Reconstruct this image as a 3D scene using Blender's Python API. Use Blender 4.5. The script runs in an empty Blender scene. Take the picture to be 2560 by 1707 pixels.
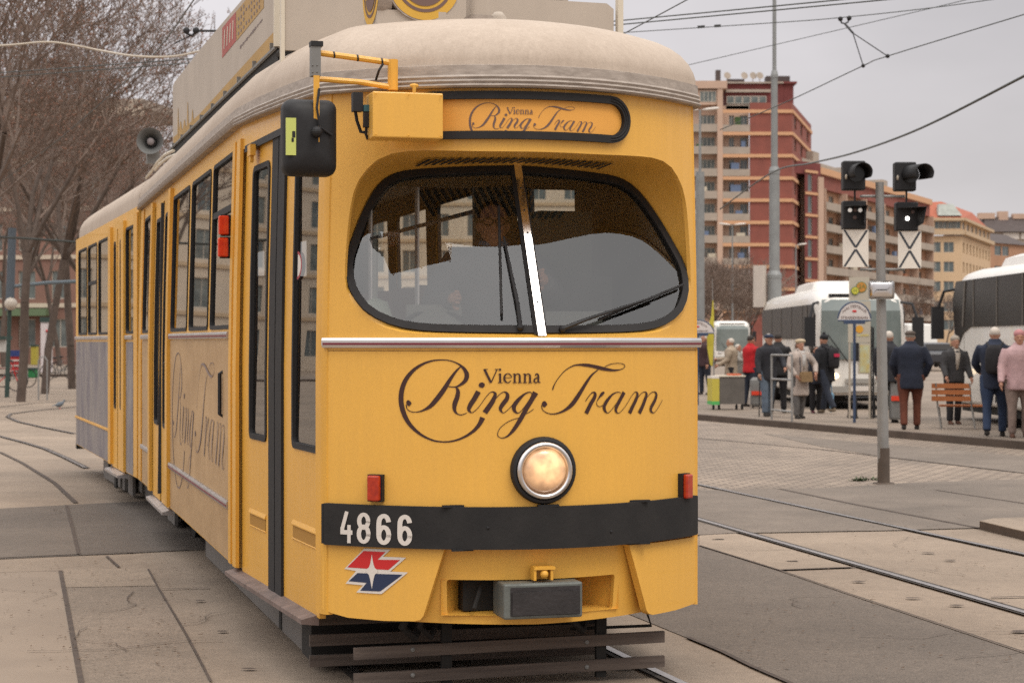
import bpy, bmesh, math, random
from mathutils import Vector, Matrix
from mathutils.geometry import tessellate_polygon
random.seed(7)
R = math.radians
sc = bpy.context.scene
C = sc.collection

# ---------------------------------------------------------------- camera, sky, sun, exposure
cam_d = bpy.data.cameras.new("camera"); cam = bpy.data.objects.new("camera", cam_d); C.objects.link(cam)
cam.location = (0, 0, 1.65); cam.rotation_euler = (R(90), 0, 0)
cam_d.sensor_width = 36; cam_d.lens = 67.5; cam_d.shift_y = -1.5/2560
cam_d.clip_start = 0.1; cam_d.clip_end = 3000
cam_d.dof.use_dof = True; cam_d.dof.focus_distance = 9.2; cam_d.dof.aperture_fstop = 6.3
sc.camera = cam
sc.view_settings.view_transform = 'Standard'; sc.view_settings.look = 'None'
sc.view_settings.exposure = 0.08; sc.view_settings.gamma = 1
SUN_EL, SUN_AZ = 58, 142      # azimuth measured clockwise from +Y (behind the camera, a little right)
w = bpy.data.worlds.new("World"); sc.world = w; w.use_nodes = True
nt = w.node_tree; nd = nt.nodes; lk = nt.links
bg = nd["Background"]; bg.inputs[1].default_value = 0.1
sky = nd.new("ShaderNodeTexSky"); sky.sky_type = 'NISHITA'; sky.sun_disc = False
sky.sun_elevation = R(SUN_EL); sky.sun_rotation = R(SUN_AZ); sky.air_density = 1.5; sky.dust_density = 4
tc = nd.new("ShaderNodeTexCoord"); sp = nd.new("ShaderNodeSeparateXYZ"); lk.new(tc.outputs['Generated'], sp.inputs[0])
ramp = nd.new("ShaderNodeValToRGB"); lk.new(sp.outputs[2], ramp.inputs[0])
e = ramp.color_ramp.elements
e[0].position = 0.0; e[0].color = (.262, .25, .25, 1)
e[1].position = 1.0; e[1].color = (1.05, 1.03, 1.01, 1)
q = ramp.color_ramp.elements.new(.16); q.color = (.33, .315, .325, 1)
q = ramp.color_ramp.elements.new(.5); q.color = (.60, .585, .58, 1)
nz = nd.new("ShaderNodeTexNoise"); nz.inputs['Scale'].default_value = 2.6; nz.inputs['Detail'].default_value = 5
mp = nd.new("ShaderNodeMapping"); mp.inputs['Scale'].default_value = (1, 1, 2.6); mp.inputs['Location'].default_value = (3.1, .4, 0)
lk.new(tc.outputs['Generated'], mp.inputs[0]); lk.new(mp.outputs[0], nz.inputs[0])
cr = nd.new("ShaderNodeMapRange"); cr.inputs[1].default_value = .3; cr.inputs[2].default_value = .72
cr.inputs[3].default_value = 21*.80; cr.inputs[4].default_value = 21*1.17
lk.new(nz.outputs[0], cr.inputs[0])
xr = nd.new('ShaderNodeMapRange'); xr.inputs[1].default_value = -.3; xr.inputs[2].default_value = .3; xr.inputs[3].default_value = 1.22; xr.inputs[4].default_value = .92; lk.new(sp.outputs[0], xr.inputs[0])
mx2 = nd.new('ShaderNodeMath'); mx2.operation = 'MULTIPLY'; lk.new(cr.outputs[0], mx2.inputs[0]); lk.new(xr.outputs[0], mx2.inputs[1])
vm = nd.new("ShaderNodeVectorMath"); vm.operation = 'SCALE'; lk.new(ramp.outputs[0], vm.inputs[0]); lk.new(mx2.outputs[0], vm.inputs['Scale'])
mx = nd.new("ShaderNodeMixRGB"); mx.inputs[0].default_value = .93
lk.new(sky.outputs[0], mx.inputs[1]); lk.new(vm.outputs[0], mx.inputs[2]); lk.new(mx.outputs[0], bg.inputs[0])
sun_d = bpy.data.lights.new("sun", 'SUN'); sun = bpy.data.objects.new("sun", sun_d); C.objects.link(sun)
sun_d.energy = 1.35; sun_d.angle = R(26); sun_d.color = (1, .93, .84)
az = R(SUN_AZ); dirv = Vector((math.sin(az)*math.cos(R(SUN_EL)), math.cos(az)*math.cos(R(SUN_EL)), math.sin(R(SUN_EL))))
sun.rotation_euler = dirv.to_track_quat('Z', 'Y').to_euler()
sc.cycles.use_denoising = False
sc.cycles.max_bounces = 8; sc.cycles.transparent_max_bounces = 16

# ---------------------------------------------------------------- materials
def srgb(r, g, b):
    f = lambda v: (v/255/12.92) if v <= 10 else ((v/255+.055)/1.055)**2.4
    return (f(r), f(g), f(b))
MATS = {}
def mat(name, col, rough=.6, metal=0, streak=0, var=0.0, vs=3.0, bump=0.0, bs=60.0, var2=None, spec=.4, emit=None, stretch=None, coat=0):
    """procedural paint: base colour broken up by two noises, plus fine bump"""
    if name in MATS: return MATS[name]
    m = bpy.data.materials.new(name); m.use_nodes = True; n = m.node_tree.nodes; l = m.node_tree.links
    b = n["Principled BSDF"]; b.inputs['Roughness'].default_value = rough; b.inputs['Metallic'].default_value = metal
    b.inputs['Specular IOR Level'].default_value = spec; b.inputs['Coat Weight'].default_value = coat
    tcn = n.new("ShaderNodeTexCoord"); mpn = n.new("ShaderNodeMapping"); l.new(tcn.outputs['Object'], mpn.inputs[0])
    if stretch: mpn.inputs['Scale'].default_value = stretch
    n1 = n.new("ShaderNodeTexNoise"); n1.inputs['Scale'].default_value = vs; n1.inputs['Detail'].default_value = 8; n1.inputs['Roughness'].default_value = .65
    l.new(mpn.outputs[0], n1.inputs[0])
    c2 = var2 if var2 else tuple(max(0, x*(1-var)) for x in col)
    rp = n.new("ShaderNodeValToRGB"); rp.color_ramp.elements[0].position = .35; rp.color_ramp.elements[1].position = .68
    rp.color_ramp.elements[0].color = (*c2, 1); rp.color_ramp.elements[1].color = (*col, 1)
    l.new(n1.outputs[0], rp.inputs[0])
    if streak:      # rain runs and rubbed-in dirt
        m2 = n.new("ShaderNodeMapping"); m2.inputs['Scale'].default_value = (14, 14, .7); l.new(tcn.outputs['Object'], m2.inputs[0])
        n3 = n.new("ShaderNodeTexNoise"); n3.inputs['Scale'].default_value = 2.5; n3.inputs['Detail'].default_value = 9; n3.inputs['Roughness'].default_value = .7; l.new(m2.outputs[0], n3.inputs[0])
        n4 = n.new("ShaderNodeTexNoise"); n4.inputs['Scale'].default_value = 90; n4.inputs['Detail'].default_value = 2; l.new(tcn.outputs['Object'], n4.inputs[0])
        r3 = n.new("ShaderNodeMapRange"); r3.inputs[1].default_value = .3; r3.inputs[2].default_value = .62; r3.inputs[3].default_value = 1-streak; r3.inputs[4].default_value = 1; l.new(n3.outputs[0], r3.inputs[0])
        r4 = n.new("ShaderNodeMapRange"); r4.inputs[1].default_value = .3; r4.inputs[2].default_value = .7; r4.inputs[3].default_value = 1-streak*.5; r4.inputs[4].default_value = 1+streak*.5; l.new(n4.outputs[0], r4.inputs[0])
        mu_ = n.new("ShaderNodeMath"); mu_.operation = 'MULTIPLY'; l.new(r3.outputs[0], mu_.inputs[0]); l.new(r4.outputs[0], mu_.inputs[1])
        sv = n.new("ShaderNodeVectorMath"); sv.operation = 'SCALE'; l.new(rp.outputs[0], sv.inputs[0]); l.new(mu_.outputs[0], sv.inputs['Scale']); l.new(sv.outputs[0], b.inputs['Base Color'])
        rr_ = n.new("ShaderNodeMapRange"); rr_.inputs[1].default_value = .3; rr_.inputs[2].default_value = .7; rr_.inputs[3].default_value = min(1, rough+.18); rr_.inputs[4].default_value = max(.05, rough-.08); l.new(n3.outputs[0], rr_.inputs[0]); l.new(rr_.outputs[0], b.inputs['Roughness'])
    else: l.new(rp.outputs[0], b.inputs['Base Color'])
    if bump:
        n2 = n.new("ShaderNodeTexNoise"); n2.inputs['Scale'].default_value = bs; n2.inputs['Detail'].default_value = 6
        l.new(tcn.outputs['Object'], n2.inputs[0])
        bp = n.new("ShaderNodeBump"); bp.inputs['Strength'].default_value = bump; bp.inputs['Distance'].default_value = .01
        l.new(n2.outputs[0], bp.inputs['Height']); l.new(bp.outputs[0], b.inputs['Normal'])
    if emit:
        b.inputs['Emission Color'].default_value = (*emit[0], 1); b.inputs['Emission Strength'].default_value = emit[1]
    MATS[name] = m; return m
def glassmat(name, ior=1.6, tint=(1, 1, 1), rough=.0):
    m = bpy.data.materials.new(name); m.use_nodes = True; n = m.node_tree.nodes; l = m.node_tree.links
    n.remove(n["Principled BSDF"])
    t = n.new("ShaderNodeBsdfTransparent"); t.inputs[0].default_value = (*tint, 1)
    g = n.new("ShaderNodeBsdfGlossy"); g.inputs['Roughness'].default_value = rough
    ge = n.new("ShaderNodeNewGeometry"); dt = n.new("ShaderNodeVectorMath"); dt.operation = 'DOT_PRODUCT'; l.new(ge.outputs['Incoming'], dt.inputs[0]); l.new(ge.outputs['Normal'], dt.inputs[1])
    def M_(op, a, b=None):
        q = n.new("ShaderNodeMath"); q.operation = op
        for i, v in enumerate((a, b)):
            if v is None: continue
            if isinstance(v, (int, float)): q.inputs[i].default_value = v
            else: l.new(v, q.inputs[i])
        return q.outputs[0]
    p5 = M_('POWER', M_('SUBTRACT', 1.0, M_('ABSOLUTE', dt.outputs['Value'])), 5.0)     # Schlick, the same from both sides of the pane
    f = M_('ADD', M_('MULTIPLY', p5, 1-ior), ior)
    x = n.new("ShaderNodeMixShader"); l.new(f, x.inputs[0]); l.new(t.outputs[0], x.inputs[1]); l.new(g.outputs[0], x.inputs[2])
    l.new(x.outputs[0], n["Material Output"].inputs[0]); MATS[name] = m; return m

def L(*a): return srgb(*a)
YEL = mat('yellow_paint', (.77, .415, .072), .36, var=.06, vs=1.1, bump=.03, bs=26, coat=.15, streak=.055)
YEL2 = mat('yellow_door_paint', (.74, .38, .05), .38, var=.11, vs=1.6, bump=.05, bs=22, coat=.1, streak=.08)
TAN = mat('advert_film', (.50, .32, .155), .42, streak=.15, var2=(.39, .24, .11), vs=2.5, bump=.03, stretch=(1, .6, 1.5))
VIO = mat('violet_advert_film', (.29, .26, .24), .4, streak=.2, var2=(.13, .12, .155), vs=2.2, stretch=(1, 1.5, .8))
ROOF = mat('roof_paint', (.47, .385, .31), .8, streak=.10, var2=(.41, .33, .262), vs=2.2, bump=.12, bs=90)
ROOFG = mat('roof_rim_paint', (.42, .36, .31), .7, var2=(.27, .225, .19), vs=6, bump=.15, stretch=(2, 2, 8))
BOARD = mat('grey_board', (.45, .385, .32), .8, var=.12, vs=2.5, bump=.05)
RUB = mat('black_rubber', (.020, .018, .018), .75, var=.3, vs=9)
BLK = mat('black_plastic', (.014, .013, .014), .6, var=.25, vs=6, bump=.05)
BUMP = mat('bumper_rubber', (.010, .009, .009), .75, var2=(.020, .018, .017), vs=5, bump=.1, bs=50)
CHR = mat('chrome', (.75, .73, .72), .18, 1, var=.1)
ALU = mat('dull_aluminium', (.50, .47, .46), .4, .8, var=.25, vs=8)
CRIM = mat('crimson_line', (.16, .02, .03), .5)
INK = mat('brown_lettering', (.045, .016, .012), .5)
INK2 = mat('faded_lettering', (.15, .09, .075), .6)
INK3 = mat('violet_lettering', (.20, .145, .13), .6)
WHT = mat('white_paint', (.66, .60, .54), .55, var=.08)
CRM = mat('cream_paint', (.62, .55, .44), .6, var=.1)
RED = mat('red_paint', (.55, .02, .02), .5, var=.1)
NAVY = mat('navy_paint', (.02, .032, .075), .5, var=.1)
ORL = mat('orange_lens', (.50, .035, .006), .25, var2=(.30, .015, .004), vs=30, coat=.5)
ORL2 = mat('bright_orange_lens', (.75, .06, .01), .25, var2=(.55, .03, .006), vs=30, coat=.5)
GREY = mat('grey_metal', (.20, .195, .185), .6, var=.2, vs=4)
LGREY = mat('light_grey_skirt', (.165, .15, .138), .65, var=.25, vs=3, bump=.1)
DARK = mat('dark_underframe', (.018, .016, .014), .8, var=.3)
WOOD = mat('weathered_wood', (.13, .10, .082), .8, var2=(.07, .052, .043), vs=5, bump=.3, stretch=(.3, 4, 8))
LINE = mat('interior_lining', (.10, .082, .066), .7, var=.2)
INT = mat('interior_grey', (.14, .13, .115), .7, var=.2)
INTD = mat('interior_dark', (.03, .027, .024), .8)
SEAT = mat('seat_brown', (.10, .045, .03), .6)
GLASS = glassmat('window_glass', .06, (.88, .89, .87))
GLASSW = glassmat('windscreen_glass', .12, (.90, .91, .89), .015)
GLASS2 = glassmat('side_window_glass', .20, (.62, .62, .60), .012)
MIRR = mat('lens_glass', (.9, .9, .9), .1, 1)

# ---------------------------------------------------------------- builders
def mesh_obj(name, vs, fs, m, parent=None, smooth=False, slots=None, fm=None):
    me = bpy.data.meshes.new(name); me.from_pydata([tuple(v) for v in vs], [], fs)
    for mm in (m if isinstance(m, (list, tuple)) else [m]): me.materials.append(mm)
    if fm:
        for p, i in zip(me.polygons, fm): p.material_index = i
    if smooth:
        for p in me.polygons: p.use_smooth = True
    me.update()
    o = bpy.data.objects.new(name, me); C.objects.link(o)
    if parent: o.parent = parent
    return o
def empty(name, loc=(0, 0, 0), rz=0, label=None, cat=None, group=None, parent=None):
    o = bpy.data.objects.new(name, None); C.objects.link(o); o.location = loc; o.rotation_euler = (0, 0, rz)
    o.empty_display_size = .2
    if parent: o.parent = parent
    if label: tag(o, label, cat, group)
    return o
def tag(o, label, cat, group=None, kind=None):
    if label: o['label'] = label
    if cat: o['category'] = cat
    if group: o['group'] = group
    if kind: o['kind'] = kind
    return o
def copy_tree(o, parent=None, loc=None, rz=None, label=None):
    c = o.copy(); C.objects.link(c); c.parent = parent
    for ch in list(o.children): copy_tree(ch, c)
    if loc is not None: c.location = loc
    if rz is not None: c.rotation_euler = (0, 0, rz)
    if label: c['label'] = label
    return c
class MB:
    def __init__(s): s.v = []; s.f = []; s.m = []; s.cur = 0
    def add(s, vs, fs):
        b = len(s.v); s.v += [Vector(x) for x in vs]; s.f += [tuple(i+b for i in f) for f in fs]; s.m += [s.cur]*len(fs); return s
    def box(s, c, d, rz=0, mt=None):
        hx, hy, hz = d[0]/2, d[1]/2, d[2]/2
        vs = [Vector((x*hx, y*hy, z*hz)) for x in (-1, 1) for y in (-1, 1) for z in (-1, 1)]
        M = mt if mt else Matrix.Rotation(rz, 4, 'Z')
        vs = [M @ v + Vector(c) for v in vs]
        return s.add(vs, [(0, 1, 3, 2), (4, 6, 7, 5), (0, 4, 5, 1), (2, 3, 7, 6), (0, 2, 6, 4), (1, 5, 7, 3)])
    def tube(s, path, r, n=8, cap=True, closed=False):
        P = [Vector(p) for p in path]; rr = r if isinstance(r, (list, tuple)) else [r]*len(P)
        rings = []; k = len(P)
        up = None
        for i, p in enumerate(P):
            a = P[(i-1) % k] if (closed or i > 0) else P[i]; b = P[(i+1) % k] if (closed or i < k-1) else P[i]
            t = (b-a).normalized()
            if up is None:
                up = Vector((0, 0, 1)) if abs(t.z) < .9 else Vector((1, 0, 0))
            x = t.cross(up); x = x.normalized() if x.length > 1e-6 else Vector((1, 0, 0)); y = x.cross(t).normalized(); up = y
            rings.append([p+(x*math.cos(2*math.pi*j/n)+y*math.sin(2*math.pi*j/n))*rr[i] for j in range(n)])
        vs = [v for g in rings for v in g]; fs = []
        for i in range(k if closed else k-1):
            i2 = (i+1) % k
            for j in range(n): fs.append((i*n+j, i*n+(j+1) % n, i2*n+(j+1) % n, i2*n+j))
        if cap and not closed: fs += [tuple(range(n))[::-1], tuple((k-1)*n+j for j in range(n))]
        return s.add(vs, fs)
    def rings(s, rings, cap=True, closed=True):
        n = len(rings[0]); vs = [v for g in rings for v in g]; fs = []
        for i in range(len(rings)-1):
            for j in range(n if closed else n-1): fs.append((i*n+j, i*n+(j+1) % n, (i+1)*n+(j+1) % n, (i+1)*n+j))
        if cap: fs += [tuple(range(n))[::-1], tuple((len(rings)-1)*n+j for j in range(n))]
        return s.add(vs, fs)
    def ell(s, c, r, n=12, k=8, mt=None):
        M = mt if mt else Matrix.Identity(4); rg = []
        for i in range(k+1):
            a = -math.pi/2+math.pi*i/k; ca = max(math.cos(a), .02)
            rg.append([M @ Vector((r[0]*ca*math.cos(2*math.pi*j/n), r[1]*ca*math.sin(2*math.pi*j/n), r[2]*math.sin(a)))+Vector(c) for j in range(n)])
        return s.rings(rg)
    def disc(s, c, ax, r0, r1, d, n=24):      # short cylinder along ax
        a = Vector(ax).normalized(); return s.tube([Vector(c), Vector(c)+a*d], [r0, r1], n)
    def prism(s, pts, d):                      # list of 3D points, extruded by vector d
        n = len(pts); P = [Vector(p) for p in pts]; D = Vector(d)
        t = tessellate_polygon([P]); vs = P+[p+D for p in P]
        fs = [tuple(x) for x in t]+[tuple(i+n for i in x[::-1]) for x in t]+[(i, (i+1) % n, (i+1) % n+n, i+n) for i in range(n)]
        return s.add(vs, fs)
    def build(s, name, m, parent=None, smooth=False, split=False):
        if split:
            par = list(range(len(s.v)))
            def fd(i):
                while par[i] != i: par[i] = par[par[i]]; i = par[i]
                return i
            for f in s.f:
                for j in f[1:]: par[fd(f[0])] = fd(j)
            gr = {}
            for f in s.f: gr.setdefault(fd(f[0]), []).append(f)
            for fs in gr.values():
                ids = sorted({i for f in fs for i in f}); ix = {i: k for k, i in enumerate(ids)}
                q = MB(); q.v = [s.v[i] for i in ids]; q.f = [tuple(ix[i] for i in f) for f in fs]; o = q.build(name, m, parent, smooth)
            return o
        o = mesh_obj(name, s.v, s.f, m, parent, smooth, fm=s.m if isinstance(m, (list, tuple)) else None)
        bm = bmesh.new(); bm.from_mesh(o.data); bmesh.ops.recalc_face_normals(bm, faces=bm.faces); bm.to_mesh(o.data); bm.free()
        return o
def smooth_by(o, ang=35):
    for p in o.data.polygons: p.use_smooth = True
    bm = bmesh.new(); bm.from_mesh(o.data)
    for ed in bm.edges:
        if len(ed.link_faces) == 2 and ed.calc_face_angle(0) > R(ang): ed.smooth = False
    bm.to_mesh(o.data); bm.free(); return o
def rrect(u0, v0, u1, v1, r, n=5):
    r = r if isinstance(r, (list, tuple)) else [r]*4; P = []
    for (cx, cy, a, q) in ((u1-r[0], v0+r[0], -90, r[0]), (u1-r[1], v1-r[1], 0, r[1]), (u0+r[2], v1-r[2], 90, r[2]), (u0+r[3], v0+r[3], 180, r[3])):
        for i in range(n+1):
            t = R(a+90*i/n); P.append((cx+q*math.cos(t), cy+q*math.sin(t)))
    return P
def panel2d(outer, holes, step):
    loops = [[Vector((p[0], p[1], 0)) for p in outer]]+[[Vector((p[0], p[1], 0)) for p in h] for h in holes]
    tr = tessellate_polygon(loops); flat = [v for l_ in loops for v in l_]
    bm = bmesh.new(); bv = [bm.verts.new(v) for v in flat]
    for t in tr:
        try: bm.faces.new([bv[i] for i in t])
        except ValueError: pass
    bmesh.ops.remove_doubles(bm, verts=bm.verts, dist=1e-6)
    for ax, st in ((0, step[0]), (1, step[1])):
        if not st: continue
        lo = min(v[ax] for v in flat); hi = max(v[ax] for v in flat); k = math.floor(lo/st)+1
        while k*st < hi-1e-5:
            co = [0, 0, 0]; no = [0, 0, 0]; co[ax] = k*st; no[ax] = 1
            bmesh.ops.bisect_plane(bm, geom=bm.verts[:]+bm.edges[:]+bm.faces[:], plane_co=co, plane_no=no, dist=1e-5); k += 1
    return bm
def panel(name, outer, holes, fmap, m, parent=None, step=(.05, .3), w=0.0, thick=0.0, smooth=True):
    """flat outline with holes, subdivided and wrapped onto a curved surface fmap(u,v,w); w = outward offset"""
    bm = panel2d(outer, holes, step if isinstance(step, tuple) else (step, step))
    bm.verts.index_update(); uv = [(v.co.x, v.co.y) for v in bm.verts]; n = len(uv)
    vs = [fmap(u, v, w) for u, v in uv]; fs = [tuple(v.index for v in f.verts) for f in bm.faces]
    if thick:
        vs += [fmap(u, v, w-thick) for u, v in uv]; fs2 = [tuple(i+n for i in f[::-1]) for f in fs]
        for ed in bm.edges:
            if len(ed.link_faces) == 1: a, b = ed.verts[0].index, ed.verts[1].index; fs2.append((a, b, b+n, a+n))
        fs = fs+fs2
    bm.free()
    o = mesh_obj(name, vs, fs, m, parent)
    b2 = bmesh.new(); b2.from_mesh(o.data); bmesh.ops.recalc_face_normals(b2, faces=b2.faces); b2.to_mesh(o.data); b2.free()
    if smooth: smooth_by(o)
    return o
def ringpanel(name, outer, inner, fmap, m, parent, w=.012, thick=.03):
    return panel(name, outer, [inner], fmap, m, parent, (.06, .2), w, thick)
def crom(pts, k=6):
    out = []; n = len(pts)
    for i in range(n-1):
        p0, p1, p2, p3 = pts[max(i-1, 0)], pts[i], pts[i+1], pts[min(i+2, n-1)]
        for j in range(k):
            t = j/k; out.append(tuple(.5*((2*b)+(-a+c)*t+(2*a-5*b+4*c-d)*t*t+(-a+3*b-3*c+d)*t**3) for a, b, c, d in zip(p0, p1, p2, p3)))
    out.append(tuple(pts[-1])); return out
def strokes(name, S, fmap, m, parent, w0=.002, dw=.00025, clip=None, k=6):
    """S: strokes of (u, v, width); drawn as ribbons on fmap"""
    V = []; F = []
    for si, s in enumerate(S):
        P = crom(s, k) if len(s) > 2 else s; L_ = []
        for i, (u, v, wd) in enumerate(P):
            a = P[max(i-1, 0)]; b = P[min(i+1, len(P)-1)]; tx, ty = b[0]-a[0], b[1]-a[1]; ln = math.hypot(tx, ty) or 1
            nx, ny = -ty/ln*wd/2, tx/ln*wd/2; L_.append(((u+nx, v+ny), (u-nx, v-ny), (u, v)))
        for i in range(len(L_)-1):
            if clip is not None and min(L_[i][2][1], L_[i+1][2][1]) < clip: continue
            b = len(V); ww = w0+dw*si
            V += [fmap(*L_[i][0], ww), fmap(*L_[i][1], ww), fmap(*L_[i+1][1], ww), fmap(*L_[i+1][0], ww)]; F.append((b, b+1, b+2, b+3))
    return mesh_obj(name, V, F, m, parent)
FX = 4800.0
def gp(px, py, z=0.0):          # survey point on the ground from the photograph's own pixels (measured once)
    D = (1.65-z)*FX/(py-852); return Vector(((px-1280)/FX*D, D, z))
def wp(px, py, D): return Vector(((px-1280)/FX*D, D, 1.65+(852-py)/FX*D))
# ---------------------------------------------------------------- the tram: measured surfaces in its own frame
NX, NY, TH = .1412, 8.8, R(15.3)
ct, st = math.cos(TH), math.sin(TH)
def to_loc(X, D): dx, dy = X-NX, D-NY; return dx*ct+dy*st, -dx*st+dy*ct
def ray(px, py, f, lo=7.0, hi=40.0):
    """where the survey ray of a pixel meets the local surface f(x,y,z)=0 (f changes sign once)"""
    t, v = (px-1280)/FX, (852-py)/FX
    g = lambda D: f(*to_loc(t*D, D), 1.65+v*D)
    a = g(lo)
    for _ in range(50):
        m_ = (lo+hi)/2
        if (g(m_) > 0) == (a > 0): lo = m_
        else: hi = m_
    D = (lo+hi)/2; return (*to_loc(t*D, D), 1.65+v*D)
NK = .53
def TB(v): return 1-.026*max(0, v-1.7)/1.1          # the body narrows a little towards the roof
def XN(u, v, w=0.0):
    nx = 2*NK*u; l_ = math.hypot(nx, 1); return Vector(((u+nx/l_*w)*TB(v), NK*u*u-w/l_, v))
def Gs(x, z): return .046+.52*(z-1.69)+.28*abs(x)
def XG(u, v, w=0.0): return Vector((u, Gs(u, v)-w, v+w*.3))
def xl(y):
    P = ((.44, -.922), (.48, -.943), (.56, -.957), (2.58, -1.08), (60, -1.08))
    if y <= P[0][0]: return P[0][1]
    for (a, b), (c_, d) in zip(P, P[1:]):
        if y <= c_: return b+(d-b)*(y-a)/(c_-a)
def XL(u, v, w=0.0): return Vector(((xl(u)-w)*TB(v), u, v))
def XR(u, v, w=0.0): return Vector(((-xl(u)+w)*TB(v), u, v))
JY = 9.9; A2 = R(2.6); ca, sa = math.cos(A2), math.sin(A2)
def J2(x, y, z): return Vector((x*ca-y*sa, JY+x*sa+y*ca, z))
def XL2(u, v, w=0.0): return J2(-1.08-w, u, v)
def XR2(u, v, w=0.0): return J2(1.08+w, u, v)
def nf(px, py, w=0.0):
    lo, hi = -1.1, 1.1
    for _ in range(40):
        u = (lo+hi)/2; p = XN(u, 1, w); X = NX+p.x*ct-p.y*st; D = NY+p.x*st+p.y*ct
        if 1280+FX*X/D < px: lo = u
        else: hi = u
    return u, 1.65+(852-py)/FX*D
def gf(px, py, off=0.0): x, y, z = ray(px, py, lambda x, y, z: y-Gs(x, z)+off, 7, 14); return x, z
def lf(px, py): x, y, z = ray(px, py, lambda x, y, z: x-xl(y), 7.5, 40); return y, z
def l2(px, py):
    def f(x, y, z): return x*ca+(y-JY)*sa+1.08
    x, y, z = ray(px, py, f, 12, 60); return -x*sa+(y-JY)*ca, z
def pf(px, py, y0): x, y, z = ray(px, py, lambda x, y, z: y-y0, 5, 40); return x, z
def sf(px, py, x0): x, y, z = ray(px, py, lambda x, y, z: x-x0, 7, 40); return y, z

tram = empty('tram', (NX, NY, 0), TH, 'yellow articulated tram with one lit round headlight and number 4866 on its black bumper', 'tram')
def part(n, *a, **k): return panel(n, *a, **k)

# --- nose shell with the windscreen recess
def mirror_half(H): return H+[(-x, z) for x, z in H[::-1] if x > 1e-6]
O_h = [(0, 2.515), (.27, 2.515), (.46, 2.52), (.61, 2.522), (.71, 2.503), (.77, 2.46), (.815, 2.40), (.838, 2.34), (.85, 2.27), (.858, 2.19), (.864, 2.09), (.868, 2.0), (.866, 1.93), (.85, 1.86), (.81, 1.79), (.74, 1.735), (.66, 1.70), (.55, 1.682), (.4, 1.675), (.2, 1.668), (0, 1.666)]
W_h = [(0, 2.492), (.22, 2.488), (.415, 2.476), (.535, 2.462), (.61, 2.432), (.668, 2.38), (.72, 2.304), (.77, 2.21), (.81, 2.12), (.842, 2.04), (.852, 1.977), (.844, 1.90), (.82, 1.842), (.775, 1.782), (.70, 1.736), (.61, 1.706), (.49, 1.692), (.3, 1.686), (0, 1.684)]
def polar(H, n=96, c0=(0, 2.06)):
    P = crom([H[1] and (-H[1][0], H[1][1])]+H+[(-H[-2][0], H[-2][1])], 6)
    P = [(x, z) for x, z in P if x > -.03]; out = []
    A = [math.atan2(x-c0[0], z-c0[1]) for x, z in P]
    for k in range(n+1):
        a = math.pi*k/n
        for i in range(len(P)-1):
            if A[i] <= a <= A[i+1] and A[i+1] > A[i]:
                t = (a-A[i])/(A[i+1]-A[i]); out.append((P[i][0]+(P[i+1][0]-P[i][0])*t, P[i][1]+(P[i+1][1]-P[i][1])*t)); break
        else: out.append(P[0] if k < n/2 else P[-1])
    out[0] = (0, out[0][1]); out[-1] = (0, out[-1][1])
    return out+[(-x, z) for x, z in out[-2:0:-1]]
OP = [(x+.014*(x/.87)**2, z) for x, z in polar(O_h)]; WPo = [(x+.012*(x/.85)**2, z) for x, z in polar(W_h)]
def inset(P, d):
    c0 = (0, 2.06); n = len(P); out = []
    for i in range(n):
        a, b = P[i-1], P[(i+1) % n]; tx, tz = b[0]-a[0], b[1]-a[1]; l_ = math.hypot(tx, tz) or 1
        nx, nz = -tz/l_, tx/l_
        if nx*(c0[0]-P[i][0])+nz*(c0[1]-P[i][1]) < 0: nx, nz = -nx, -nz
        out.append((P[i][0]+nx*d, P[i][1]+nz*d))
    return out
WI = inset(WPo, .034)
SE = .928
part('front_shell', [(-SE, .70), (SE, .70), (SE, 2.83), (-SE, 2.83)], [OP[::2]], XN, YEL, tram, step=(.04, .5), thick=.02)
mb = MB(); k_ = 7; n = len(OP); rg = []
for t in [i/k_ for i in range(k_+1)]:
    ring = []
    for (ox, oz), (wx, wz) in zip(OP, WPo):
        a = XN(ox, oz); b = Vector((wx, Gs(wx, wz)+.004, wz)); ss = t+.10*math.sin(math.pi*t)
        p = a.lerp(b, t); dz = b-a
        p.y = a.y+(b.y-a.y)*(ss if abs(dz.y) > .02 else t); ring.append(p)
    rg.append(ring)
mb.rings(rg, cap=False); hood = mb.build('windscreen_hood', YEL, tram, True)
# air slots under the hood
mb = MB()
for i in range(26):
    u = -.49+.90*i/25; sk = .011
    k0 = min(range(n), key=lambda q: abs(OP[q][0]-u)+(9 if OP[q][1] < 2.3 else 0)); k1 = min(range(n), key=lambda q: abs(WPo[q][0]-u)+(9 if WPo[q][1] < 2.3 else 0))
    def hp(t, du): 
        a = XN(u+du, 2.515+.004*abs(u)); b = Vector((u+du, Gs(u+du, WPo[k1][1]), WPo[k1][1])); ss = t+.10*math.sin(math.pi*t)
        p = a.lerp(b, t); p.y = a.y+(b.y-a.y)*ss; p.z -= .006; return p
    t0, t1 = .30, .66
    mb.add([hp(t0, sk), hp(t0, sk+.018), hp(t1, -sk+.018), hp(t1, -sk)], [(0, 1, 2, 3)])
mb.build('air_vent', RUB, tram)
ws_s = ringpanel('windscreen_seal', WPo[::2], WI[::2], XG, RUB, tram, .014, .03)
for sgn in (-1, 1):
    H = [(x, z) for x, z in WI if x*sgn >= -1e-9]
    H = sorted(H, key=lambda p: math.atan2(p[0]*sgn, p[1]-2.06)); H = [(0, H[0][1])]+H[1:-1]+[(0, H[-1][1])]
    part('windscreen_pane', H[::2] if len(H) % 2 else H[:-1:2]+[H[-1]], [], XG, GLASSW, tram, step=(0, 0), w=-.004, smooth=False)
mb = MB(); zs = [1.675+.83*i/8 for i in range(9)]
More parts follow.
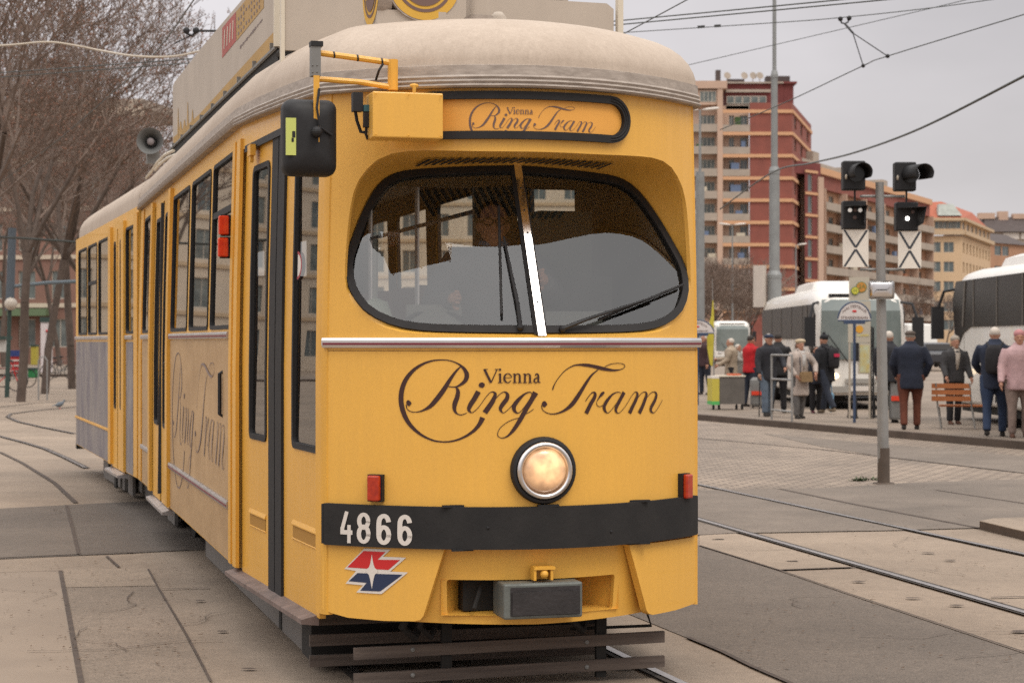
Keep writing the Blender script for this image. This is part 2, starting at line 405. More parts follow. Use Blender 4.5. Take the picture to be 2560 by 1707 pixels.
for i in range(8):
    a, b = zs[i], zs[i+1]
    for (wd, off, d) in ((.036, .02, .02),):
        q = [Vector((s*wd/2, Gs(0, z)-off-o, z)) for z in (a, b) for o in (0, .012) for s in (-1, 1)]
        mb.add(q, [(0, 1, 5, 4), (2, 6, 7, 3), (0, 4, 6, 2), (1, 3, 7, 5)])
div = mb.build('windscreen_divider', CHR, tram)
mb = MB()
for sg in (-1, 1): mb.add([Vector((sg*x_, Gs(0, z)-o, z)) for z in (1.68, 2.50) for x_, o in ((.018, .03), (.032, .008))], [(0, 1, 3, 2)])
for z in (1.72, 1.83, 1.94, 2.05, 2.16, 2.27, 2.38): mb.ell((0, Gs(0, z)-.034, z), (.005, .003, .005), 8, 4)
mb.build('divider_seal', RUB, div)
def wiper(base, tip, b0, b1, name='wiper'):
    f = lambda p, o: XG(*gf(*p, .0), o)
    m1 = MB(); m1.tube([f(base, .03), f(((base[0]*3+tip[0])/4, (base[1]*3+tip[1])/4), .055), f(tip, .04)], [.011, .009, .005], 6)
    m1.ell(f(base, .025), (.016, .016, .016)); o = m1.build(name, ALU if False else BLK, tram)
    m2 = MB(); m2.tube([f(b0, .028), f(b1, .028)], .0065, 6); m2.tube([f(b0, .02), f(b1, .02)], .004, 4); m2.build('wiper_blade', RUB, o)
wiper((1297, 822), (1254, 600), (1250, 790), (1243, 520))
wiper((1402, 826), (1640, 745), (1492, 803), (1703, 716))

# --- window seals and glass on the sides
def window(par, fm, u0, u1, v0, v1, r=.06, fr=.025, bar=None, name='window', rt=None):
    gl_ = GLASS if fm in (XR, XR2) else GLASS2
    rr = [r*.8, rt or r, rt or r, r*.8]
    a = rrect(u0, v0, u1, v1, rr); b = rrect(u0+fr, v0+fr, u1-fr, v1-fr, [max(.01, q-fr*.6) for q in rr])
    f = panel(name, a, [b], fm, RUB, par, (.5, .5), .008, .03)
    panel('pane', b, [], fm, gl_, f, (0, 0), -.008, smooth=False)
    if bar: panel('window_bar', [(u0+fr, bar), (u1-fr, bar), (u1-fr, bar+.04), (u0+fr, bar+.04)], [], fm, RUB, f, (0, 0), .004, .02)
    return f
def wall(name, u0, u1, v0, v1, wins, fm, m, par=None, w=0.0, step=(.3, .5)):
    return panel(name, [(u0, v0), (u1, v0), (u1, v1), (u0, v1)], [rrect(a+.006, c+.006, b-.006, d-.006, .05) for a, b, c, d in wins], fm, m, par or tram, step, w, .03)
WZ0, WZ1 = 1.72, 2.765
ys = {}
W1 = [(2.82, 3.89), (4.03, 5.22), (5.38, 6.62)]
wins = [(a, b, WZ0, WZ1) for a, b in W1]
wall('side_wall', 2.56, 6.72, .352, 2.92, wins, XL, YEL)
for i, (a, b) in enumerate(W1): window(tram, XL, a, b, WZ0, WZ1, bar=2.42 if i == 0 else None)
wall('side_wall', 8.42, 9.82, .352, 2.92, [(8.52, 9.40, WZ0, WZ1)], XL, YEL); window(tram, XL, 8.52, 9.40, WZ0, WZ1)
wall('door_header', 6.72, 8.42, 2.80, 2.92, [], XL, YEL)
wall('corner_post', .445, .56, .37, 2.86, [], XL, YEL2, step=(.02, .5))
wall('door_header', .56, 2.56, 2.74, 2.90, [], XL, YEL, step=(.2, .5))
part('advert_panel', [(2.86, .36), (6.66, .36), (6.66, 1.655), (2.86, 1.655)], [], XL, TAN, tram, (.5, .5), .003, .002)
part('advert_panel', [(8.45, .36), (9.45, .36), (9.45, 1.655), (8.45, 1.655)], [], XL, TAN, tram, (.5, .5), .003, .002)
# far side (seen through the glass)
RW = [(2.82, 3.89), (4.03, 5.22), (5.38, 6.62), (6.95, 8.2), (8.52, 9.40)]
wall('side_wall', .445, 9.82, .352, 2.92, [(a, b, WZ0+.1, WZ1) for a, b in RW], XR, YEL, step=(.2, .5))
for a, b in RW: window(tram, XR, a, b, WZ0+.1, WZ1)
for fm_, x_m in ((XR, 'r'), (XL, 'l')):
    ww = [(a, b, WZ0+(.1 if x_m == 'r' else 0), WZ1) for a, b in (RW if x_m == 'r' else W1+[(8.52, 9.40)])]
    for u0, u1 in (((.5, 9.82),) if x_m == 'r' else ((2.6, 6.72), (8.42, 9.82))):
        panel('wall_lining', [(u0, .6), (u1, .6), (u1, 2.9), (u0, 2.9)], [rrect(a+.006, c+.006, b-.006, d-.006, .05) for a, b, c, d in ww if a > u0 and b < u1], fm_, LINE, tram, (.3, 0), -.035, 0, False)
for u in (2.50, 2.70):
    part('door_post', [(u, .36), (u+.11, .36), (u+.11, 2.80), (u, 2.80)], [], XL, YEL2, tram, (0, .5), .018, .02)
for u in (6.66, 8.32):
    part('door_post', [(u, .36), (u+.16, .36), (u+.16, 2.84), (u, 2.84)], [], XL, YEL2, tram, (0, .5), .03, .03)
part('end_post', [(9.50, .36), (9.80, .36), (9.80, 2.86), (9.50, 2.86)], [], XL, YEL2, tram, (0, .5), .012, .01)

# --- doors
def leaf(u0, u1, v0, v1, wu0, wu1, wv0, wv1, fm, w=-.02, slot=None, r=.06):
    holes = [rrect(wu0+.006, wv0+.006, wu1-.006, wv1-.006, r*.9)]
    f2 = lambda u, v, q=0.0: fm(u, v, q+w)
    o = panel('door_leaf', [(u0, v0), (u1, v0), (u1, v1), (u0, v1)], holes, f2, YEL2, tram, (.2, .5), 0, .03)
    window(o, f2, wu0, wu1, wv0, wv1, r=r, fr=.03)
    if slot:
        a, b, c, d = slot; mb = MB(); mb.rings([[f2(u, v, q) for v, q in ((d+.02, .0), (d, .009), (d-.006, .009), (d-.006, .0))] for u in (a, b)]); mb.build('vent_hood', YEL2, o)
        panel('vent_slot', [(a+.01, c), (b-.01, c), (b-.01, d-.008), (a+.01, d-.008)], [], f2, mat('slot_shade', (.36, .18, .03), .8), o, (0, 0), .002, smooth=False)  # shade of the recess painted as darker yellow on a flat strip
        mb = MB(); mb.rings([[f2(u, v, q) for v, q in ((c, .0), (c-.004, .007), (c-.01, .0))] for u in (a, b)]); mb.build('vent_lip', YEL2, o)
    return o
yA0, _ = lf(796, 700); yA1, _ = lf(722, 700); yB0, _ = lf(658, 700); yB1, _ = lf(616, 700)
_, zA = lf(760, 1128); _, zB = lf(637, 1100)
ySa, _ = lf(700, 700); ySb, _ = lf(668, 700)
sy0, sz0 = lf(722, 1380); sy1, sz1 = lf(797, 1355)
lA = leaf(.565, ySa, .335, 2.735, yA0, yA1, zA, 2.60, XL, slot=(max(sy1, .60), sy0, 0.665, .735))
lB = leaf(ySb, 2.50, .335, 2.735, yB0, yB1, zB, 2.62, XL, slot=(yB0+.02, yB1, .63, .70))
seal = part('door_seal', [(ySa, .33), ((ySa+ySb)/2-.01, .33), ((ySa+ySb)/2-.01, 2.735), (ySa, 2.735)], [], XL, RUB, tram, (0, .5), -.005, .03)
part('door_seal', [((ySa+ySb)/2+.01, .33), (ySb, .33), (ySb, 2.735), ((ySa+ySb)/2+.01, 2.735)], [], XL, RUB, tram, (0, .5), -.005, .03)
part('door_rail', [(.9, 2.715), (2.44, 2.715), (2.44, 2.752), (.9, 2.752)], [], XL, BLK, tram, (.2, 0), .004, .01)
mb = MB(); mb.box(XL(2.15, 2.70, .02), (.03, .12, .06)); mb.box(XL(2.15, 2.66, .02), (.02, .05, .05)); mb.build('door_hinge', YEL2, tram)
for (u0, u1) in ((6.86, 7.30), (7.66, 8.12)):
    leaf(u0-.06, u1+.16, .335, 2.80, u0+.06, u1, .95, 2.68, XL, w=.0)
mb = MB(); mb.tube([XL(7.5, .4, .0), XL(7.5, 2.78, .0)], .03, 6); mb.build('door_seal', RUB, tram)
for (u0, u1, z) in ((.62, 2.66, .315), (6.75, 8.35, .30)):
    mb = MB(); P = [XL(u0+(u1-u0)*i/8, z, 0) for i in range(9)]
    rg = [[p+Vector(q) for q in ((-.055, 0, -.012), (-.055, 0, .010), (.03, 0, .03), (.03, 0, -.02))] for p in P]
    mb.rings(rg); mb.build('door_step', ALU if u0 > 5 else mat('worn_step', (.22, .16, .14), .6, .2, var=.45, vs=9), tram)
mb = MB()
for (px, py0, py1) in ((560, 930, 1040), (417, 905, 990)):
    y0, z0 = lf(px, py0); _, z1 = lf(px, py1)
    y0 += .05; mb.tube([XL(y0, z0, .0), XL(y0, z0-.01, .02), XL(y0, z1+.01, .02), XL(y0, z1, 0)], .013, 6)
mb.build('grab_handle', BLK, tram, split=True)
# grab poles inside the front door
mb = MB()
for y, x in ((.78, -.80), (1.05, -.82), (2.1, -.9)): mb.tube([(x, y, .9), (x, y, 2.7)], .016, 8)
mb.tube([(-.82, .7, 1.55), (-.84, 1.2, 1.55)], .03, 8); mb.tube([(-.80, .62, 1.58), (-.83, 1.3, 1.60)], .02, 8); mb.build('grab_pole', ALU, tram, split=True)

dy_, dz_ = lf(727, 664); mb = MB(); n_q = 20; rq = 31/FX*9.3
def dpt(r_, t, w_): return XL(dy_-r_*math.cos(t)*1.9, dz_+r_*1.2*math.sin(t), w_)
mb.add([dpt(rq*.8, R(-80)+R(160)*j/n_q, -.024) for j in range(n_q+1)], [tuple(range(n_q+1))]); mb.build('reflected_disc', WHT, lA)  # round red and white reflection, painted onto the door pane
mb = MB(); V_ = []
for j in range(n_q+1): t = R(-85)+R(170)*j/n_q; V_ += [dpt(rq, t, -.0235), dpt(rq*.8, t, -.0235)]
mb.add(V_, [(2*j, 2*j+1, 2*j+3, 2*j+2) for j in range(n_q)]); mb.build('reflected_ring', mat('reflected_red', (.30, .03, .04), .5), lA)
# --- trim strips
def strip(name, pts, w, hgt, m, par, out=.018, z=None):
    mb = MB(); rg = []
    for (p, nrm) in pts:
        p = Vector(p); nrm = Vector(nrm)
        rg.append([p+nrm*q+Vector((0, 0, h)) for q, h in ((0, -hgt/2), (out*.75, -hgt/2), (out, -hgt*.25), (out, hgt*.25), (out*.75, hgt/2), (0, hgt/2))])
    mb.rings(rg); return mb.build(name, m, par)
def nose_path(z, w=0.0, n=24, s=SE):
    out = []
    for i in range(n+1):
        u = -s+2*s*i/n; nx = 2*NK*u; l_ = math.hypot(nx, 1); out.append((XN(u, z, w), (nx/l_, -1/l_, 0)))
    return out
st1 = strip('belt_strip', nose_path(1.641, .001, s=.935), 0, .046, CHR, tram)
strip('strip_line', nose_path(1.636, .019, s=.93), 0, .011, CRIM, st1, .002)
st2 = strip('belt_strip', [(XL(2.87, 1.684, .003), (-1, 0, 0)), (XL(6.64, 1.684, .003), (-1, 0, 0))], 0, .04, ALU, tram)
strip('strip_line', [(XL(2.88, 1.68, .021), (-1, 0, 0)), (XL(6.63, 1.68, .021), (-1, 0, 0))], 0, .011, CRIM, st2, .002)
st3 = strip('skirt_strip', [(XL(2.87, .686, .005), (-1, 0, 0)), (XL(6.64, .686, .005), (-1, 0, 0))], 0, .045, ALU, tram)
strip('strip_line', [(XL(2.88, .682, .023), (-1, 0, 0)), (XL(6.63, .682, .023), (-1, 0, 0))], 0, .011, CRIM, st3, .002)
for z in (1.684, .686): strip('belt_strip', [(XL(8.46, z, .005), (-1, 0, 0)), (XL(9.44, z, .005), (-1, 0, 0))], 0, .04, ALU, tram)
mb = MB()                       # panel joints of the nose
for u in (-.925, .925): mb.add([XN(u-.0025, .90, .0016), XN(u+.0025, .90, .0016), XN(u+.0025, 1.61, .0016), XN(u-.0025, 1.61, .0016)], [(0, 1, 2, 3)])
for i in range(20):
    u, u2 = -.925+1.85*i/20, -.925+1.85*(i+1)/20; mb.add([XN(u, 1.603, .0016), XN(u2, 1.603, .0016), XN(u2, 1.606, .0016), XN(u, 1.606, .0016)], [(0, 1, 2, 3)])
mb.build('panel_joint', split=True, parent=tram, m=mat('joint_brown', (.20, .09, .02), .7))
# bumper, number, end caps
bl, br_ = nf(809, 1300, .028)[0], nf(1743, 1296, .028)[0]
bmp = part('bumper', [(bl, .700), (br_, .700), (br_, .893), (bl, .893)], [], XN, BUMP, tram, (.04, 0), .028, .026)
mb = MB()
for s_, u in ((-1, bl), (1, br_)): mb.box(XN(u, .797, .012)+Vector((s_*.002, .012, 0)), (.012, .04, .185), rz=s_*.75)
for u, z in ((-.25, .80), (.33, .765)): mb.ell(XN(u, z, .028), (.008, .006, .008), 8, 4)
for u, z in ((-.40, .897), (.02, .897), (.5, .897), (-.36, .698), (.5, .698)): mb.box(XN(u, z, .018), (.10, .02, .010))
mb.build('bumper_bracket', BLK, bmp, split=True)
DZ = 10.69
def dg(pts): return [(*nf(840+x/DZ, 1260+y/DZ, .031), w_/DZ*8.95/FX) for x, y, w_ in pts]
def el(cx, cy, rx, ry, w_, n=20): return [(cx+rx*math.cos(2*math.pi*i/n), cy+ry*math.sin(2*math.pi*i/n), w_) for i in range(n+2)]
def six(dx, dy): return [el(1275+dx, 820+dy, 132, 205, 112), [(1405+dx, 478+dy, 112), (1385+dx, 400+dy, 112), (1340+dx, 335+dy, 112), (1275+dx, 312+dy, 112), (1200+dx, 345+dy, 112), (1158+dx, 420+dy, 112), (1145+dx, 520+dy, 112), (1142+dx, 700+dy, 112), (1143+dx, 830+dy, 112)]]
num = [[(288, 192, 82), (168, 640, 82)], [(168, 620, 88), (165, 800, 88)], [(125, 738, 118), (438, 755, 118)], [(348, 550, 78), (345, 1035, 78)], el(737, 450, 118, 178, 98), el(737, 795, 126, 205, 100)]+six(0, 0)+six(562, 24)
for a_, b_q in ((0, 4), (4, 6), (6, 8), (8, 10)): strokes('number_digit', [dg(s) for s in num[a_:b_q]], XN, WHT, bmp, w0=.0305, dw=.0002)

# --- lettering
def A_(pts): return [(*nf(980+x/5.345, 880+y/5.345), w_/5.345*8.87/FX) for x, y, w_ in pts]
def B_(pts): return [(*nf(1300+x/6.189, 880+y/6.189), w_/6.189*8.9/FX) for x, y, w_ in pts]
ST = []
for s in [
 [(1212, 872, 66), (1170, 960, 52), (1085, 1055, 38), (960, 1135, 28), (830, 1182, 22), (700, 1197, 18), (560, 1180, 22), (420, 1120, 30), (300, 1030, 42), (208, 920, 52), (150, 790, 57), (123, 650, 58), (135, 500, 57), (190, 360, 52), (290, 240, 42), (410, 160, 30), (540, 115, 20), (680, 103, 14), (800, 120, 14), (900, 165, 22), (965, 225, 42), (1000, 300, 56), (985, 370, 52), (930, 425, 36), (850, 463, 16), (750, 458, 13)],
 [(855, 462, 16), (882, 520, 44), (872, 600, 56), (840, 690, 58), (836, 770, 40), (872, 822, 18), (930, 836, 12), (1000, 812, 9)],
 [(190, 700, 10), (205, 760, 11), (260, 795, 11), (330, 800, 12), (420, 775, 24), (520, 715, 50), (620, 600, 60), (700, 490, 56), (780, 360, 42), (860, 250, 26), (922, 190, 12)],
 [(196, 690, 30), (218, 684, 84), (240, 684, 60), (262, 686, 10)], [(1165, 458, 20), (1185, 446, 66), (1215, 434, 66), (1238, 424, 20)],
 [(1155, 525, 66), (1105, 615, 62), (1045, 710, 58), (1028, 770, 40), (1060, 806, 14), (1100, 790, 9), (1165, 725, 8), (1240, 620, 8), (1300, 548, 9), (1345, 530, 16), (1380, 560, 38), (1350, 645, 58), (1295, 730, 64), (1240, 808, 66)],
 [(1385, 620, 9), (1440, 562, 9), (1500, 530, 14), (1540, 560, 40), (1535, 620, 54), (1480, 695, 56), (1448, 755, 44), (1475, 806, 14), (1515, 798, 9), (1590, 725, 8), (1650, 650, 8)],
 [(1872, 570, 10), (1845, 533, 12), (1770, 560, 24), (1685, 640, 48), (1630, 720, 56), (1640, 785, 38), (1690, 812, 12), (1760, 742, 9), (1850, 610, 8)],
 [(1918, 538, 78), (1862, 640, 62), (1785, 770, 60), (1710, 905, 58), (1625, 1035, 46), (1545, 1118, 22), (1465, 1146, 11), (1412, 1110, 10), (1432, 1030, 9), (1505, 958, 9), (1600, 905, 9), (1700, 876, 9)],
 [(1785, 825, 8), (1850, 790, 9), (1892, 758, 8)]]: ST.append(A_(s))
for s in [
 [(328, 820, 12), (352, 895, 13), (420, 940, 13), (500, 955, 16), (600, 938, 24), (700, 890, 42), (800, 808, 66), (880, 700, 68), (950, 590, 58), (1030, 460, 46), (1110, 350, 30), (1205, 272, 12)],
 [(335, 806, 20), (355, 804, 80), (385, 804, 90), (418, 806, 16)],
 [(502, 580, 24), (530, 500, 15), (600, 390, 11), (700, 280, 14), (820, 210, 18), (920, 195, 28), (1020, 200, 46), (1120, 215, 48), (1240, 245, 56), (1360, 270, 44), (1460, 280, 28), (1560, 265, 13), (1618, 225, 11), (1595, 185, 11), (1510, 172, 9), (1400, 185, 11), (1310, 225, 11)],
 [(1010, 760, 13), (1062, 680, 13), (1120, 622, 18), (1158, 640, 42), (1148, 700, 58), (1090, 802, 64), (1020, 945, 68)],
 [(1185, 760, 9), (1225, 695, 26), (1265, 645, 50), (1300, 618, 26)], [(1180, 770, 9), (1190, 822, 12), (1230, 842, 10), (1280, 820, 9)],
 [(1555, 630, 10), (1505, 617, 13), (1430, 650, 26), (1350, 740, 52), (1300, 830, 56), (1310, 900, 40), (1350, 940, 13), (1400, 905, 10), (1480, 800, 9), (1565, 680, 9)],
 [(1605, 620, 66), (1552, 720, 60), (1495, 830, 58), (1478, 900, 42), (1510, 942, 13), (1560, 915, 9), (1640, 812, 9), (1740, 650, 9), (1790, 615, 16), (1812, 650, 42), (1790, 730, 58), (1742, 830, 62), (1690, 942, 68)],
 [(1820, 700, 9), (1880, 630, 11), (1930, 615, 16), (1952, 650, 42), (1930, 730, 58), (1888, 840, 62), (1840, 942, 68)],
 [(1960, 700, 9), (2020, 630, 11), (2080, 615, 18), (2105, 660, 42), (2078, 750, 56), (2025, 850, 56), (2022, 910, 38), (2062, 937, 13), (2110, 890, 9), (2160, 810, 9), (2197, 738, 9)]]: ST.append(B_(s))
VI = [[(1235, 228, 30), (1322, 408, 30)], [(1404, 228, 14), (1324, 408, 14)], [(1222, 230, 9), (1282, 230, 9)], [(1372, 230, 9), (1432, 230, 9)],
 [(1445, 285, 26), (1445, 408, 26)], [(1414, 408, 10), (1478, 408, 10)], [(1418, 300, 9), (1445, 287, 10)], [(1431, 234, 28), (1457, 234, 28)],
 [(1500, 340, 9), (1590, 340, 9), (1578, 302, 16), (1545, 286, 12), (1510, 308, 20), (1500, 350, 28), (1515, 392, 22), (1550, 408, 14), (1592, 378, 9)],
 [(1912, 312, 20), (1928, 288, 13), (1950, 305, 24), (1954, 350, 26), (1954, 392, 22), (1982, 408, 9)], [(1950, 335, 9), (1905, 360, 20), (1900, 390, 22), (1922, 408, 14), (1950, 385, 9)]]
for dx in (0, 137):
    VI += [[(1638+dx, 288, 25), (1638+dx, 408, 25)], [(1610+dx, 408, 10), (1668+dx, 408, 10)], [(1610+dx, 298, 9), (1638+dx, 287, 10)], [(1642+dx, 318, 9), (1672+dx, 290, 13), (1702+dx, 305, 22), (1706+dx, 340, 25), (1706+dx, 408, 25)], [(1680+dx, 408, 10), (1736+dx, 408, 10)]]
VS = [A_(s) for s in VI]
strokes('lettering', ST+VS, XN, INK, tram, w0=.0022, dw=.00006)
# emblem under the number
def E_(pts): return [nf(820+x/9.8, 1360+y/9.8, .003) for x, y in pts]
em = part('emblem', E_([(890, 100), (1540, 125), (1345, 300), (1915, 325), (1525, 662), (1960, 685), (1310, 1215), (690, 1175), (860, 1000), (430, 960), (690, 650), (400, 600)]), [], XN, WHT, tram, (.04, 0), .0035, smooth=False)
part('emblem_upper', E_([(875, 160), (1410, 185), (1220, 375), (1770, 380), (1480, 625), (475, 560)]), [], XN, RED, em, (.04, 0), .0045, smooth=False)
part('emblem_lower', E_([(725, 700), (1830, 740), (1280, 1150), (790, 1130), (950, 940), (510, 900)]), [], XN, NAVY, em, (.04, 0), .0045, smooth=False)
part('emblem_star', E_([(1078, 240), (1115, 470), (1150, 570), (1220, 635), (1220, 690), (1150, 740), (1115, 880), (1080, 1090), (1037, 860), (1005, 740), (940, 680), (940, 620), (1010, 560), (1042, 470)]), [], XN, WHT, em, (.04, 0), .0055, smooth=False)

# --- destination box
du0, du1, dv0, dv1 = -.60, .455, 2.570, 2.788
YD = .02
def XD(u, v, w=0.0): return XN(u, v, w)
db = part('destination_blind', rrect(du0+.03, dv0+.02, du1-.03, dv1-.02, .07), [], XD, mat('blind_yellow', (.78, .37, .07), .5, var=.05), tram, (.05, 0), .003, smooth=False)
du = lambda x: (x)
outer = rrect(du0, dv0, du1, dv1, .108, 8); inner = rrect(du0+.036, dv0+.036, du1-.036, dv1-.036, .073, 8)
fr_ = part('blind_frame', outer, [inner], lambda u, v, w=0: XN(u, v, w+.001), RUB, tram, (.05, 0), .024, .03)
mb = MB(); 
for o_ in (.012, .024):
    P = [XN(u, v, .026) for u, v in rrect(du0+o_, dv0+o_, du1-o_, dv1-o_, .108-o_, 8)]; mb.tube(P, .0035, 5, closed=True)
mb.build('frame_bead', RUB, fr_)
mu0, mu1 = min(p[0] for s in ST for p in s), max(p[0] for s in ST for p in s)
mv0, mv1 = min(p[1] for s in ST for p in s), max(p[1] for s in ST for p in s)
a0, b0 = nf(1171, 256); a1, _ = nf(1491, 300)
ku = (a1-a0)/(mu1-mu0); kv = ku*1.0; dvt = b0-.004
def dm(s, W_=1.0): return [(a0+(u-mu0)*ku, dvt+(v-mv1)*kv, w_*ku*W_) for u, v, w_ in s]
strokes('blind_lettering', [dm(s) for s in ST+VS], XD, INK2, db, w0=.0045, dw=.00004, clip=dv0+.024)
# --- big faded lettering on the side
def sm(s): return [(6.45-(u-mu0)*(3.45/(mu1-mu0)), .56+(v-mv0)*(1.0/(mv1-mv0)), w_*1.5) for u, v, w_ in s]
strokes('side_lettering', [sm(s) for s in ST], XL, INK3, tram, w0=.0062, dw=.0001)

# --- yellow equipment box, plugs, mirror on its arm
mb = MB(); P0, P1 = pf(932, 228, -.02), pf(1108, 348, -.02)
xa, xb, za, zb = P0[0], P1[0], P1[1], P0[1]
mb.box(((xa+xb)/2, .06, (za+zb)/2), (xb-xa, .16, zb-za)); bx = mb.build('equipment_box', YEL, tram)
bv = bx.modifiers.new('b', 'BEVEL'); bv.width = .006; bv.segments = 2
mb = MB()
for x in (xa+.012, (xa+xb)/2, xb-.012):
    for z in (za+.012, zb-.012): mb.ell((x, -.031, z), (.005, .003, .005), 8, 4)
mb.tube([((xa+xb)/2+.03, -.01, zb), ((xa+xb)/2+.03, -.01, zb+.03)], .008); mb.ell(((xa+xb)/2+.03, -.01, zb+.032), (.022, .008, .01), 8, 4)
mb.build('box_bolt', YEL2, bx, split=True)
mb = MB()
c0 = pf(895, 255, .08); mb.box((c0[0], .10, c0[1]), (.045, .05, .085)); c1 = pf(898, 300, .08); mb.tube([(c0[0]-.01, .10, c0[1]-.03), (c1[0]-.005, .11, c1[1]), (c1[0]+.015, .12, c1[1]-.05), pf(915, 330, .08)[0:1]+(.10,)+pf(915, 330, .08)[1:]], .008, 6)
c2 = pf(918, 290, .06); mb.box((c2[0], .08, c2[1]), (.026, .03, .10)); mb.tube([(c2[0], .08, c2[1]-.05), (c2[0], .09, c2[1]-.08), (c2[0]+.01, .10, c2[1]-.10)], .007, 6)
pl = mb.build('cable_plug', BLK, tram)
mb = MB(); mb.box((c2[0], .078, c2[1]+.035), (.028, .034, .03)); mb.build('plug_sleeve', mat('teal_plastic', (.03, .10, .12), .5), pl)
ym = .12
Q = lambda px, py, y=ym: (lambda a: Vector((a[0], y, a[1])))(pf(px, py, y))
mb = MB(); mb.tube([Q(982, 150), Q(982, 226, ym)], .024, 12)
mb.tube([Q(798, 133), Q(982, 158)], .014, 8); mb.tube([Q(796, 198), Q(900, 206), Q(975, 218)], .013, 8)
arm = mb.build('mirror_arm', YEL2, tram)
mb = MB()
for q in (.2, .52, .85): p = Q(798+(982-798)*q, 133+25*q); mb.tube([p-Vector((.004, 0, 0)), p+Vector((.004, 0, .001))], .0155, 8)
mb.tube([Q(958, 160, ym-.02), Q(948, 175, ym-.02), Q(940, 200, ym+.05)], .006, 6)
mb.tube([Q(798, 222, ym-.05), Q(792, 270, ym-.06), Q(800, 318, ym-.06), Q(830, 338, ym-.04)], .006, 6); mb.build('cable', BLK, arm, split=True)
a, b = Q(788, 118, ym-.01), Q(788, 192, ym-.01)
mb = MB(); mb.box((a+b)/2, (.043, .05, (a-b).length)); 
for px in (782, 793):
    for py in (163, 180): p = Q(px, py, ym-.037); mb.ell(p, (.004, .003, .004), 6, 4)
mb.build('arm_bracket', GREY, arm); mb = MB(); mb.box(a+Vector((.004, 0, .012)), (.055, .06, .022)); mb.build('bracket_cap', BLK, arm)
mb = MB(); mb.box((Q(792, 190, ym-.04)+Q(790, 355, ym-.04))/2, (.026, .012, (Q(792, 190)-Q(790, 355)).length)); mb.build('mirror_stem', YEL2, arm)
m0, m1 = pf(707, 438, .12), pf(843, 250, .12)
mb = MB(); rg = []
for (q, y) in ((.0, .19), (.0, .15), (.004, .12), (.02, .095), (.05, .08), (.10, .073)):
    rg.append([Vector((x, y, z)) for x, z in rrect(m0[0]+q, m0[1]+q, m1[0]-q, m1[1]-q, max(.045-q*.3, .01), 6)])
mb.rings(rg); mir = mb.build('wing_mirror', BLK, tram, True); smooth_by(mir, 50)
mb = MB(); mb.add([Vector((x, .192, z)) for x, z in rrect(m0[0]+.012, m0[1]+.012, m1[0]-.012, m1[1]-.012, .035, 6)], [tuple(range(24))]); mb.build('mirror_glass', CHR, mir)
p = Q(792, 330, .06); mb = MB(); mb.ell(p, (.026, .03, .026)); mb.build('mirror_joint', BLK, mir)
a, b = pf(716, 294, .07), pf(741, 388, .07)
mb = MB(); mb.box(((a[0]+b[0])/2, .085, (a[1]+b[1])/2), (b[0]-a[0], .012, a[1]-b[1])); mb.build('mirror_sticker', mat('lime_sticker', (.50, .54, .14), .6), mir)
mb = MB(); mb.box(((a[0]+b[0])/2+.012, .0785, (a[1]+b[1])/2+.01), (.014, .002, .028)); mb.box(((a[0]+b[0])/2+.007, .0785, (a[1]+b[1])/2-.015), (.01, .002, .018)); mb.build('sticker_mark', BLK, mir)

# --- headlight and indicators
hc = Vector((0, 0, 1.058))
def lathe(name, prof, m, par, c=hc, n=40, smooth=True, ax=None):
    M = ax if ax else Matrix.Identity(3); mb = MB(); rg = []
    for r_, y in prof: rg.append([c+M @ Vector((r_*math.cos(2*math.pi*j/n), -y, r_*math.sin(2*math.pi*j/n))) for j in range(n)])
    mb.rings(rg, cap=True); o = mb.build(name, m, par); return smooth_by(o, 40) if smooth else o
hl = lathe('headlight', [(.152, -.02), (.155, .015), (.148, .03), (.136, .034), (.130, .02)], BLK, tram)
lathe('headlight_rim', [(.1335, .0)]+[(.1185+.0150*math.cos(t), .028+.022*math.sin(t)) for t in [math.pi*q/10 for q in range(11)]]+[(.1035, .02)], CHR, hl)
lens = bpy.data.materials.new('lit_headlight_lens'); lens.use_nodes = True; n_ = lens.node_tree.nodes; l_ = lens.node_tree.links; b_ = n_["Principled BSDF"]
b_.inputs['Base Color'].default_value = (.5, .3, .18, 1); b_.inputs['Roughness'].default_value = .25; b_.inputs['Coat Weight'].default_value = .5
tcn = n_.new('ShaderNodeTexCoord'); nn = n_.new('ShaderNodeTexNoise'); nn.inputs['Scale'].default_value = 15; nn.inputs['Detail'].default_value = 2; l_.new(tcn.outputs['Object'], nn.inputs[0])
gr = n_.new('ShaderNodeVectorMath'); gr.operation = 'DISTANCE'; gr.inputs[1].default_value = (.01, -.06, 1.085); l_.new(tcn.outputs['Object'], gr.inputs[0])
mr = n_.new('ShaderNodeMapRange'); mr.inputs[1].default_value = .0; mr.inputs[2].default_value = .13; mr.inputs[3].default_value = 1.25; mr.inputs[4].default_value = .03; l_.new(gr.outputs['Value'], mr.inputs[0])
mm = n_.new('ShaderNodeMath'); mm.operation = 'MULTIPLY'; l_.new(mr.outputs[0], mm.inputs[0])
rp = n_.new('ShaderNodeMapRange'); rp.inputs[1].default_value = .35; rp.inputs[2].default_value = .65; rp.inputs[3].default_value = .35; rp.inputs[4].default_value = 1.35; l_.new(nn.outputs[0], rp.inputs[0]); l_.new(rp.outputs[0], mm.inputs[1])
b_.inputs['Emission Color'].default_value = (1, .56, .25, 1); l_.new(mm.outputs[0], b_.inputs['Emission Strength'])
lathe('headlight_lens', [(.1045, .024), (.098, .036), (.08, .050), (.05, .057), (.02, .060)], lens, hl)
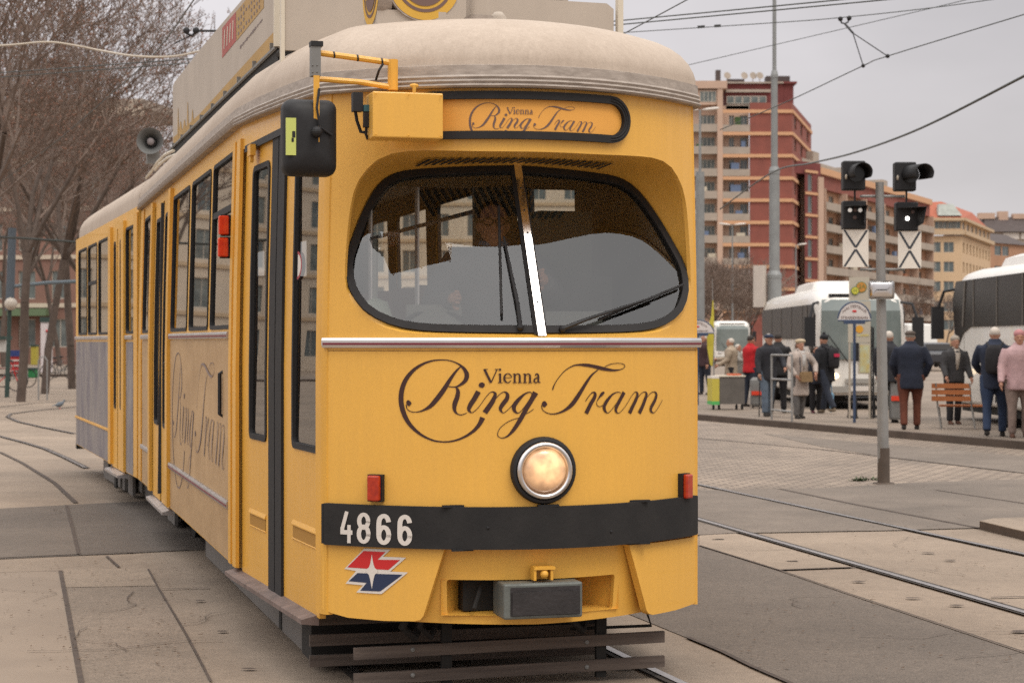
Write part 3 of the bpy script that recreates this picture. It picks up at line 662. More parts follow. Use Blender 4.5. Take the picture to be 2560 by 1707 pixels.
for (a, b) in (((920, 1188), (952, 1249)), ((1690, 1184), (1722, 1244))):
    c1, c2 = nf(*a), nf(*b); 
    if a[0] < 1000: c2 = (c1[0]+.075, c2[1])
    else: c2 = (c1[0]+.085, c2[1])
    p = XN((c1[0]+c2[0])/2, (c1[1]+c2[1])/2, .012); ang = math.atan(2*NK*(c1[0]+c2[0])/2)
    mb = MB(); mb.box(p, (.075, .028, .125), rz=ang); o = mb.build('front_indicator', BLK, tram)
    mb = MB(); q = XN((c1[0]+c2[0])/2, (c1[1]+c2[1])/2, .035); mb.box(q, (.062, .026, .118), rz=ang); s_ = mb.build('indicator_lens', ORL, o); bv = s_.modifiers.new('b', 'BEVEL'); bv.width = .008; bv.segments = 2
for z0, z1 in ((2.27, 2.385), (2.14, 2.255)):
    mb = MB(); mb.box(XL(2.88, (z0+z1)/2, .035), (.07, .03, z1-z0+.01)); o = mb.build('side_indicator', BLK, tram)
    mb = MB(); mb.box(XL(2.855, (z0+z1)/2, .055), (.062, .03, z1-z0-.004)); s_ = mb.build('indicator_lens', ORL2, o); bv = s_.modifiers.new('b', 'BEVEL'); bv.width = .006

# --- apron, coupler
def XA(u, v, w=0.0): return XN(u, v, w-.045-.10*max(0, .69-v))
hole = rrect(-.441, .388, .419, .552, .012, 3)
bot = [(-.93, .385), (-.88, .362), (-.7, .352), (0, .342), (.7, .352), (.88, .362), (.93, .385)]
ap = part('apron', bot+[(.93, .71), (-.93, .71)], [hole], XA, YEL, tram, (.04, .1), 0, .02)
part('apron_flap', [nf(*p) for p in ((806, 1350), (1113, 1366), (1058, 1540), (1050, 1549), (1036, 1552), (960, 1551), (870, 1543), (830, 1532), (806, 1522))], [], XN, YEL, tram, (.04, 0), .0, .04)
part('apron_flap', [nf(*p) for p in ((1573, 1362), (1742, 1340), (1743, 1498), (1735, 1508), (1690, 1524), (1632, 1536), (1622, 1533), (1617, 1526))], [], XN, YEL, tram, (.04, 0), .0, .04)
mb = MB(); rg = []
for (d, sx, sz) in ((0, 1, 1), (.22, .62, .8)):
    rg.append([Vector((-.01+x_*.43*sx, NK*(x_*.43)**2*(1-d*2)+.065+d, .47+z_*.082*sz)) for x_, z_ in ((-1, -1), (-.5, -1), (0, -1), (.5, -1), (1, -1), (1, 1), (.5, 1), (0, 1), (-.5, 1), (-1, 1))])
mb.rings(rg, cap=False); mb.build('coupler_recess', YEL, ap)
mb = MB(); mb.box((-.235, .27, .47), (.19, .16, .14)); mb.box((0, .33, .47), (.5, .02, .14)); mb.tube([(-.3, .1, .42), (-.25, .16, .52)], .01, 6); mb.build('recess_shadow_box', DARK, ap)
cp_ = MB(); cp_.box((-.008, .06, .466), (.375, .20, .163)); o = cp_.build('coupler', mat('grey_green_metal', (.16, .17, .155), .55, .3, var=.3, vs=9, bump=.2), tram); bv = o.modifiers.new('b', 'BEVEL'); bv.width = .01; bv.segments = 2
mb = MB(); mb.add([Vector(p) for p in ((-.165, -.0435, .40), (.165, -.0435, .40), (.165, -.0435, .53), (-.165, -.0435, .53))], [(0, 1, 2, 3)]); mb.box((0, -.035, .456), (.315, .03, .105)); s_ = mb.build('coupler_face', mat('coupler_rubber', (.035, .03, .03), .6, var=.4, vs=10, bump=.3), o)
mb = MB(); mb.box((0, .0, .612), (.10, .07, .012)); mb.box((-.045, .0, .585), (.012, .06, .055)); mb.box((.035, .0, .585), (.012, .06, .055)); mb.ell((.0, -.02, .585), (.02, .025, .02)); mb.build('coupler_hook', YEL2, tram)
# --- lifeguard slats and underframe
mb = MB()
def slat(x0, x1, y, z, h=.055, d=.022, rz=.03, rx=0): mb.box(((x0+x1)/2, y+.1*0, z), (x1-x0, d, h), mt=Matrix.Rotation(rz, 4, 'Z') @ Matrix.Rotation(rx, 4, 'Y'))
for z in (.075, .195): slat(-.80, .74, .42, z, rx=-.012, rz=0)
lg = mb.build('lifeguard', WOOD, tram)
mb = MB()
for x_ in (-.52, .34):
    for z_ in (.075, .195): mb.ell((x_, .407, z_-.0), (.012, .008, .012), 8, 4)
mb.build('lifeguard_bolt', GREY, lg, split=True)
mb = MB()
for x_, r_h in ((-.55, .02), (-.47, .015), (.28, .018)): mb.tube([(x_, .32, .42), (x_-.03, .36, .31), (x_+.04, .42, .25), (x_+.10, .5, .33)], r_h, 8)
mb.build('air_hose', RUB, tram, split=True)
mb = MB()
for z in (.10, .20, .30): slat(-.95, .55, .78, z, rz=0)
mb.build('lifeguard_rear_slat', WOOD, lg, split=True)
mb = MB(); mb.box((.42, .44, .2), (.05, .03, .36)); mb.box((-.35, .44, .2), (.05, .03, .36)); mb.tube([(.70, .6, .34), (.72, .55, .24), (.3, .55, .24)], .008, 5); mb.build('lifeguard_hanger', DARK, lg, split=True)
mb = MB(); mb.box((0, 5.6, .62), (1.9, 8.0, .36)); mb.box((0, 1.2, .5), (1.6, 1.0, .2))
mb.box((0, 1.6, .22), (1.5, .5, .34)); mb.box((-.38, 1.15, .21), (1.05, .3, .3)); mb.box((0, 5.9, .3), (1.7, 1.6, .3)); mb.build('underframe', DARK, tram)  # low front box at left added to darken the gap behind the slats
mb = MB(); mb.box((-.1, .75, .36), (1.3, .10, .06)); mb.build('underframe_beam', DARK, tram)
# bogies: wheels and their grey covers
for (y0, y1, z0) in ((2.45, 4.1, .055), (7.9, 9.5, .055)):
    yc = (y0+y1)/2
    mb = MB()
    for yy in (yc-.85, yc+.85):
        for sx in (-1, 1): mb.disc((sx*.66, yy, .33), (sx, 0, 0), .33, .33, .12, 28)
        mb.tube([(-.7, yy, .33), (.7, yy, .33)], .06, 8)
    mb.box((0, yc, .40), (1.3, .3, .2)); mb.box((-.62, yc, .34), (.1, 1.9, .16)); mb.box((.62, yc, .34), (.1, 1.9, .16)); mb.build('bogie', DARK, tram)
mb = MB()
cvy = lambda px: sf(px, 1300, -.85)[0]; CV = ((1.15, 2.25), (2.33, cvy(519)), (cvy(441), cvy(423)), (cvy(411), cvy(349)))
for (y0, y1) in CV:
    mb.box((-.85, (y0+y1)/2, .215), (.03, y1-y0, .37))
mb.box((-.70, 1.14, .215), (.30, .03, .35))
cv = mb.build('bogie_cover', LGREY, tram, split=True)
mb = MB()
for y in (2.29, cvy(417)): mb.box((-.86, y, .21), (.02, .09, .35))
for y in (cvy(560), cvy(378)): mb.box((-.868, y, .29), (.012, .06, .16))
mb.build('cover_slot', DARK, cv, split=True)
# --- roof of the front section
def gz(y): return 2.835+.075*min(1, max(0, (y-.4)/2.0))
def outline_front(rear=9.85):
    P = []
    for i in range(25): u = -.90+1.80*i/24; P.append((u, NK*u*u-.03))
    L_ = [(-.945, .455), (-.975, .56), (-1.03, 1.2), (-1.07, 1.9), (-1.10, 2.6), (-1.105, 3.6), (-1.105, 5), (-1.105, 6.5), (-1.105, 8), (-1.105, rear)]
    return [(x*.976, y) for x, y in L_[::-1]+P+[(-x, y) for x, y in L_]]
def roof(name, outl, Y0, Y1, fr, zg, H=.40, dome_lo=True, dome_hi=False):
    mb = MB(); rg = []
    S = [0, .004, .012, .03, .06, .10, .15, .21, .28, .36, .45, .56, .68, .82, .999]
    for s in S:
        ring = []
        for (x, y) in outl:
            yy = y+(Y0-y)*s if (y < Y0 and dome_lo) else (y+(Y1-y)*s if (y > Y1 and dome_hi) else y)
            z = zg(y)+(.055 if s > 0 else 0)+(H-.055)*(1-(1-s)**4.6)**.5*(1 if s > 0 else 0)
            ring.append(fr(x*(1-s), yy, z))
        rg.append(ring)
    mb.rings(rg, cap=False); o = mb.build(name, ROOF, tram); return smooth_by(o, 60)
OF = outline_front(); F0 = lambda x, y, z: Vector((x, y, z))
roof('roof', OF, 1.7, 99, F0, gz)
mb = MB()
def off(outl, d, zf, fr):
    out = []
    for i, (x, y) in enumerate(outl):
        a = outl[max(i-1, 0)]; b = outl[min(i+1, len(outl)-1)]; tx, ty = b[0]-a[0], b[1]-a[1]; l_ = math.hypot(tx, ty) or 1
        nx, ny = ty/l_, -tx/l_
        if y > .5 and nx*x < 0: nx = -nx
        elif y <= .5 and ny > 0: nx, ny = -nx, -ny
        out.append(fr(x+nx*d, y+ny*d, zf(y)))
    return out
rb = MB()
E_r = [off(OF, d, lambda y, q=q: gz(y)+q, F0) for d, q in ((-.04, -.032), (.018, -.032), (.026, -.024), (.014, -.014), (.022, -.004), (.012, .006), (.018, .016), (.008, .026), (.006, .07), (-.03, .08))]
rb.rings([list(x) for x in E_r], cap=False, closed=False); o = rb.build('gutter', ROOFG, tram); smooth_by(o, 30)
mb = MB(); mb.add(off(OF, -.05, lambda y: gz(y)-.034, F0)+[F0(0, max(y, .0), gz(y)-.034) for x, y in OF], [(i, i+1, i+1+len(OF), i+len(OF)) for i in range(len(OF)-1)]); mb.build('ceiling', INT, tram)

# --- roof gear
mb = MB(); mb.rings([[Vector((x, y, z)) for x, y in ((-.60, .86), (-.25, .86), (-.25, 1.2), (-.60, 1.2))] for z in (3.05, 3.285)]); ped = mb.build('sign_pedestal', BOARD, tram)
def linesign(c, nrm, r=.193, small=False):
    a = Vector(nrm).normalized(); x = Vector((0, 0, 1)).cross(a).normalized(); M = Matrix((x, -a, Vector((0, 0, 1)))).transposed()
    c = Vector(c); o = lathe('line_sign', [(r*.93, -.07), (r, -.03), (r, .0), (r*1.0, .004), (r*.965, .004)], ROOFG, tram, c, 40, True, M)
    def dsc(nm, r1, w, mt, r0=0, a0=0, a1=360, cut=None):
        mb = MB(); n = 40; V = []; F = []
        for j in range(n+1):
            t = R(a0+(a1-a0)*j/n)
            V += [c+M @ Vector((r1*math.cos(t), -w, r1*math.sin(t))), c+M @ Vector((r0*math.cos(t), -w, (r0*math.sin(t) if cut is None else cut)))] if cut is None else [c+M @ Vector((r1*math.cos(t), -w, r1*math.sin(t))), c+M @ Vector((r1*math.cos(t), -w, cut))]
        for j in range(n): F.append((2*j, 2*j+1, 2*j+3, 2*j+2))
        mb.add(V, F); return mb.build(nm, mt, o)
    dsc('sign_face', r*.96, .006, mat('sign_yellow', (.62, .36, .05), .6, var=.08))
    dsc('sign_ring', r*.76, .008, INK2, r*.68)
    dsc('sign_figure', r*.60, .009, INK2, 0, 202, 338, -.38*r*.6)
    mb = MB()
    for i in range(3): q = (-.26+.2*i)*r; mb.add([c+M @ Vector((x_*r*.085+q, -.011, z_)) for x_, z_ in ((-1, -.25*r), (1, -.25*r), (1, .2*r), (-1, .2*r))], [(0, 1, 2, 3)])
    mb.build('sign_figure_window', mat('sign_yellow', (0, 0, 0)), o)
    return o
linesign((-.365, .86, 3.425), (.08, -1, 0)); linesign((-.60, 1.0, 3.41), (-1, -.03, 0))
mb = MB(); mb.box((-.47, 1.0, 3.36), (.10, .10, .2)); mb.build('sign_bracket', BOARD, ped)
mb = MB(); mb.rings([[Vector((x, y, z)) for x, y in rrect(-.095, 1.0, .035, 1.16, .03, 4)] for z in (3.235, 3.305)]); vb = mb.build('roof_vent', ROOFG, tram)
mb = MB(); mb.rings([[Vector((x, y, z)) for x, y in rrect(-.085+q, 1.01+q, .025-q, 1.15-q, .03, 4)] for z, q in ((3.30, .0), (3.55, .004))]); mb.build('vent_hood', BOARD, vb)
mb = MB(); mb.tube([(.135, 1.3, 3.22), (.135, 1.3, 3.35), (.135, 1.3, 3.375)], [.05, .042, .02], 14); smooth_by(mb.build('antenna_dome', BOARD, tram), 60)
mb = MB(); xs0 = -.934
mb.box((-.51, 1.7, 3.50), (.845, .03, .62)); mb.prism([Vector(p) for p in ((-.09, 1.685, 3.17), (.90, 1.685, 3.17), (.90, 1.685, 3.49), (.86, 1.685, 3.52), (-.09, 1.685, 3.53))], (0, .03, 0))
mb.build('front_roof_board', BOARD, tram)
mb = MB(); mb.box((.935, 1.69, 3.45), (.03, .05, .75)); mb.box((-.945, 1.70, 3.42), (.02, .05, .7)); mb.build('board_post', CRM, tram, split=True)
mb = MB(); mb.box((0, 2.6, 3.55), (1.2, .9, .5)); mb.build('roof_equipment_box', BOARD, tram)
XB = -.87
def sb(px, py): y, z = sf(px, py, XB); return y, z
def XS(u, v, w=0.0): return Vector((XB-w, u, v))
bd = part('side_advert_board', [sb(*p) for p in ((695, 121), (432, 370), (432, 216), (436, 206), (470, 163), (502, 122), (607, -2), (697, -108))], [], XS, BOARD, tram, (0, 0), .0, .03, False)
part('board_stripe', [sb(*p) for p in ((690, 75), (690, 120), (434, 366), (434, 344), (500, 285))], [], XS, mat('ochre_film', (.42, .25, .07), .6, var=.15, vs=4), bd, (0, 0), .002, smooth=False)
mb = MB()
for (px, py0, py1, wd) in ((446, 270, 345, 2.2), (452, 305, 340, 6), (470, 256, 318, 2.5), (482, 275, 305, 3.0), (462, 300, 330, 5)):
    mb.add([XS(*sb(px-wd, py1), .0025), XS(*sb(px+wd, py1), .0025), XS(*sb(px+wd*.2, py0), .0025), XS(*sb(px-wd*.2, py0), .0025)], [(0, 1, 2, 3)])
mb.build('board_streak', MATS['ochre_film'], bd, split=True)
part('board_red_square', [sb(*p) for p in ((556, 71), (590, 30), (591, 103), (556, 146))], [], XS, mat('faded_red', (.42, .085, .065), .6, var=.3, vs=12), bd, (0, 0), .002, smooth=False)
part('board_yellow_field', [sb(*p) for p in ((591, 30), (661, -56), (660, 20), (592, 103))], [], XS, MATS['ochre_film'], bd, (0, 0), .002, smooth=False)
rnd = random.Random(3); mb = MB()
for r_ in range(4):
    for c_ in range(9):
        if rnd.random() < .25: continue
        u = (c_+.5)/9.5; px = 594+u*62; top = 30-(px-591)*1.23; bot = 103-(px-592)*1.22; py = top+(bot-top)*(.14+.23*r_+rnd.uniform(-.02, .02)); hh = (bot-top)*.055
        mb.add([XS(*sb(px-1.3, py+hh), .004), XS(*sb(px+1.3, py+hh-1.2), .004), XS(*sb(px+1.3, py-hh-1.2), .004), XS(*sb(px-1.3, py-hh), .004)], [(0, 1, 2, 3)])
for c_ in range(26):
    t = c_/26; px = 601+57*t; py = 119-71*t; hh = rnd.uniform(1.5, 4.5)
    mb.add([XS(*sb(px-.8, py+hh), .002), XS(*sb(px+.8, py+hh), .002), XS(*sb(px+.8, py-hh), .002), XS(*sb(px-.8, py-hh), .002)], [(0, 1, 2, 3)])
mb.build('board_lettering', INK3, bd)
mb = MB()
for c_ in range(4):
    px = 562+7*c_; py = 98-8*c_
    mb.add([XS(*sb(px-1.4, py+26), .004), XS(*sb(px+.2, py+24), .004), XS(*sb(px+2.2, py-24), .004), XS(*sb(px+.4, py-22), .004)], [(0, 1, 2, 3)])
mb.build('board_red_lettering', CRM, bd)
mb = MB(); mb.box((XB-.005, sb(695, 121)[0]-.01, 3.62), (.04, .03, .62)); mb.build('board_post', CRM, bd)
mb = MB(); yb = sb(695, 121)[0]
for y in [yb+.15+i*.75 for i in range(9)]:
    mb.box((XB+.02, y, 3.27), (.03, .04, .14)); mb.box((XB-.01, y, 3.325+.004*y), (.03, .02, .035))
mb.tube([(XB-.01, yb, 3.31), (XB-.01, 8.9, 3.355)], .012, 5); mb.build('board_bracket', GREY, bd); mb = MB(); mb.rings([[Vector((XB+.04+a, y, z+b+(.045 if y > 5 else 0))) for a, b in ((-.04, 0), (.04, 0), (.04, .11), (-.04, .11))] for y, z in ((yb, 3.215), (8.9, 3.215))]); mb.build('board_gap_fill', DARK, bd)  # added dark strip standing in for the dark gap under the board
mb = MB(); mb.box((.87, 5.7, 3.62), (.03, 6.4, .55)); mb.build('side_advert_board', BOARD, tram)
mb = MB(); mb.box((-.80, 1.95, 3.24), (.05, .05, .16)); mb.box((-.82, 2.1, 3.32), (.03, .03, .3)); mb.tube([(-.9, 1.75, 3.24), (-.86, 2.4, 3.27)], .02, 6); mb.ell((-.84, 1.85, 3.37), (.025, .03, .02)); mb.build('board_latch', DARK, tram)
# loudspeaker and cables at the rear end of the front section
ys_, zs_ = sf(379, 354, -.92)
M_ = Matrix.Rotation(R(-12), 3, 'Z')
ls = lathe('loudspeaker', [(.045, -.26), (.055, -.12), (.085, -.03), (.122, .05), (.128, .055), (.117, .05), (.075, -.02), (.04, -.10)], mat('speaker_grey', (.13, .13, .125), .6, var=.2), tram, Vector((-.93, ys_, zs_)), 28, True, M_)
lathe('speaker_cone', [(.035, -.08), (.035, .0), (.02, .012)], mat('speaker_core', (.22, .19, .19), .6), ls, Vector((-.93, ys_, zs_)), 16, True, M_)
mb = MB(); mb.box((-.9, ys_+.1, zs_-.15), (.12, .12, .12)); mb.build('speaker_foot', GREY, ls)
mb = MB(); S_ = lambda px, py, x=-.95: (lambda a: Vector((x, a[0], a[1])))(sf(px, py, x))
for pts in (((434, 377), (412, 388), (392, 408), (378, 430), (366, 445)), ((446, 385), (420, 395), (398, 412), (388, 425))): mb.tube([S_(*p) for p in pts], .014, 6)
mb.build('roof_cable', CRM, tram, split=True)

# --- rear section behind the joint
y2 = lambda px: l2(px, 700)[0]
yE = y2(190); wz0 = 1.72; wz1 = 2.765
Wn = [(y2(336), y2(314)), (y2(275), y2(247)), (y2(243), y2(221)), (y2(218), y2(197))]
D0, D1 = y2(313), y2(279)
wall('rear_side_wall', .04, D0, .352, 2.92, [(Wn[0][0], Wn[0][1]-.06, wz0, wz1)], XL2, YEL)
window(tram, XL2, Wn[0][0], Wn[0][1]-.06, wz0, wz1)
wall('rear_side_wall', D1, yE, .352, 2.92, [(a, b, wz0, wz1) for a, b in Wn[1:]], XL2, YEL)
for i, (a, b) in enumerate(Wn[1:]): window(tram, XL2, a, b, wz0, wz1, bar=2.3 if i == 1 else None)
wall('rear_side_wall', .04, yE, .352, 2.92, [(a, b, wz0+.1, wz1) for a, b in Wn], XR2, YEL)
wall('rear_side_wall', D0, D1, 2.80, 2.92, [], XL2, YEL)
part('rear_advert_panel', [(D1+.1, .36), (yE-.05, .36), (yE-.05, 1.64), (D1+.1, 1.64)], [], XL2, VIO, tram, (.5, .5), .004, .002)
part('rear_advert_panel', [(.45, .36), (D0-.05, .36), (D0-.05, 1.64), (.45, 1.64)], [], XL2, VIO, tram, (.5, .5), .004, .002)
s5 = strip('belt_strip', [(XL2(D1+.1, 1.684, .003), (-ca, -sa, 0)), (XL2(yE-.03, 1.684, .003), (-ca, -sa, 0))], 0, .04, ALU, tram)
strip('belt_strip', [(XL2(.45, 1.684, .003), (-ca, -sa, 0)), (XL2(D0-.03, 1.684, .003), (-ca, -sa, 0))], 0, .04, ALU, tram)
strip('skirt_strip', [(XL2(D1+.1, .70, .004), (-ca, -sa, 0)), (XL2(yE-.03, .70, .004), (-ca, -sa, 0))], 0, .03, YEL2, tram, .012)
for u in (D0-.09, D1-.13): part('door_post', [(u, .36), (u+.22, .36), (u+.22, 2.84), (u, 2.84)], [], XL2, YEL2, tram, (0, .5), .03, .03)
part('end_post', [(.06, .36), (.34, .36), (.34, 2.86), (.06, 2.86)], [], XL2, YEL2, tram, (0, .5), .014, .01)
dm_ = (D0+D1)/2
for u0, u1 in ((D0+.16, dm_-.1), (dm_+.2, D1-.16)): leaf(u0-.1, u1+.12, .335, 2.80, u0, u1-.1, .95, 2.68, XL2, w=.0)
mb = MB(); P = [XL2(D0+(D1-D0)*i/4, .30, 0) for i in range(5)]
mb.rings([[p+Vector(q) for q in ((-.075, 0, -.012), (-.075, 0, .012), (.03, 0, .03), (.03, 0, -.02))] for p in P]); mb.build('door_step', ALU, tram)
OF2 = [(-1.08, .04), (-1.08, 2), (-1.08, 4), (-1.08, yE-1), (-1.07, yE-.3), (-.98, yE), (-.6, yE+.2), (-.2, yE+.26), (.2, yE+.26), (.6, yE+.2), (.98, yE), (1.07, yE-.3), (1.08, yE-1), (1.08, 4), (1.08, 2), (1.08, .04)]
roof('roof', OF2, -9, yE-.9, J2, lambda y: 2.91, dome_lo=False, dome_hi=True)
mb = MB(); mb.rings([[J2(x*k, y, z) for x, y in OF2] for z, k in ((.36, .97), (2.92, .97))], cap=True); 
mb2 = MB(); rear = [J2(x*.985, y-.02, 0) for x, y in OF2[4:12]]
mb2.rings([[p+Vector((0, 0, z)) for p in rear] for z in (.36, 2.92)], cap=False, closed=False); mb2.build('rear_shell', YEL, tram)
for fm_, ww in ((XR2, [(a, b, wz0+.1, wz1) for a, b in Wn]), (XL2, [(a, b, wz0, wz1) for a, b in Wn[1:]])):
    u0 = .04 if fm_ is XR2 else D1
    panel('wall_lining', [(u0, .6), (yE, .6), (yE, 2.9), (u0, 2.9)], [rrect(a+.006, c+.006, b-.006, d-.006, .05) for a, b, c, d in ww], fm_, LINE, tram, (.3, 0), -.035, 0, False)
mb = MB(); mb.add([J2(x, y, 2.88) for x, y in OF2], [tuple(range(len(OF2)))]); mb.build('ceiling', INT, tram)
mb = MB(); mb.add([J2(x, y, .92) for x, y in OF2], [tuple(range(len(OF2)))]); mb.build('floor_panel', INTD, tram)
mb = MB(); mb.box(J2(-.2, yE+.05, .45), (1.2, .2, .12)); mb.box(J2(-.95, yE+.02, .33), (.25, .25, .07)); mb.box(J2(0, yE/2, .60), (1.9, yE-.3, .36), rz=A2); mb.build('rear_underframe', DARK, tram)
mb = MB(); yb0 = y2(262)
for (a, b) in ((y2(292)+.2, y2(276)), (y2(268), y2(219))): 
    p = J2(-.88, (a+b)/2, .215); mb.box(p, (.03, b-a, .36), rz=A2)
c3 = mb.build('bogie_cover', LGREY, tram, split=True)
mb = MB(); mb.box(J2(-.95, y2(260), .21), (.02, .2, .33), rz=A2); mb.box(J2(-.95, y2(244), .3), (.02, .1, .15), rz=A2); mb.build('cover_slot', DARK, c3, split=True)
mb = MB(); yc = (y2(290)+y2(222))/2
for yy in (yc-.85, yc+.85):
    for sx in (-.66, .54): p = J2(sx, yy, .33); mb.disc(p, (ca, sa, 0), .33, .33, .12, 24)
mb.build('bogie', DARK, tram)
mb = MB(); bel = []                                  # bellows of the joint
for i in range(9):
    k = .90 if i % 2 else .95; y = 9.72+i*.045; bel.append([Vector((x*k, y, z)) for x, z in ((-1.08, .5), (-1.08, 2.8), (-.8, 3.1), (.8, 3.1), (1.08, 2.8), (1.08, .5))])
mb.rings(bel, cap=False); mb.build('joint_bellows', RUB, tram)
mb = MB(); p = l2(290, 500); mb.box(J2(-.4, y2(245), 3.36), (.16, .3, .14)); mb.build('roof_vent', WHT, tram)

# --- interior
mb = MB(); fl = [(-.9, .6), (.9, .6), (1.04, 2.6), (1.04, 9.8), (-1.04, 9.8), (-1.04, 2.6)]
mb.add([Vector((x, y, .88)) for x, y in fl], [tuple(range(6))]); mb.build('floor_panel', INTD, tram)
mb = MB(); mb.prism([Vector(p) for p in ((-.72, .58, .95), (.86, .60, .95), (.86, .60, 1.60), (.55, .44, 1.63), (0, .30, 1.64), (-.55, .44, 1.60), (-.72, .58, 1.50))][::1], (0, .35, 0)); mb.build('dashboard', INT, tram)
mb = MB(); mb.box((-.35, 1.05, 1.62), (.55, .10, .05)); mb.box((-.30, .92, 1.75), (.28, .03, .16)); mb.box((.42, .95, 1.72), (.30, .16, .16)); mb.tube([(-.64, .72, 1.6), (-.60, .9, 2.15)], .014, 6); mb.build('control_panel', mat('console_grey', (.18, .18, .16), .6), tram)
mb = MB(); mb.box((.62, 2.35, 1.85), (.70, .04, 1.0)); mb.box((.62, 2.35, 2.62), (.7, .04, .08)); mb.box((.02, 2.4, 2.65), (2.0, .04, .22)); mb.box((.40, 2.375, 1.75), (.26, .04, 1.7)); mb.build('cab_bulkhead', mat('bulkhead_grey', (.24, .23, .20), .6, var=.2), tram)
mb = MB(); mb.box((.62, 1.75, 1.55), (.42, .5, .9)); mb.build('cab_cabinet', INT, tram)
mb = MB(); mb.box((.60, 1.72, 2.18), (.30, .22, .36)); mb.build('cab_locker', mat('locker_green_grey', (.17, .175, .145), .6), tram)
mb = MB(); mb.tube([(-.30+.17*math.cos(t), .86+.06*math.sin(t), 1.70+.10*math.sin(t)) for t in [2*math.pi*j/20 for j in range(20)]], .012, 6, closed=True); mb.build('hand_wheel', BLK, tram)
mb = MB(); mb.rings([[Vector((-.62+r_*math.cos(t), .80+r_*math.sin(t), z)) for t in [2*math.pi*j/16 for j in range(16)]] for z, r_ in ((1.60, .09), (1.72, .10), (1.84, .06), (1.86, .01))]); mb.build('cab_fan', mat('pale_green_metal', (.30, .34, .28), .4), tram, True)
mb = MB(); mb.box((.30, .62, 1.655), (.26, .16, .02)); mb.box((-.12, .60, 1.66), (.2, .14, .02)); mb.build('paper_sheet', WHT, tram, split=True)
for i in range(7):
    for sx in (.72, -.72):
        if sx < 0 and i in (5,): continue
        y = 3.1+i*.82
        m1 = MB(); m1.box((sx, y, 1.34), (.44, .42, .06)); m1.rings([[Vector((sx+x, y+.2+t*.06, 1.3+t*.75+0*x)) for x in (-.21, .21)]+[Vector((sx+x, y+.24+t*.06, 1.3+t*.75)) for x in (.21, -.21)] for t in (0, 1)]); m1.build('passenger_seat', SEAT, tram)
mb = MB()
for y in (3.0, 4.7, 6.4, 8.1):
    for sx in (-.45, .45): mb.tube([(sx, y, .9), (sx, y, 2.78)], .017, 6)
mb.tube([(-.45, 2.8, 2.45), (-.45, 9.2, 2.45)], .015, 6); mb.tube([(.45, 2.8, 2.45), (.45, 9.2, 2.45)], .015, 6); mb.build('grab_pole', ALU, tram, split=True)
# ================================================================ ground
def gmat(name, c1, c2, vs=1.2, bump=.25, bs=45, rough=.85): return mat(name, c1, rough, var2=c2, vs=vs, bump=bump, bs=bs)
CONC = gmat('worn_concrete', (.270, .208, .155), (.215, .164, .122), 1.3)
CONC2 = gmat('pale_concrete', (.295, .228, .17), (.24, .185, .138), 2.2)
CONC3 = gmat('grey_concrete', (.225, .174, .133), (.18, .14, .106), 1.7)
ASPH = gmat('asphalt', (.142, .113, .090), (.112, .089, .071), .9, .35, 80)
ASPH2 = gmat('dark_asphalt', (.130, .104, .084), (.100, .080, .065), .8, .35, 80)
ASPH3 = gmat('grey_asphalt', (.178, .142, .113), (.142, .113, .090), 1.4, .35, 80)
PLAT = gmat('platform_paving', (.235, .184, .142), (.185, .144, .110), .7)
KERB = gmat('kerb_stone', (.10, .072, .055), (.065, .047, .035), 2)
JOINT = gmat('joint_fill', (.085, .06, .046), (.05, .036, .028), 9)
STEEL = mat('rail_steel', (.42, .38, .36), .32, .85, var=.3, vs=20)
GROOVE = mat('rail_groove', (.045, .035, .028), .8)
for mm_ in (CONC, CONC2, CONC3, ASPH, ASPH2, ASPH3, PLAT):      # second, finer speckle of grit
    n = mm_.node_tree.nodes; l = mm_.node_tree.links; b = n["Principled BSDF"]; src = b.inputs['Base Color'].links[0].from_socket
    t = n.new('ShaderNodeTexCoord'); q = n.new('ShaderNodeTexNoise'); q.inputs['Scale'].default_value = 130; q.inputs['Detail'].default_value = 3; l.new(t.outputs['Object'], q.inputs[0])
    r_ = n.new('ShaderNodeMapRange'); r_.inputs[1].default_value = .3; r_.inputs[2].default_value = .7; r_.inputs[3].default_value = .6; r_.inputs[4].default_value = 1.4; l.new(q.outputs[0], r_.inputs[0])
    q2 = n.new('ShaderNodeTexNoise'); q2.inputs['Scale'].default_value = .35; q2.inputs['Detail'].default_value = 5; l.new(t.outputs['Object'], q2.inputs[0])
    r2 = n.new('ShaderNodeMapRange'); r2.inputs[1].default_value = .3; r2.inputs[2].default_value = .7; r2.inputs[3].default_value = .80; r2.inputs[4].default_value = 1.14; l.new(q2.outputs[0], r2.inputs[0])
    mu = n.new('ShaderNodeMath'); mu.operation = 'MULTIPLY'; l.new(r_.outputs[0], mu.inputs[0]); l.new(r2.outputs[0], mu.inputs[1])
    q3 = n.new('ShaderNodeTexNoise'); q3.inputs['Scale'].default_value = 14; q3.inputs['Detail'].default_value = 8; q3.inputs['Roughness'].default_value = .75; l.new(t.outputs['Object'], q3.inputs[0])
    r5 = n.new('ShaderNodeMapRange'); r5.inputs[1].default_value = .3; r5.inputs[2].default_value = .7; r5.inputs[3].default_value = .84; r5.inputs[4].default_value = 1.14; l.new(q3.outputs[0], r5.inputs[0])
    m5 = n.new('ShaderNodeMath'); m5.operation = 'MULTIPLY'; l.new(mu.outputs[0], m5.inputs[0]); l.new(r5.outputs[0], m5.inputs[1]); mu = m5
    v_ = n.new('ShaderNodeVectorMath'); v_.operation = 'SCALE'; l.new(src, v_.inputs[0]); l.new(mu.outputs[0], v_.inputs['Scale']); l.new(v_.outputs[0], b.inputs['Base Color'])
SETT = bpy.data.materials.new('stone_setts'); SETT.use_nodes = True; n = SETT.node_tree.nodes; l = SETT.node_tree.links; b = n["Principled BSDF"]; b.inputs['Roughness'].default_value = .8
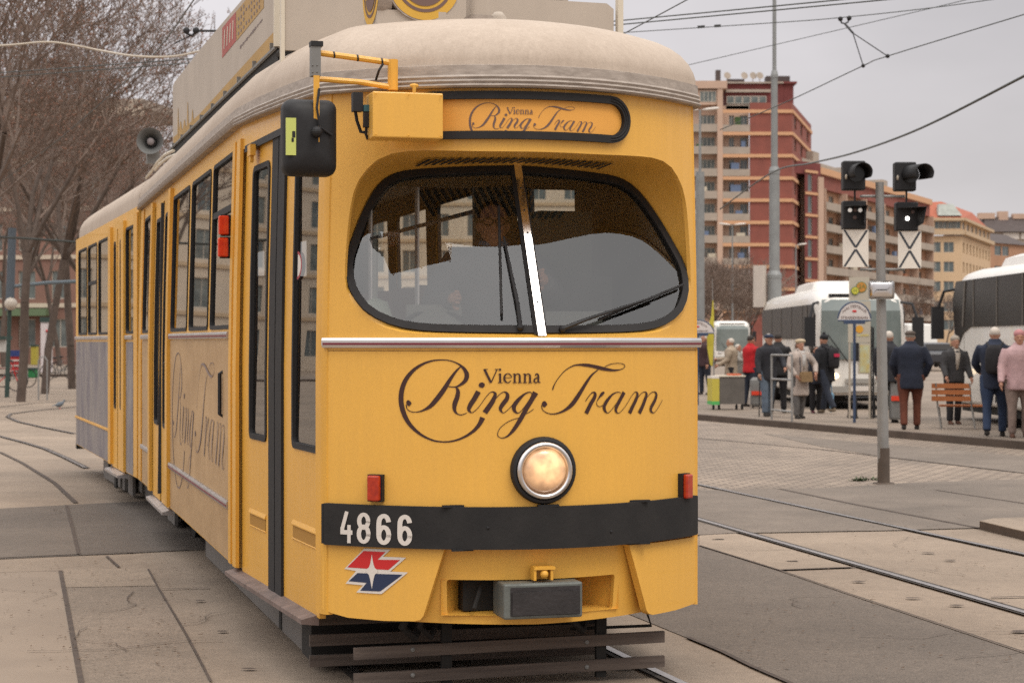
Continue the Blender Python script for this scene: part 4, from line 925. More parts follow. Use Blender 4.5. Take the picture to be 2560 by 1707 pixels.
t = n.new('ShaderNodeTexCoord'); mp_ = n.new('ShaderNodeMapping'); mp_.inputs['Rotation'].default_value = (0, 0, R(-8)); l.new(t.outputs['Object'], mp_.inputs[0])
br = n.new('ShaderNodeTexBrick'); br.inputs['Scale'].default_value = 1; br.inputs['Brick Width'].default_value = .2; br.inputs['Row Height'].default_value = .16; br.inputs['Mortar Size'].default_value = .018
br.inputs['Color1'].default_value = (.285, .22, .165, 1); br.inputs['Color2'].default_value = (.195, .15, .113, 1); br.inputs['Mortar'].default_value = (.11, .08, .06, 1); l.new(mp_.outputs[0], br.inputs[0])
q = n.new('ShaderNodeTexNoise'); q.inputs['Scale'].default_value = .5; q.inputs['Detail'].default_value = 6; l.new(t.outputs['Object'], q.inputs[0])
r_ = n.new('ShaderNodeMapRange'); r_.inputs[1].default_value = .3; r_.inputs[2].default_value = .7; r_.inputs[3].default_value = .78; r_.inputs[4].default_value = 1.18; l.new(q.outputs[0], r_.inputs[0])
v_ = n.new('ShaderNodeVectorMath'); v_.operation = 'SCALE'; l.new(br.outputs[0], v_.inputs[0]); l.new(r_.outputs[0], v_.inputs['Scale']); l.new(v_.outputs[0], b.inputs['Base Color'])
bp = n.new('ShaderNodeBump'); bp.inputs['Strength'].default_value = .5; bp.inputs['Distance'].default_value = .01; bp.invert = True; l.new(br.outputs['Fac'], bp.inputs['Height']); l.new(bp.outputs[0], b.inputs['Normal'])

def sheet(name, P, z, m):
    o = mesh_obj(name, [(p[0], p[1], z) for p in P], [tuple(t) for t in tessellate_polygon([[Vector((p[0], p[1], 0)) for p in P]])], m)
    bm = bmesh.new(); bm.from_mesh(o.data); bmesh.ops.recalc_face_normals(bm, faces=bm.faces)
    if bm.faces and sum(f.normal.z for f in bm.faces) < 0: bmesh.ops.reverse_faces(bm, faces=bm.faces)
    bm.to_mesh(o.data); bm.free(); o['kind'] = 'structure'; return o
sheet('ground', [(-900, -60), (900, -60), (900, 1500), (-900, 1500)], 0, CONC)
ZR = lambda x, y: gp(1720+x/2.099, 960+y/2.099)
ZL = lambda x, y: gp(x/2.217, 1000+y/2.217)
sheet('road_setts', [ZR(*p) for p in ((-1500, 195), (-200, 195), (45, 193), (1763, 347), (2600, 422), (2600, 470), (1763, 500), (1200, 518), (700, 548), (45, 560), (-700, 570))], .004, SETT)
sheet('road_strip', [ZR(*p) for p in ((400, 262), (1763, 380), (2600, 452), (2600, 530), (1763, 468), (1100, 395), (700, 330))], .008, ASPH3)
sheet('road', [ZR(*p) for p in ((-700, 580), (45, 560), (700, 548), (1200, 518), (1763, 500), (2600, 470), (2600, 730), (1763, 750), (1100, 770), (250, 785), (60, 795), (-500, 810))], .008, ASPH3)
sheet('track_slab', [ZR(*p) for p in ((60, 797), (250, 787), (870, 966), (480, 980), (60, 850))], .008, CONC2)
def beyond(p, q, m): d = (ZR(*q)-ZR(*p)).normalized(); return ZR(*q)+d*m
sheet('road_dark_strip', [ZR(*p) for p in ((-500, 660), (60, 850), (480, 980), (830, 1100), (1763, 1412))]+[beyond((830, 1100), (1763, 1412), 14), beyond((0, 1335), (520, 1568), 14)]+[ZR(*p) for p in ((520, 1568), (340, 1490), (180, 1410), (0, 1335), (-500, 1130))], .004, ASPH)
sheet('pavement_patch', [ZL(*p) for p in ((-400, 620), (0, 602), (370, 582), (760, 562), (1000, 552), (1250, 700), (1200, 830), (1050, 832), (700, 852), (440, 862), (0, 882), (-400, 902))], .004, ASPH2)
sheet('pavement_patch', [ZL(*p) for p in ((-400, 726), (0, 717), (402, 704), (436, 858), (0, 878), (-400, 898))], .008, ASPH)
sheet('pavement_slab', [ZL(*p) for p in ((352, 1042), (872, 1032), (1170, 1568), (1500, 2150), (560, 2150), (462, 1568))], .004, CONC3)
sheet('pavement_slab', [ZL(*p) for p in ((-300, 970), (0, 962), (330, 952), (444, 1568), (540, 2150), (-300, 2150))], .004, gmat('left_slab_concrete', (.25, .194, .147), (.205, .158, .12), 1.1))
sheet('pavement_slab', [ZL(*p) for p in ((352, 940), (830, 936), (868, 1030), (352, 1040))], .004, CONC2)
def line(name, P, wd, z, m, kind='structure', seg=True):
    V = []; F = []
    for i, p in enumerate(P):
        a = P[max(i-1, 0)]; b = P[min(i+1, len(P)-1)]; t = Vector((b[0]-a[0], b[1]-a[1])); t = t.normalized() if t.length else Vector((1, 0)); nn_ = Vector((-t.y, t.x))*wd/2
        V += [(p[0]+nn_.x, p[1]+nn_.y, z), (p[0]-nn_.x, p[1]-nn_.y, z)]
    F = [(2*i, 2*i+1, 2*i+3, 2*i+2) for i in range(len(P)-1)]
    return V, F
def lines(name, LL, z, m):
    mb = MB()
    for i, (P, wd) in enumerate(LL): V, F = line('', P, wd, z+.0002*i, m); mb.add(V, F)
    o = mb.build(name, m); o['kind'] = 'structure'; return o
lines('pavement_joint', [([ZL(335, 950), ZL(360, 1080), ZL(388, 1230), ZL(418, 1400), ZL(450, 1568), ZL(540, 2100)], .028), ([ZL(0, 961), ZL(335, 951)], .018), ([ZL(368, 585), ZL(400, 705), ZL(436, 858)], .03),
 ([ZL(895, 1052), ZL(1160, 1046)], .02), ([ZL(440, 861), ZL(1050, 833)], .02), ([ZL(0, 290), ZL(120, 348), ZL(300, 460), ZL(420, 572)], .05), ([ZL(590, 868), ZL(660, 930)], .02),
 ([ZL(820, 940), ZL(880, 1050), ZL(1030, 1300), ZL(1170, 1568)], .012)], .0095, JOINT)
lines('road_joint', [([ZR(60, 796), ZR(250, 786)], .03), ([ZR(480, 980), ZR(880, 965)], .03), ([ZR(1590, 1125), ZR(1763, 1120), ZR(2300, 1100)], .03), ([ZR(60, 851), ZR(480, 981), ZR(830, 1101), ZR(1763, 1413), beyond((830, 1101), (1763, 1413), 14)], .02),
 ([ZR(0, 1335), ZR(180, 1410), ZR(340, 1490), ZR(520, 1568), beyond((0, 1335), (520, 1568), 14)], .03), ([ZR(480, 553), ZR(880, 636), ZR(1530, 760)], .05), ([ZR(45, 285), ZR(700, 345), ZR(1763, 470)], .05), ([ZR(1300, 560), ZR(1763, 630), ZR(2200, 690)], .03)], .0105, JOINT)
rnd = random.Random(5); mb = MB()
for (x, y) in ((160, 820), (550, 935), (1265, 892), (1380, 930), (900, 1042), (1180, 1130), (1410, 1168), (1730, 1305), (-330, 1500)):
    p = ZR(x, y); mb.add([(p.x+.05*math.cos(a)*rnd.uniform(.7, 1.3), p.y+.03*math.sin(a)*rnd.uniform(.6, 1.3), .0125) for a in [i*math.pi/4 for i in range(8)]], [tuple(range(8))])
for (x, y) in ((1110, 1120), (1235, 1290), (1380, 1498), (720, 850)):
    p = ZL(x, y); mb.add([(p.x+.035*math.cos(a)*rnd.uniform(.7, 1.3), p.y+.02*math.sin(a)*rnd.uniform(.6, 1.3), .0125) for a in [i*math.pi/4 for i in range(8)]], [tuple(range(8))])
o = mb.build('ground_stain', JOINT); o['kind'] = 'structure'
rc = random.Random(21); LC = []
for (f_, x, y, ang0, n_s) in ((ZL, 560, 1180, .3, 9), (ZL, 180, 1120, 1.3, 8), (ZL, 700, 1400, 2.0, 9), (ZL, 150, 1400, .2, 10), (ZL, 950, 1250, .5, 6), (ZR, 1100, 860, .4, 9), (ZR, 1450, 1010, 1.2, 8), (ZR, 900, 1330, .2, 12), (ZR, 1400, 1450, .7, 10), (ZR, 600, 1180, 1.6, 9), (ZR, 1300, 640, .1, 9), (ZR, 300, 880, .5, 6), (ZL, 250, 640, .6, 8)):
    p = f_(x, y); a_ = ang0; P = [p]
    for _ in range(n_s): a_ += rc.gauss(0, .45); p = p+Vector((math.cos(a_), math.sin(a_), 0))*rc.uniform(.06, .16); P.append(p)
    LC.append((P, rc.uniform(.004, .008)))
lines('ground_crack', LC, .0135, JOINT)
mb = MB()                                            # grit and dead leaves lying about
for _ in range(420):
    if rc.random() < .5: p = ZL(rc.uniform(-100, 1150), 900+rc.random()**1.2*640)
    else: p = ZR(rc.uniform(60, 1763), 560+rc.random()*950)
    s_g = rc.uniform(.003, .010); a_ = rc.uniform(0, 6.28)
    mb.add([(p.x+s_g*math.cos(a_+k*1.57)*(1 if k % 2 else 1.7), p.y+s_g*math.sin(a_+k*1.57)*(1 if k % 2 else 1.7), .015+(k == 0)*.004) for k in range(4)], [(0, 1, 2, 3)])
o = mb.build('ground_grit', mat('leaf_litter', (.12, .07, .04), .9, var=.5, vs=30)); o['kind'] = 'stuff'
# rails
def rails(name, P, head=.045, g=.022, side=1):
    mb = MB(); V, F = line('', P, head+g*2, .013, None); mb.add(V, F)
    m2 = MB(); P2 = []
    for i, p in enumerate(P):
        a = P[max(i-1, 0)]; b = P[min(i+1, len(P)-1)]; t = Vector((b[0]-a[0], b[1]-a[1])).normalized(); P2.append(Vector((p[0]+t.y*.012*side, p[1]-t.x*.012*side, 0)))
    V, F = line('', P2, head, .018, None); m2.add(V, F)
    o = mb.build(name+'_groove', GROOVE); o['kind'] = 'structure'; o = m2.build(name, STEEL); o['kind'] = 'structure'
def ext(a, b, t0, t1): return [a+(b-a)*t for t in (t0, 0, .5, 1, t1)]
rails('tram_rail', ext(gp(1747, 1213), gp(2560, 1388), -3, 2)); rails('tram_rail', ext(gp(1747, 1300), gp(2560, 1534), -3, 2), .05, .034)
for sx in (-.7175, .7175):
    P = [Vector((NX+x*ct-y*st, NY+x*st+y*ct, 0)) for x, y in [(sx-.0*y+(.006*(y-2)**2 if y < 2 else 0), y) for y in (-7, -5, -3, -1.5, 0, 1, 2)]]
    P += [Vector((NX+sx*ct-y*st, NY+sx*st+y*ct, 0)) for y in (4, 6, 8, 10)]
    rails('tram_rail', P)
rails('tram_rail', [ZL(*p) for p in ((-200, 150), (0, 203), (125, 235), (250, 272), (370, 325), (480, 380))], .05, .02)
rails('tram_rail', [ZL(*p) for p in ((410, 188), (230, 152), (100, 122), (40, 95), (60, 78), (180, 62), (420, 38))], .05, .015)
rails('tram_rail', [ZL(*p) for p in ((-100, 52), (0, 40), (200, 18), (420, 5))], .03, .012)
# platform and kerbs
k0, k1 = gp(1741, 1050), gp(2560, 1124); kd = (k1-k0).normalized(); kn = Vector((-kd.y, kd.x, 0))
if kn.x < 0: kn = -kn
ka, kb = k0-kd*110, k1+kd*12
def kerbline(name, a, b, depth, h, n_, top):
    mb = MB(); mb.prism([a, b, b+n_*.16, a+n_*.16], (0, 0, h)); o = mb.build(name, KERB); o['kind'] = 'structure'
    mb = MB(); mb.prism([a+n_*.16, b+n_*.16, b+n_*depth, a+n_*depth], (0, 0, h-.006)); o = mb.build('platform', top); o['kind'] = 'structure'
kerbline('kerb', ka, kb, 34, .12, kn, PLAT)
a, b = ZR(1530, 762), ZR(2400, 975); d_ = (b-a).normalized(); n2 = Vector((-d_.y, d_.x, 0)); n2 = n2 if n2.x > 0 else -n2
mb = MB(); mb.prism([a, b, ZR(2400, 700), ZR(1763, 742), ZR(1600, 748)], (0, 0, .07)); o = mb.build('kerb', KERB); o['kind'] = 'structure'
mb = MB(); mb.prism([p+Vector((0, 0, .0705)) for p in (a, b, ZR(2400, 700), ZR(1763, 742), ZR(1600, 748))], (0, 0, .006)); o = mb.build('pavement', CONC2); o['kind'] = 'structure'
kerbline('far_kerb', Vector((-60, 92, 0)), Vector((-16, 88, 0)), 30, .12, Vector((.09, 1, 0)).normalized(), PLAT)

# ================================================================ buildings
def building(label, A, B, cat='building'):
    A = Vector((A[0], A[1], 0)); B = Vector((B[0], B[1], 0)); d = B-A
    return empty('building', A, math.atan2(d.y, d.x), label, cat), d.length
def wallpart(root, name, x0, x1, z0, z1, holes, m, y=0.0, depth=.3, axis=0):
    """wall in the local x-z plane (outer face at y, looking to -y) with real recessed openings"""
    xs = sorted({x0, x1}|{h[0] for h in holes}|{h[1] for h in holes}); zs = sorted({z0, z1}|{h[2] for h in holes}|{h[3] for h in holes})
    mb = MB()
    for i in range(len(xs)-1):
        for j in range(len(zs)-1):
            cx, cz = (xs[i]+xs[i+1])/2, (zs[j]+zs[j+1])/2
            if any(h[0] < cx < h[1] and h[2] < cz < h[3] for h in holes): continue
            mb.add([(xs[i], y, zs[j]), (xs[i+1], y, zs[j]), (xs[i+1], y, zs[j+1]), (xs[i], y, zs[j+1])], [(0, 1, 2, 3)])
    for h in holes:
        a, b, c, d = h; e_ = y+depth
        mb.add([(a, y, c), (b, y, c), (b, y, d), (a, y, d), (a, e_, c), (b, e_, c), (b, e_, d), (a, e_, d)], [(0, 4, 5, 1), (1, 5, 6, 2), (2, 6, 7, 3), (3, 7, 4, 0)])
    o = mesh_obj(name, mb.v, mb.f, m, root)
    if axis: o.rotation_euler = (0, 0, axis)
    return o
WINC = {}
PANE = mat('dark_window_pane', (.045, .055, .058), .12, var2=(.12, .15, .15), vs=.35, spec=.8)
PANE2 = mat('pale_window_pane', (.25, .27, .25), .3, var2=(.07, .085, .085), vs=.5)
WFR = mat('window_frame_paint', (.50, .45, .38), .6)
def winobj(root, x, z, w_, h_, y=.12, pane=None, mid=1, parent=None):
    key = (round(w_, 2), round(h_, 2), mid, (pane or PANE).name)
    if key not in WINC:
        mb = MB(); t = .07; mb.cur = 0
        for a, b, c, d in [(0, w_, 0, t), (0, w_, h_-t, h_), (0, t, t, h_-t), (w_-t, w_, t, h_-t)]+[((i+1)*w_/(mid+1)-t/2, (i+1)*w_/(mid+1)+t/2, t, h_-t) for i in range(mid)]:
            mb.add([(a, 0, c), (b, 0, c), (b, 0, d), (a, 0, d)], [(0, 1, 2, 3)])
        mb.cur = 1; mb.add([(0, .03, 0), (w_, .03, 0), (w_, .03, h_), (0, .03, h_)], [(0, 1, 2, 3)])
        me = bpy.data.meshes.new('window'); me.from_pydata([tuple(v) for v in mb.v], [], mb.f); me.materials.append(WFR); me.materials.append(pane or PANE)
        for p, i in zip(me.polygons, mb.m): p.material_index = i
        WINC[key] = me
    o = bpy.data.objects.new('window', WINC[key]); C.objects.link(o); o.parent = root; o.location = (x, y, z); return o
def boxp(root, name, boxes, m):
    mb = MB()
    for x0, x1, y0, y1, z0, z1 in boxes: mb.box(((x0+x1)/2, (y0+y1)/2, (z0+z1)/2), (x1-x0, y1-y0, z1-z0))
    return mb.build(name, m, root, split=True)
BRICK = mat('red_brick', (.27, .085, .063), .85, var2=(.205, .068, .052), vs=.6, bump=.1, bs=6)
BRICKD = mat('dark_red_brick', (.19, .05, .045), .85, var=.25, vs=.6)
PINK = mat('pink_render', (.52, .36, .27), .85, var=.12, vs=.4)
SALM = mat('salmon_band', (.60, .34, .19), .8, var=.1)
BALC = mat('balcony_concrete', (.40, .335, .275), .85, var=.2, vs=.5)
OCHR = mat('ochre_render', (.60, .43, .27), .85, var=.08, vs=.3)
OCHRD = mat('ochre_moulding', (.52, .385, .25), .85, var=.1)
TILE = mat('red_roof_tile', (.36, .115, .065), .8, var2=(.33, .09, .05), vs=1.5)
SLATE = mat('dark_slate', (.085, .065, .06), .8, var=.25, vs=1)
ORAN = mat('orange_render', (.42, .235, .145), .85, var=.15, vs=.5)
DS = 250.0
X_ = lambda px, D=DS: (px-1280)/FX*D
Z_ = lambda py, D=DS: 1.65+(852-py)/FX*D
# tall red brick and pink block
x0 = X_(1690); t1, Lw = building('tall apartment block with pink balconies and a red brick corner with salmon bands', (x0, DS), (X_(1980), DS))
bx0, bx1 = X_(1875)-x0, X_(1980)-x0; fl_z = [Z_(p) for p in (277, 332.5, 388, 444, 499, 554.5, 610, 665, 721, 776, 832)]
FH = fl_z[0]-fl_z[1]
boxp(t1, 'wall', [(bx0, bx1, 0, .5, 0, Z_(257)+.0)], BRICK)
vx = [X_(p)-x0 for p in (1700, 1745, 1797, 1803, 1812, 1875)]
holes = []
for i, z in enumerate(fl_z[:9]):
    holes += [(X_(1750)-x0, X_(1790)-x0, z+.95-FH, z+2.45-FH), (X_(1825)-x0, X_(1838)-x0, z+.3-FH, z+2.4-FH), (X_(1853)-x0, X_(1872)-x0, z+.3-FH, z+2.4-FH)]
wallpart(t1, 'wall', 0, bx0, 0, Z_(262), holes, PINK, 1.2)
for i, h in enumerate(holes): winobj(t1, h[0], h[2], h[1]-h[0], h[3]-h[2], 1.35, PANE2 if (i*7) % 3 == 0 else PANE, 3 if i % 3 == 0 else 1)
pil = X_(1800)-x0
boxp(t1, 'pilaster', [(pil-.35, pil+.35, -.15, 1.2, 0, Z_(205))], PINK)
boxp(t1, 'balcony', [(0, pil-.36, -.1, 1.2, z-FH+.15, z-FH+1.15) for z in fl_z[:9]]+[(pil+.36, bx0-.01, -.1, 1.2, z-FH+.15, z-FH+1.05) for z in fl_z[:9]], BALC)
boxp(t1, 'floor_band', [(pil+.36, bx1+.05, -.18, -.11, z-.32, z+.12) for z in fl_z[:10]]+[(bx0, bx1+.05, -.11, 0, z-.32, z+.12) for z in fl_z[:10]], SALM)
boxp(t1, 'wall', [(0, pil-.36, .1, 3, Z_(262), Z_(225))], PINK)
winobj(t1, X_(1750)-x0, Z_(255), 2.1, 1.4, .05, PANE2, 3)
boxp(t1, 'parapet', [(0, pil+.9, -.25, 6, Z_(222), Z_(203))], PINK)
boxp(t1, 'penthouse', [(pil+.9, X_(1962)-x0, 1.5, 9, Z_(262), Z_(206))], BRICKD)
boxp(t1, 'penthouse_band', [(pil+.92, X_(1930)-x0, 1.2, 1.45, Z_(228), Z_(221)), (pil+.92, X_(1878)-x0, 1.2, 1.45, Z_(271), Z_(259)), (pil+.92, X_(1962)-x0, 1.1, 1.45, Z_(206), Z_(202))], BALC)
for k in range(5): winobj(t1, pil+1.0+k*1.05, Z_(257), 1.0, 1.0, 1.15, PANE2, 0)
boxp(t1, 'chimney', [(X_(1971)-x0-1.3, X_(1971)-x0+.9, 1.6, 4, Z_(255), Z_(206)), (X_(1971)-x0-1.6, X_(1971)-x0+1.3, 1.2, 4.2, Z_(206), Z_(201))], BRICKD)
boxp(t1, 'roof_vent', [(X_(1800)-x0-.3, X_(1800)-x0+.3, 2, 3, Z_(204), Z_(170)), (X_(1846)-x0-1.2, X_(1846)-x0+1.0, 2, 4, Z_(204), Z_(193)), (X_(1950)-x0-1.5, X_(1950)-x0+1.6, 2.1, 4, Z_(201), Z_(185))], SLATE)
mb = MB()
for px in (1823, 1866, 1888, 1905): mb.tube([(X_(px)-x0, 2.5, Z_(204)), (X_(px)-x0, 2.5, Z_(178))], .05, 4); mb.disc((X_(px)-x0, 2.3, Z_(184)), (.3, -1, .3), .45, .5, .08, 10)
mb.build('satellite_dish', BALC, t1, split=True)
rp_ = random.Random(4)
PL = [mat('planter_green', (.05, .09, .03), .8), mat('awning_cream', (.5, .44, .34), .7), mat('laundry_blue', (.12, .16, .25), .8), mat('shade_rust', (.30, .12, .06), .8)]
for z in fl_z[:8]:
    for a_, b_ in ((.5, pil-1.2), (pil+.8, bx0-1.0)):
        if rp_.random() < .75: q = rp_.uniform(a_, b_); boxp(t1, 'balcony_item', [(q, q+rp_.uniform(.5, 1.4), .15, .5, z-FH+.9, z-FH+rp_.uniform(1.35, 2.1))], rp_.choice(PL))
# side face of the brick corner
sx1 = X_(2028, 276)-X_(1980)
ang = math.atan2(26, sx1); Ls = math.hypot(26, sx1)
side = empty('side_wing', (bx1, 0, 0), ang, parent=t1)
hs = []
for z in fl_z[:7]:
    for q in (.16, .47, .80): hs.append((Ls*q-1.5, Ls*q+1.5, z-FH+.9, z-FH+2.4))
wallpart(side, 'wall', 0, Ls, 0, Z_(257), hs, BRICK)
for h in hs: winobj(side, h[0], h[2], h[1]-h[0], h[3]-h[2], .15, PANE, 1)
boxp(side, 'floor_band', [(-.05, Ls, -.18, -.02, z-.32, z+.12) for z in fl_z[:9]], SALM)
# lower dark red block and balcony block receding to the right
A = (X_(2012, 256), 256); B = (X_(2087, 262), 262)
t2, Lw = building('lower dark red brick block with square windows, joined to a pale stair strip', A, B)
px2 = lambda p: (X_(p, 259)-A[0])*1.02
wz = [Z_(455+k*54.5, 257) for k in range(7)]
hs = [(px2(2018), px2(2038), z-1.2, z+1.0) for z in wz]
wallpart(t2, 'wall', 0, px2(2062), 0, Z_(428, 257), hs, BRICKD)
for h in hs: winobj(t2, h[0], h[2], h[1]-h[0], h[3]-h[2], .1, PANE, 0)
boxp(t2, 'floor_band', [(0, px2(2062), -.12, -.02, z+2.0-.8, z+2.0-.45) for z in wz], SALM)
boxp(t2, 'stair_strip', [(px2(2062)+.01, px2(2087), -.2, 4, 0, Z_(440, 257))], PINK)
boxp(t2, 'parapet', [(-3, px2(2087), .3, 6, Z_(436, 257), Z_(405, 257))], BRICKD)
A = (X_(2060, 262), 262); B = (X_(2334, 322), 322)
t3, Lw = building('long pale block with rows of balconies and an orange cornice stepping down to the right', A, B)
nF = 8; zt = Z_(470, 262); FH3 = 2.95
hs = []
nb = 12
for i in range(nF):
    for k in range(nb):
        xx = 1.5+k*(Lw-2)/nb; hs.append((xx, xx+2.0+(k % 2)*.6, zt-FH3*(i+1)+.4, zt-FH3*(i+1)+2.4))
wallpart(t3, 'wall', 0, Lw, 0, zt, hs, ORAN, 1.3)
for i, h in enumerate(hs): winobj(t3, h[0], h[2], h[1]-h[0], h[3]-h[2], 1.45, PANE2 if (i*5) % 7 == 0 else PANE, 1)
boxp(t3, 'balcony', [(1, Lw+.2, -.1, 1.3, zt-FH3*(i+1)+.1, zt-FH3*(i+1)+1.15) for i in range(nF)], BALC)
for i in range(nF):
    for q in (rp_.uniform(2, 12), rp_.uniform(14, 30), rp_.uniform(32, 60)):
        if rp_.random() < .7: boxp(t3, 'balcony_item', [(q, q+rp_.uniform(.6, 2.2), .15, .6, zt-FH3*(i+1)+.9, zt-FH3*(i+1)+rp_.uniform(1.4, 2.3))], rp_.choice(PL))
boxp(t3, 'balcony_divider', [(1+k*(Lw-1)/6-.15, 1+k*(Lw-1)/6+.15, .0, 1.3, 0, zt) for k in range(7)], PINK)
boxp(t3, 'cornice', [(-1, Lw, .2, .6, zt+1.9, zt+2.8)], SALM)
boxp(t3, 'roof_band', [(-1, Lw, .65, 1.6, zt, zt+1.9)], BRICK)
boxp(t3, 'roof', [(-1, Lw, 1.6, 8, zt+1.9, zt+3.2), (-1, 24, 3, 8, zt+3.2, zt+4.2), (5, 8, 3, 6, zt+4.2, zt+5.6), (27, 30, 3, 6, zt+3.2, zt+5.2), (44, 47, 3, 6, zt+3.2, zt+4.6)], BALC)
# ochre corner building with red mansard
DY = 335; A = (X_(2325, DY), DY); B = (X_(2405, DY), DY)
t4, Lw = building('ochre corner building with a red tiled mansard roof and a pale trapezoid dormer', A, B)
zy = lambda py: Z_(py, DY)
hs = [(X_(px, DY)-A[0]-.9, X_(px, DY)-A[0]+.9, zy(py+13), zy(py-13)) for px in (2339, 2372) for py in (618, 667, 716, 766, 812)]
wallpart(t4, 'wall', 0, Lw, 0, zy(590), hs, OCHR)
for h in hs: winobj(t4, h[0], h[2], h[1]-h[0], h[3]-h[2], .12, PANE, 1)
boxp(t4, 'cornice', [(-.2, Lw+.3, -.8, .3, zy(587), zy(577)), (-.2, Lw+.3, -.7, .3, zy(552), zy(545))], OCHRD)
hs = [(X_(px, DY)-A[0]-.7, X_(px, DY)-A[0]+.7, zy(572), zy(553)) for px in (2347, 2361, 2377, 2392)]
wallpart(t4, 'wall', 0, Lw, zy(577), zy(552), hs, OCHR, .1)
for h in hs: winobj(t4, h[0], h[2], h[1]-h[0], h[3]-h[2], .2, PANE, 1)
sx = X_(2476, 372)-X_(2405, DY); an = math.atan2(37, sx); Ls = math.hypot(37, sx)
sw = empty('side_wing', (Lw, 0, 0), an, parent=t4)
hs = [(Ls*(k+.5)/9-1, Ls*(k+.5)/9+1, zy(py+14), zy(py-13)) for k in range(9) for py in (618, 667, 716, 766)]
wallpart(sw, 'wall', 0, Ls, 0, zy(590), hs, OCHR)
for h in hs: winobj(sw, h[0], h[2], h[1]-h[0], h[3]-h[2], .25, PANE2, 1)
hs = [(Ls*(k+.5)/7-1.4, Ls*(k+.5)/7+1.2, zy(572), zy(553)) for k in range(7)]
wallpart(sw, 'wall', 0, Ls, zy(577), zy(552), hs, OCHR, .1)
for i, h in enumerate(hs): winobj(sw, h[0], h[2], h[1]-h[0], h[3]-h[2], .2, PANE if i in (1, 2) else PANE2, 1)
boxp(sw, 'cornice', [(-.2, Ls+.3, -.8, .3, zy(587), zy(577)), (-.2, Ls+.3, -.7, .3, zy(552), zy(545))], OCHRD)
mb = MB(); lx = Vector((math.cos(an), math.sin(an), 0)); P0_ = [Vector((-.3, -.4, zy(546))), Vector((Lw, -.4, zy(546))), Vector((Lw, 0, zy(546)))+lx*Ls, Vector((-.3, 30, zy(546)))]
P1_ = [Vector((-3, 6, zy(502))), Vector((Lw-2.5, 5, zy(499))), Vector((Lw, 6, zy(505)))+lx*(Ls*.6), Vector((-3, 24, zy(502)))]
mb.rings([P0_, P1_]); rf = mb.build('roof', TILE, t4)
mb = MB(); mb.prism([Vector((X_(a, DY)-A[0], y_, zy(b))) for a, b, y_ in ((2345, 539, -.2), (2405, 539, -.2), (2386, 509, 1.2), (2351, 509, 1.2))], (0, 1.5, 0)); mb.build('dormer', mat('pale_dormer', (.38, .40, .36), .6, var=.3, vs=1), rf)
# orange and dark-roofed buildings at the right edge
A = (X_(2476, 380), 380); B = (X_(2570, 392), 392)
t5, Lw = building('orange rendered house with low grey roof behind the ochre corner building', A, B)
hs = [(X_(px, 385)-A[0]-1.4, X_(px, 385)-A[0]+1.4, Z_(640+50*k, 385), Z_(616+50*k, 385)) for px in (2500, 2540) for k in range(3)]
wallpart(t5, 'wall', 0, Lw, 0, Z_(610, 385), hs, ORAN)
for h in hs: winobj(t5, h[0], h[2], h[1]-h[0], h[3]-h[2], .12, PANE, 1)
mb = MB(); mb.rings([[Vector((x, y, z)) for x, y in ((-.2, -.5), (Lw, -.5), (Lw, 14), (-.2, 14))] if z < Z_(600, 385) else [Vector((x, y, z)) for x, y in ((-.2, 5), (Lw, 5), (Lw, 9), (-.2, 9))] for z in (Z_(610, 385), Z_(580, 385))]); mb.build('roof', SLATE, t5)
A = (X_(2462, 420), 420); B = (X_(2600, 420), 420)
t6, Lw = building('house with a big dark slate roof and a white attic band at the right edge', A, B)
boxp(t6, 'wall', [(0, Lw, 0, 10, 0, Z_(578, 420))], BALC)
boxp(t6, 'attic_band', [(X_(2507, 420)-A[0], X_(2547, 420)-A[0], -.3, 0, Z_(598, 420), Z_(582, 420)), (X_(2552, 420)-A[0], Lw, -.3, 0, Z_(598, 420), Z_(582, 420))], WHT)
mb = MB(); mb.rings([[Vector((x, y, Z_(580, 420))) for x, y in ((-.5, -1), (Lw, -1), (Lw, 12), (-.5, 12))], [Vector((x, y, Z_(540, 420))) for x, y in ((1, 4), (Lw, 4), (Lw, 8), (1, 8))]]); rf = mb.build('roof', SLATE, t6)
boxp(t6, 'chimney', [(X_(2517, 420)-A[0]-1, X_(2517, 420)-A[0]+1.1, 3, 5, Z_(560, 420), Z_(526, 420)), (X_(2462, 420)-A[0]-.5, X_(2462, 420)-A[0]+3, 3, 5, Z_(545, 420), Z_(530, 420)), (X_(2548, 420)-A[0]-.5, X_(2548, 420)-A[0]+4, 3, 5, Z_(545, 420), Z_(532, 420))], PINK)
# buildings behind the trees on the left
RFAC = mat('red_facade', (.27, .15, .115), .85, var=.25, vs=.3); BFAC = mat('beige_facade', (.60, .50, .39), .85, var=.15, vs=.2)
t7, Lw = building('red facade with rows of pale framed windows behind the bare trees', (-41, 137), (-26, 134))
hs = [(1.2+k*2.5, 2.5+k*2.5, 1.2+f*3.4, 3.2+f*3.4) for k in range(5) for f in range(5)]
wallpart(t7, 'wall', 0, Lw, 0, 18, hs, RFAC)
for i, h in enumerate(hs): winobj(t7, h[0], h[2], h[1]-h[0], h[3]-h[2], .12, PANE2, 1)
boxp(t7, 'cornice', [(-.2, Lw+.2, -.5, .3, 17.3, 18)]+[(-.1, Lw, -.12, -.02, .6+f*3.4, .9+f*3.4) for f in range(1, 5)], BFAC)
boxp(t7, 'awning', [(2, 9, -1.5, -.1, 3.4, 3.9)], mat('green_awning', (.12, .17, .09), .7))
boxp(t7, 'roof', [(0, Lw, .4, 12, 18, 18.6)], BALC)
t8, Lw = building('long beige facade left of the red one, mirrored in the tram windows', (-150, 150), (-42, 138))
hs = [(1.2+k*3.6, 2.8+k*3.6, 1.2+f*3.7, 3.5+f*3.7) for k in range(29) for f in range(5)]
wallpart(t8, 'wall', 0, Lw, 0, 20, hs, BFAC)
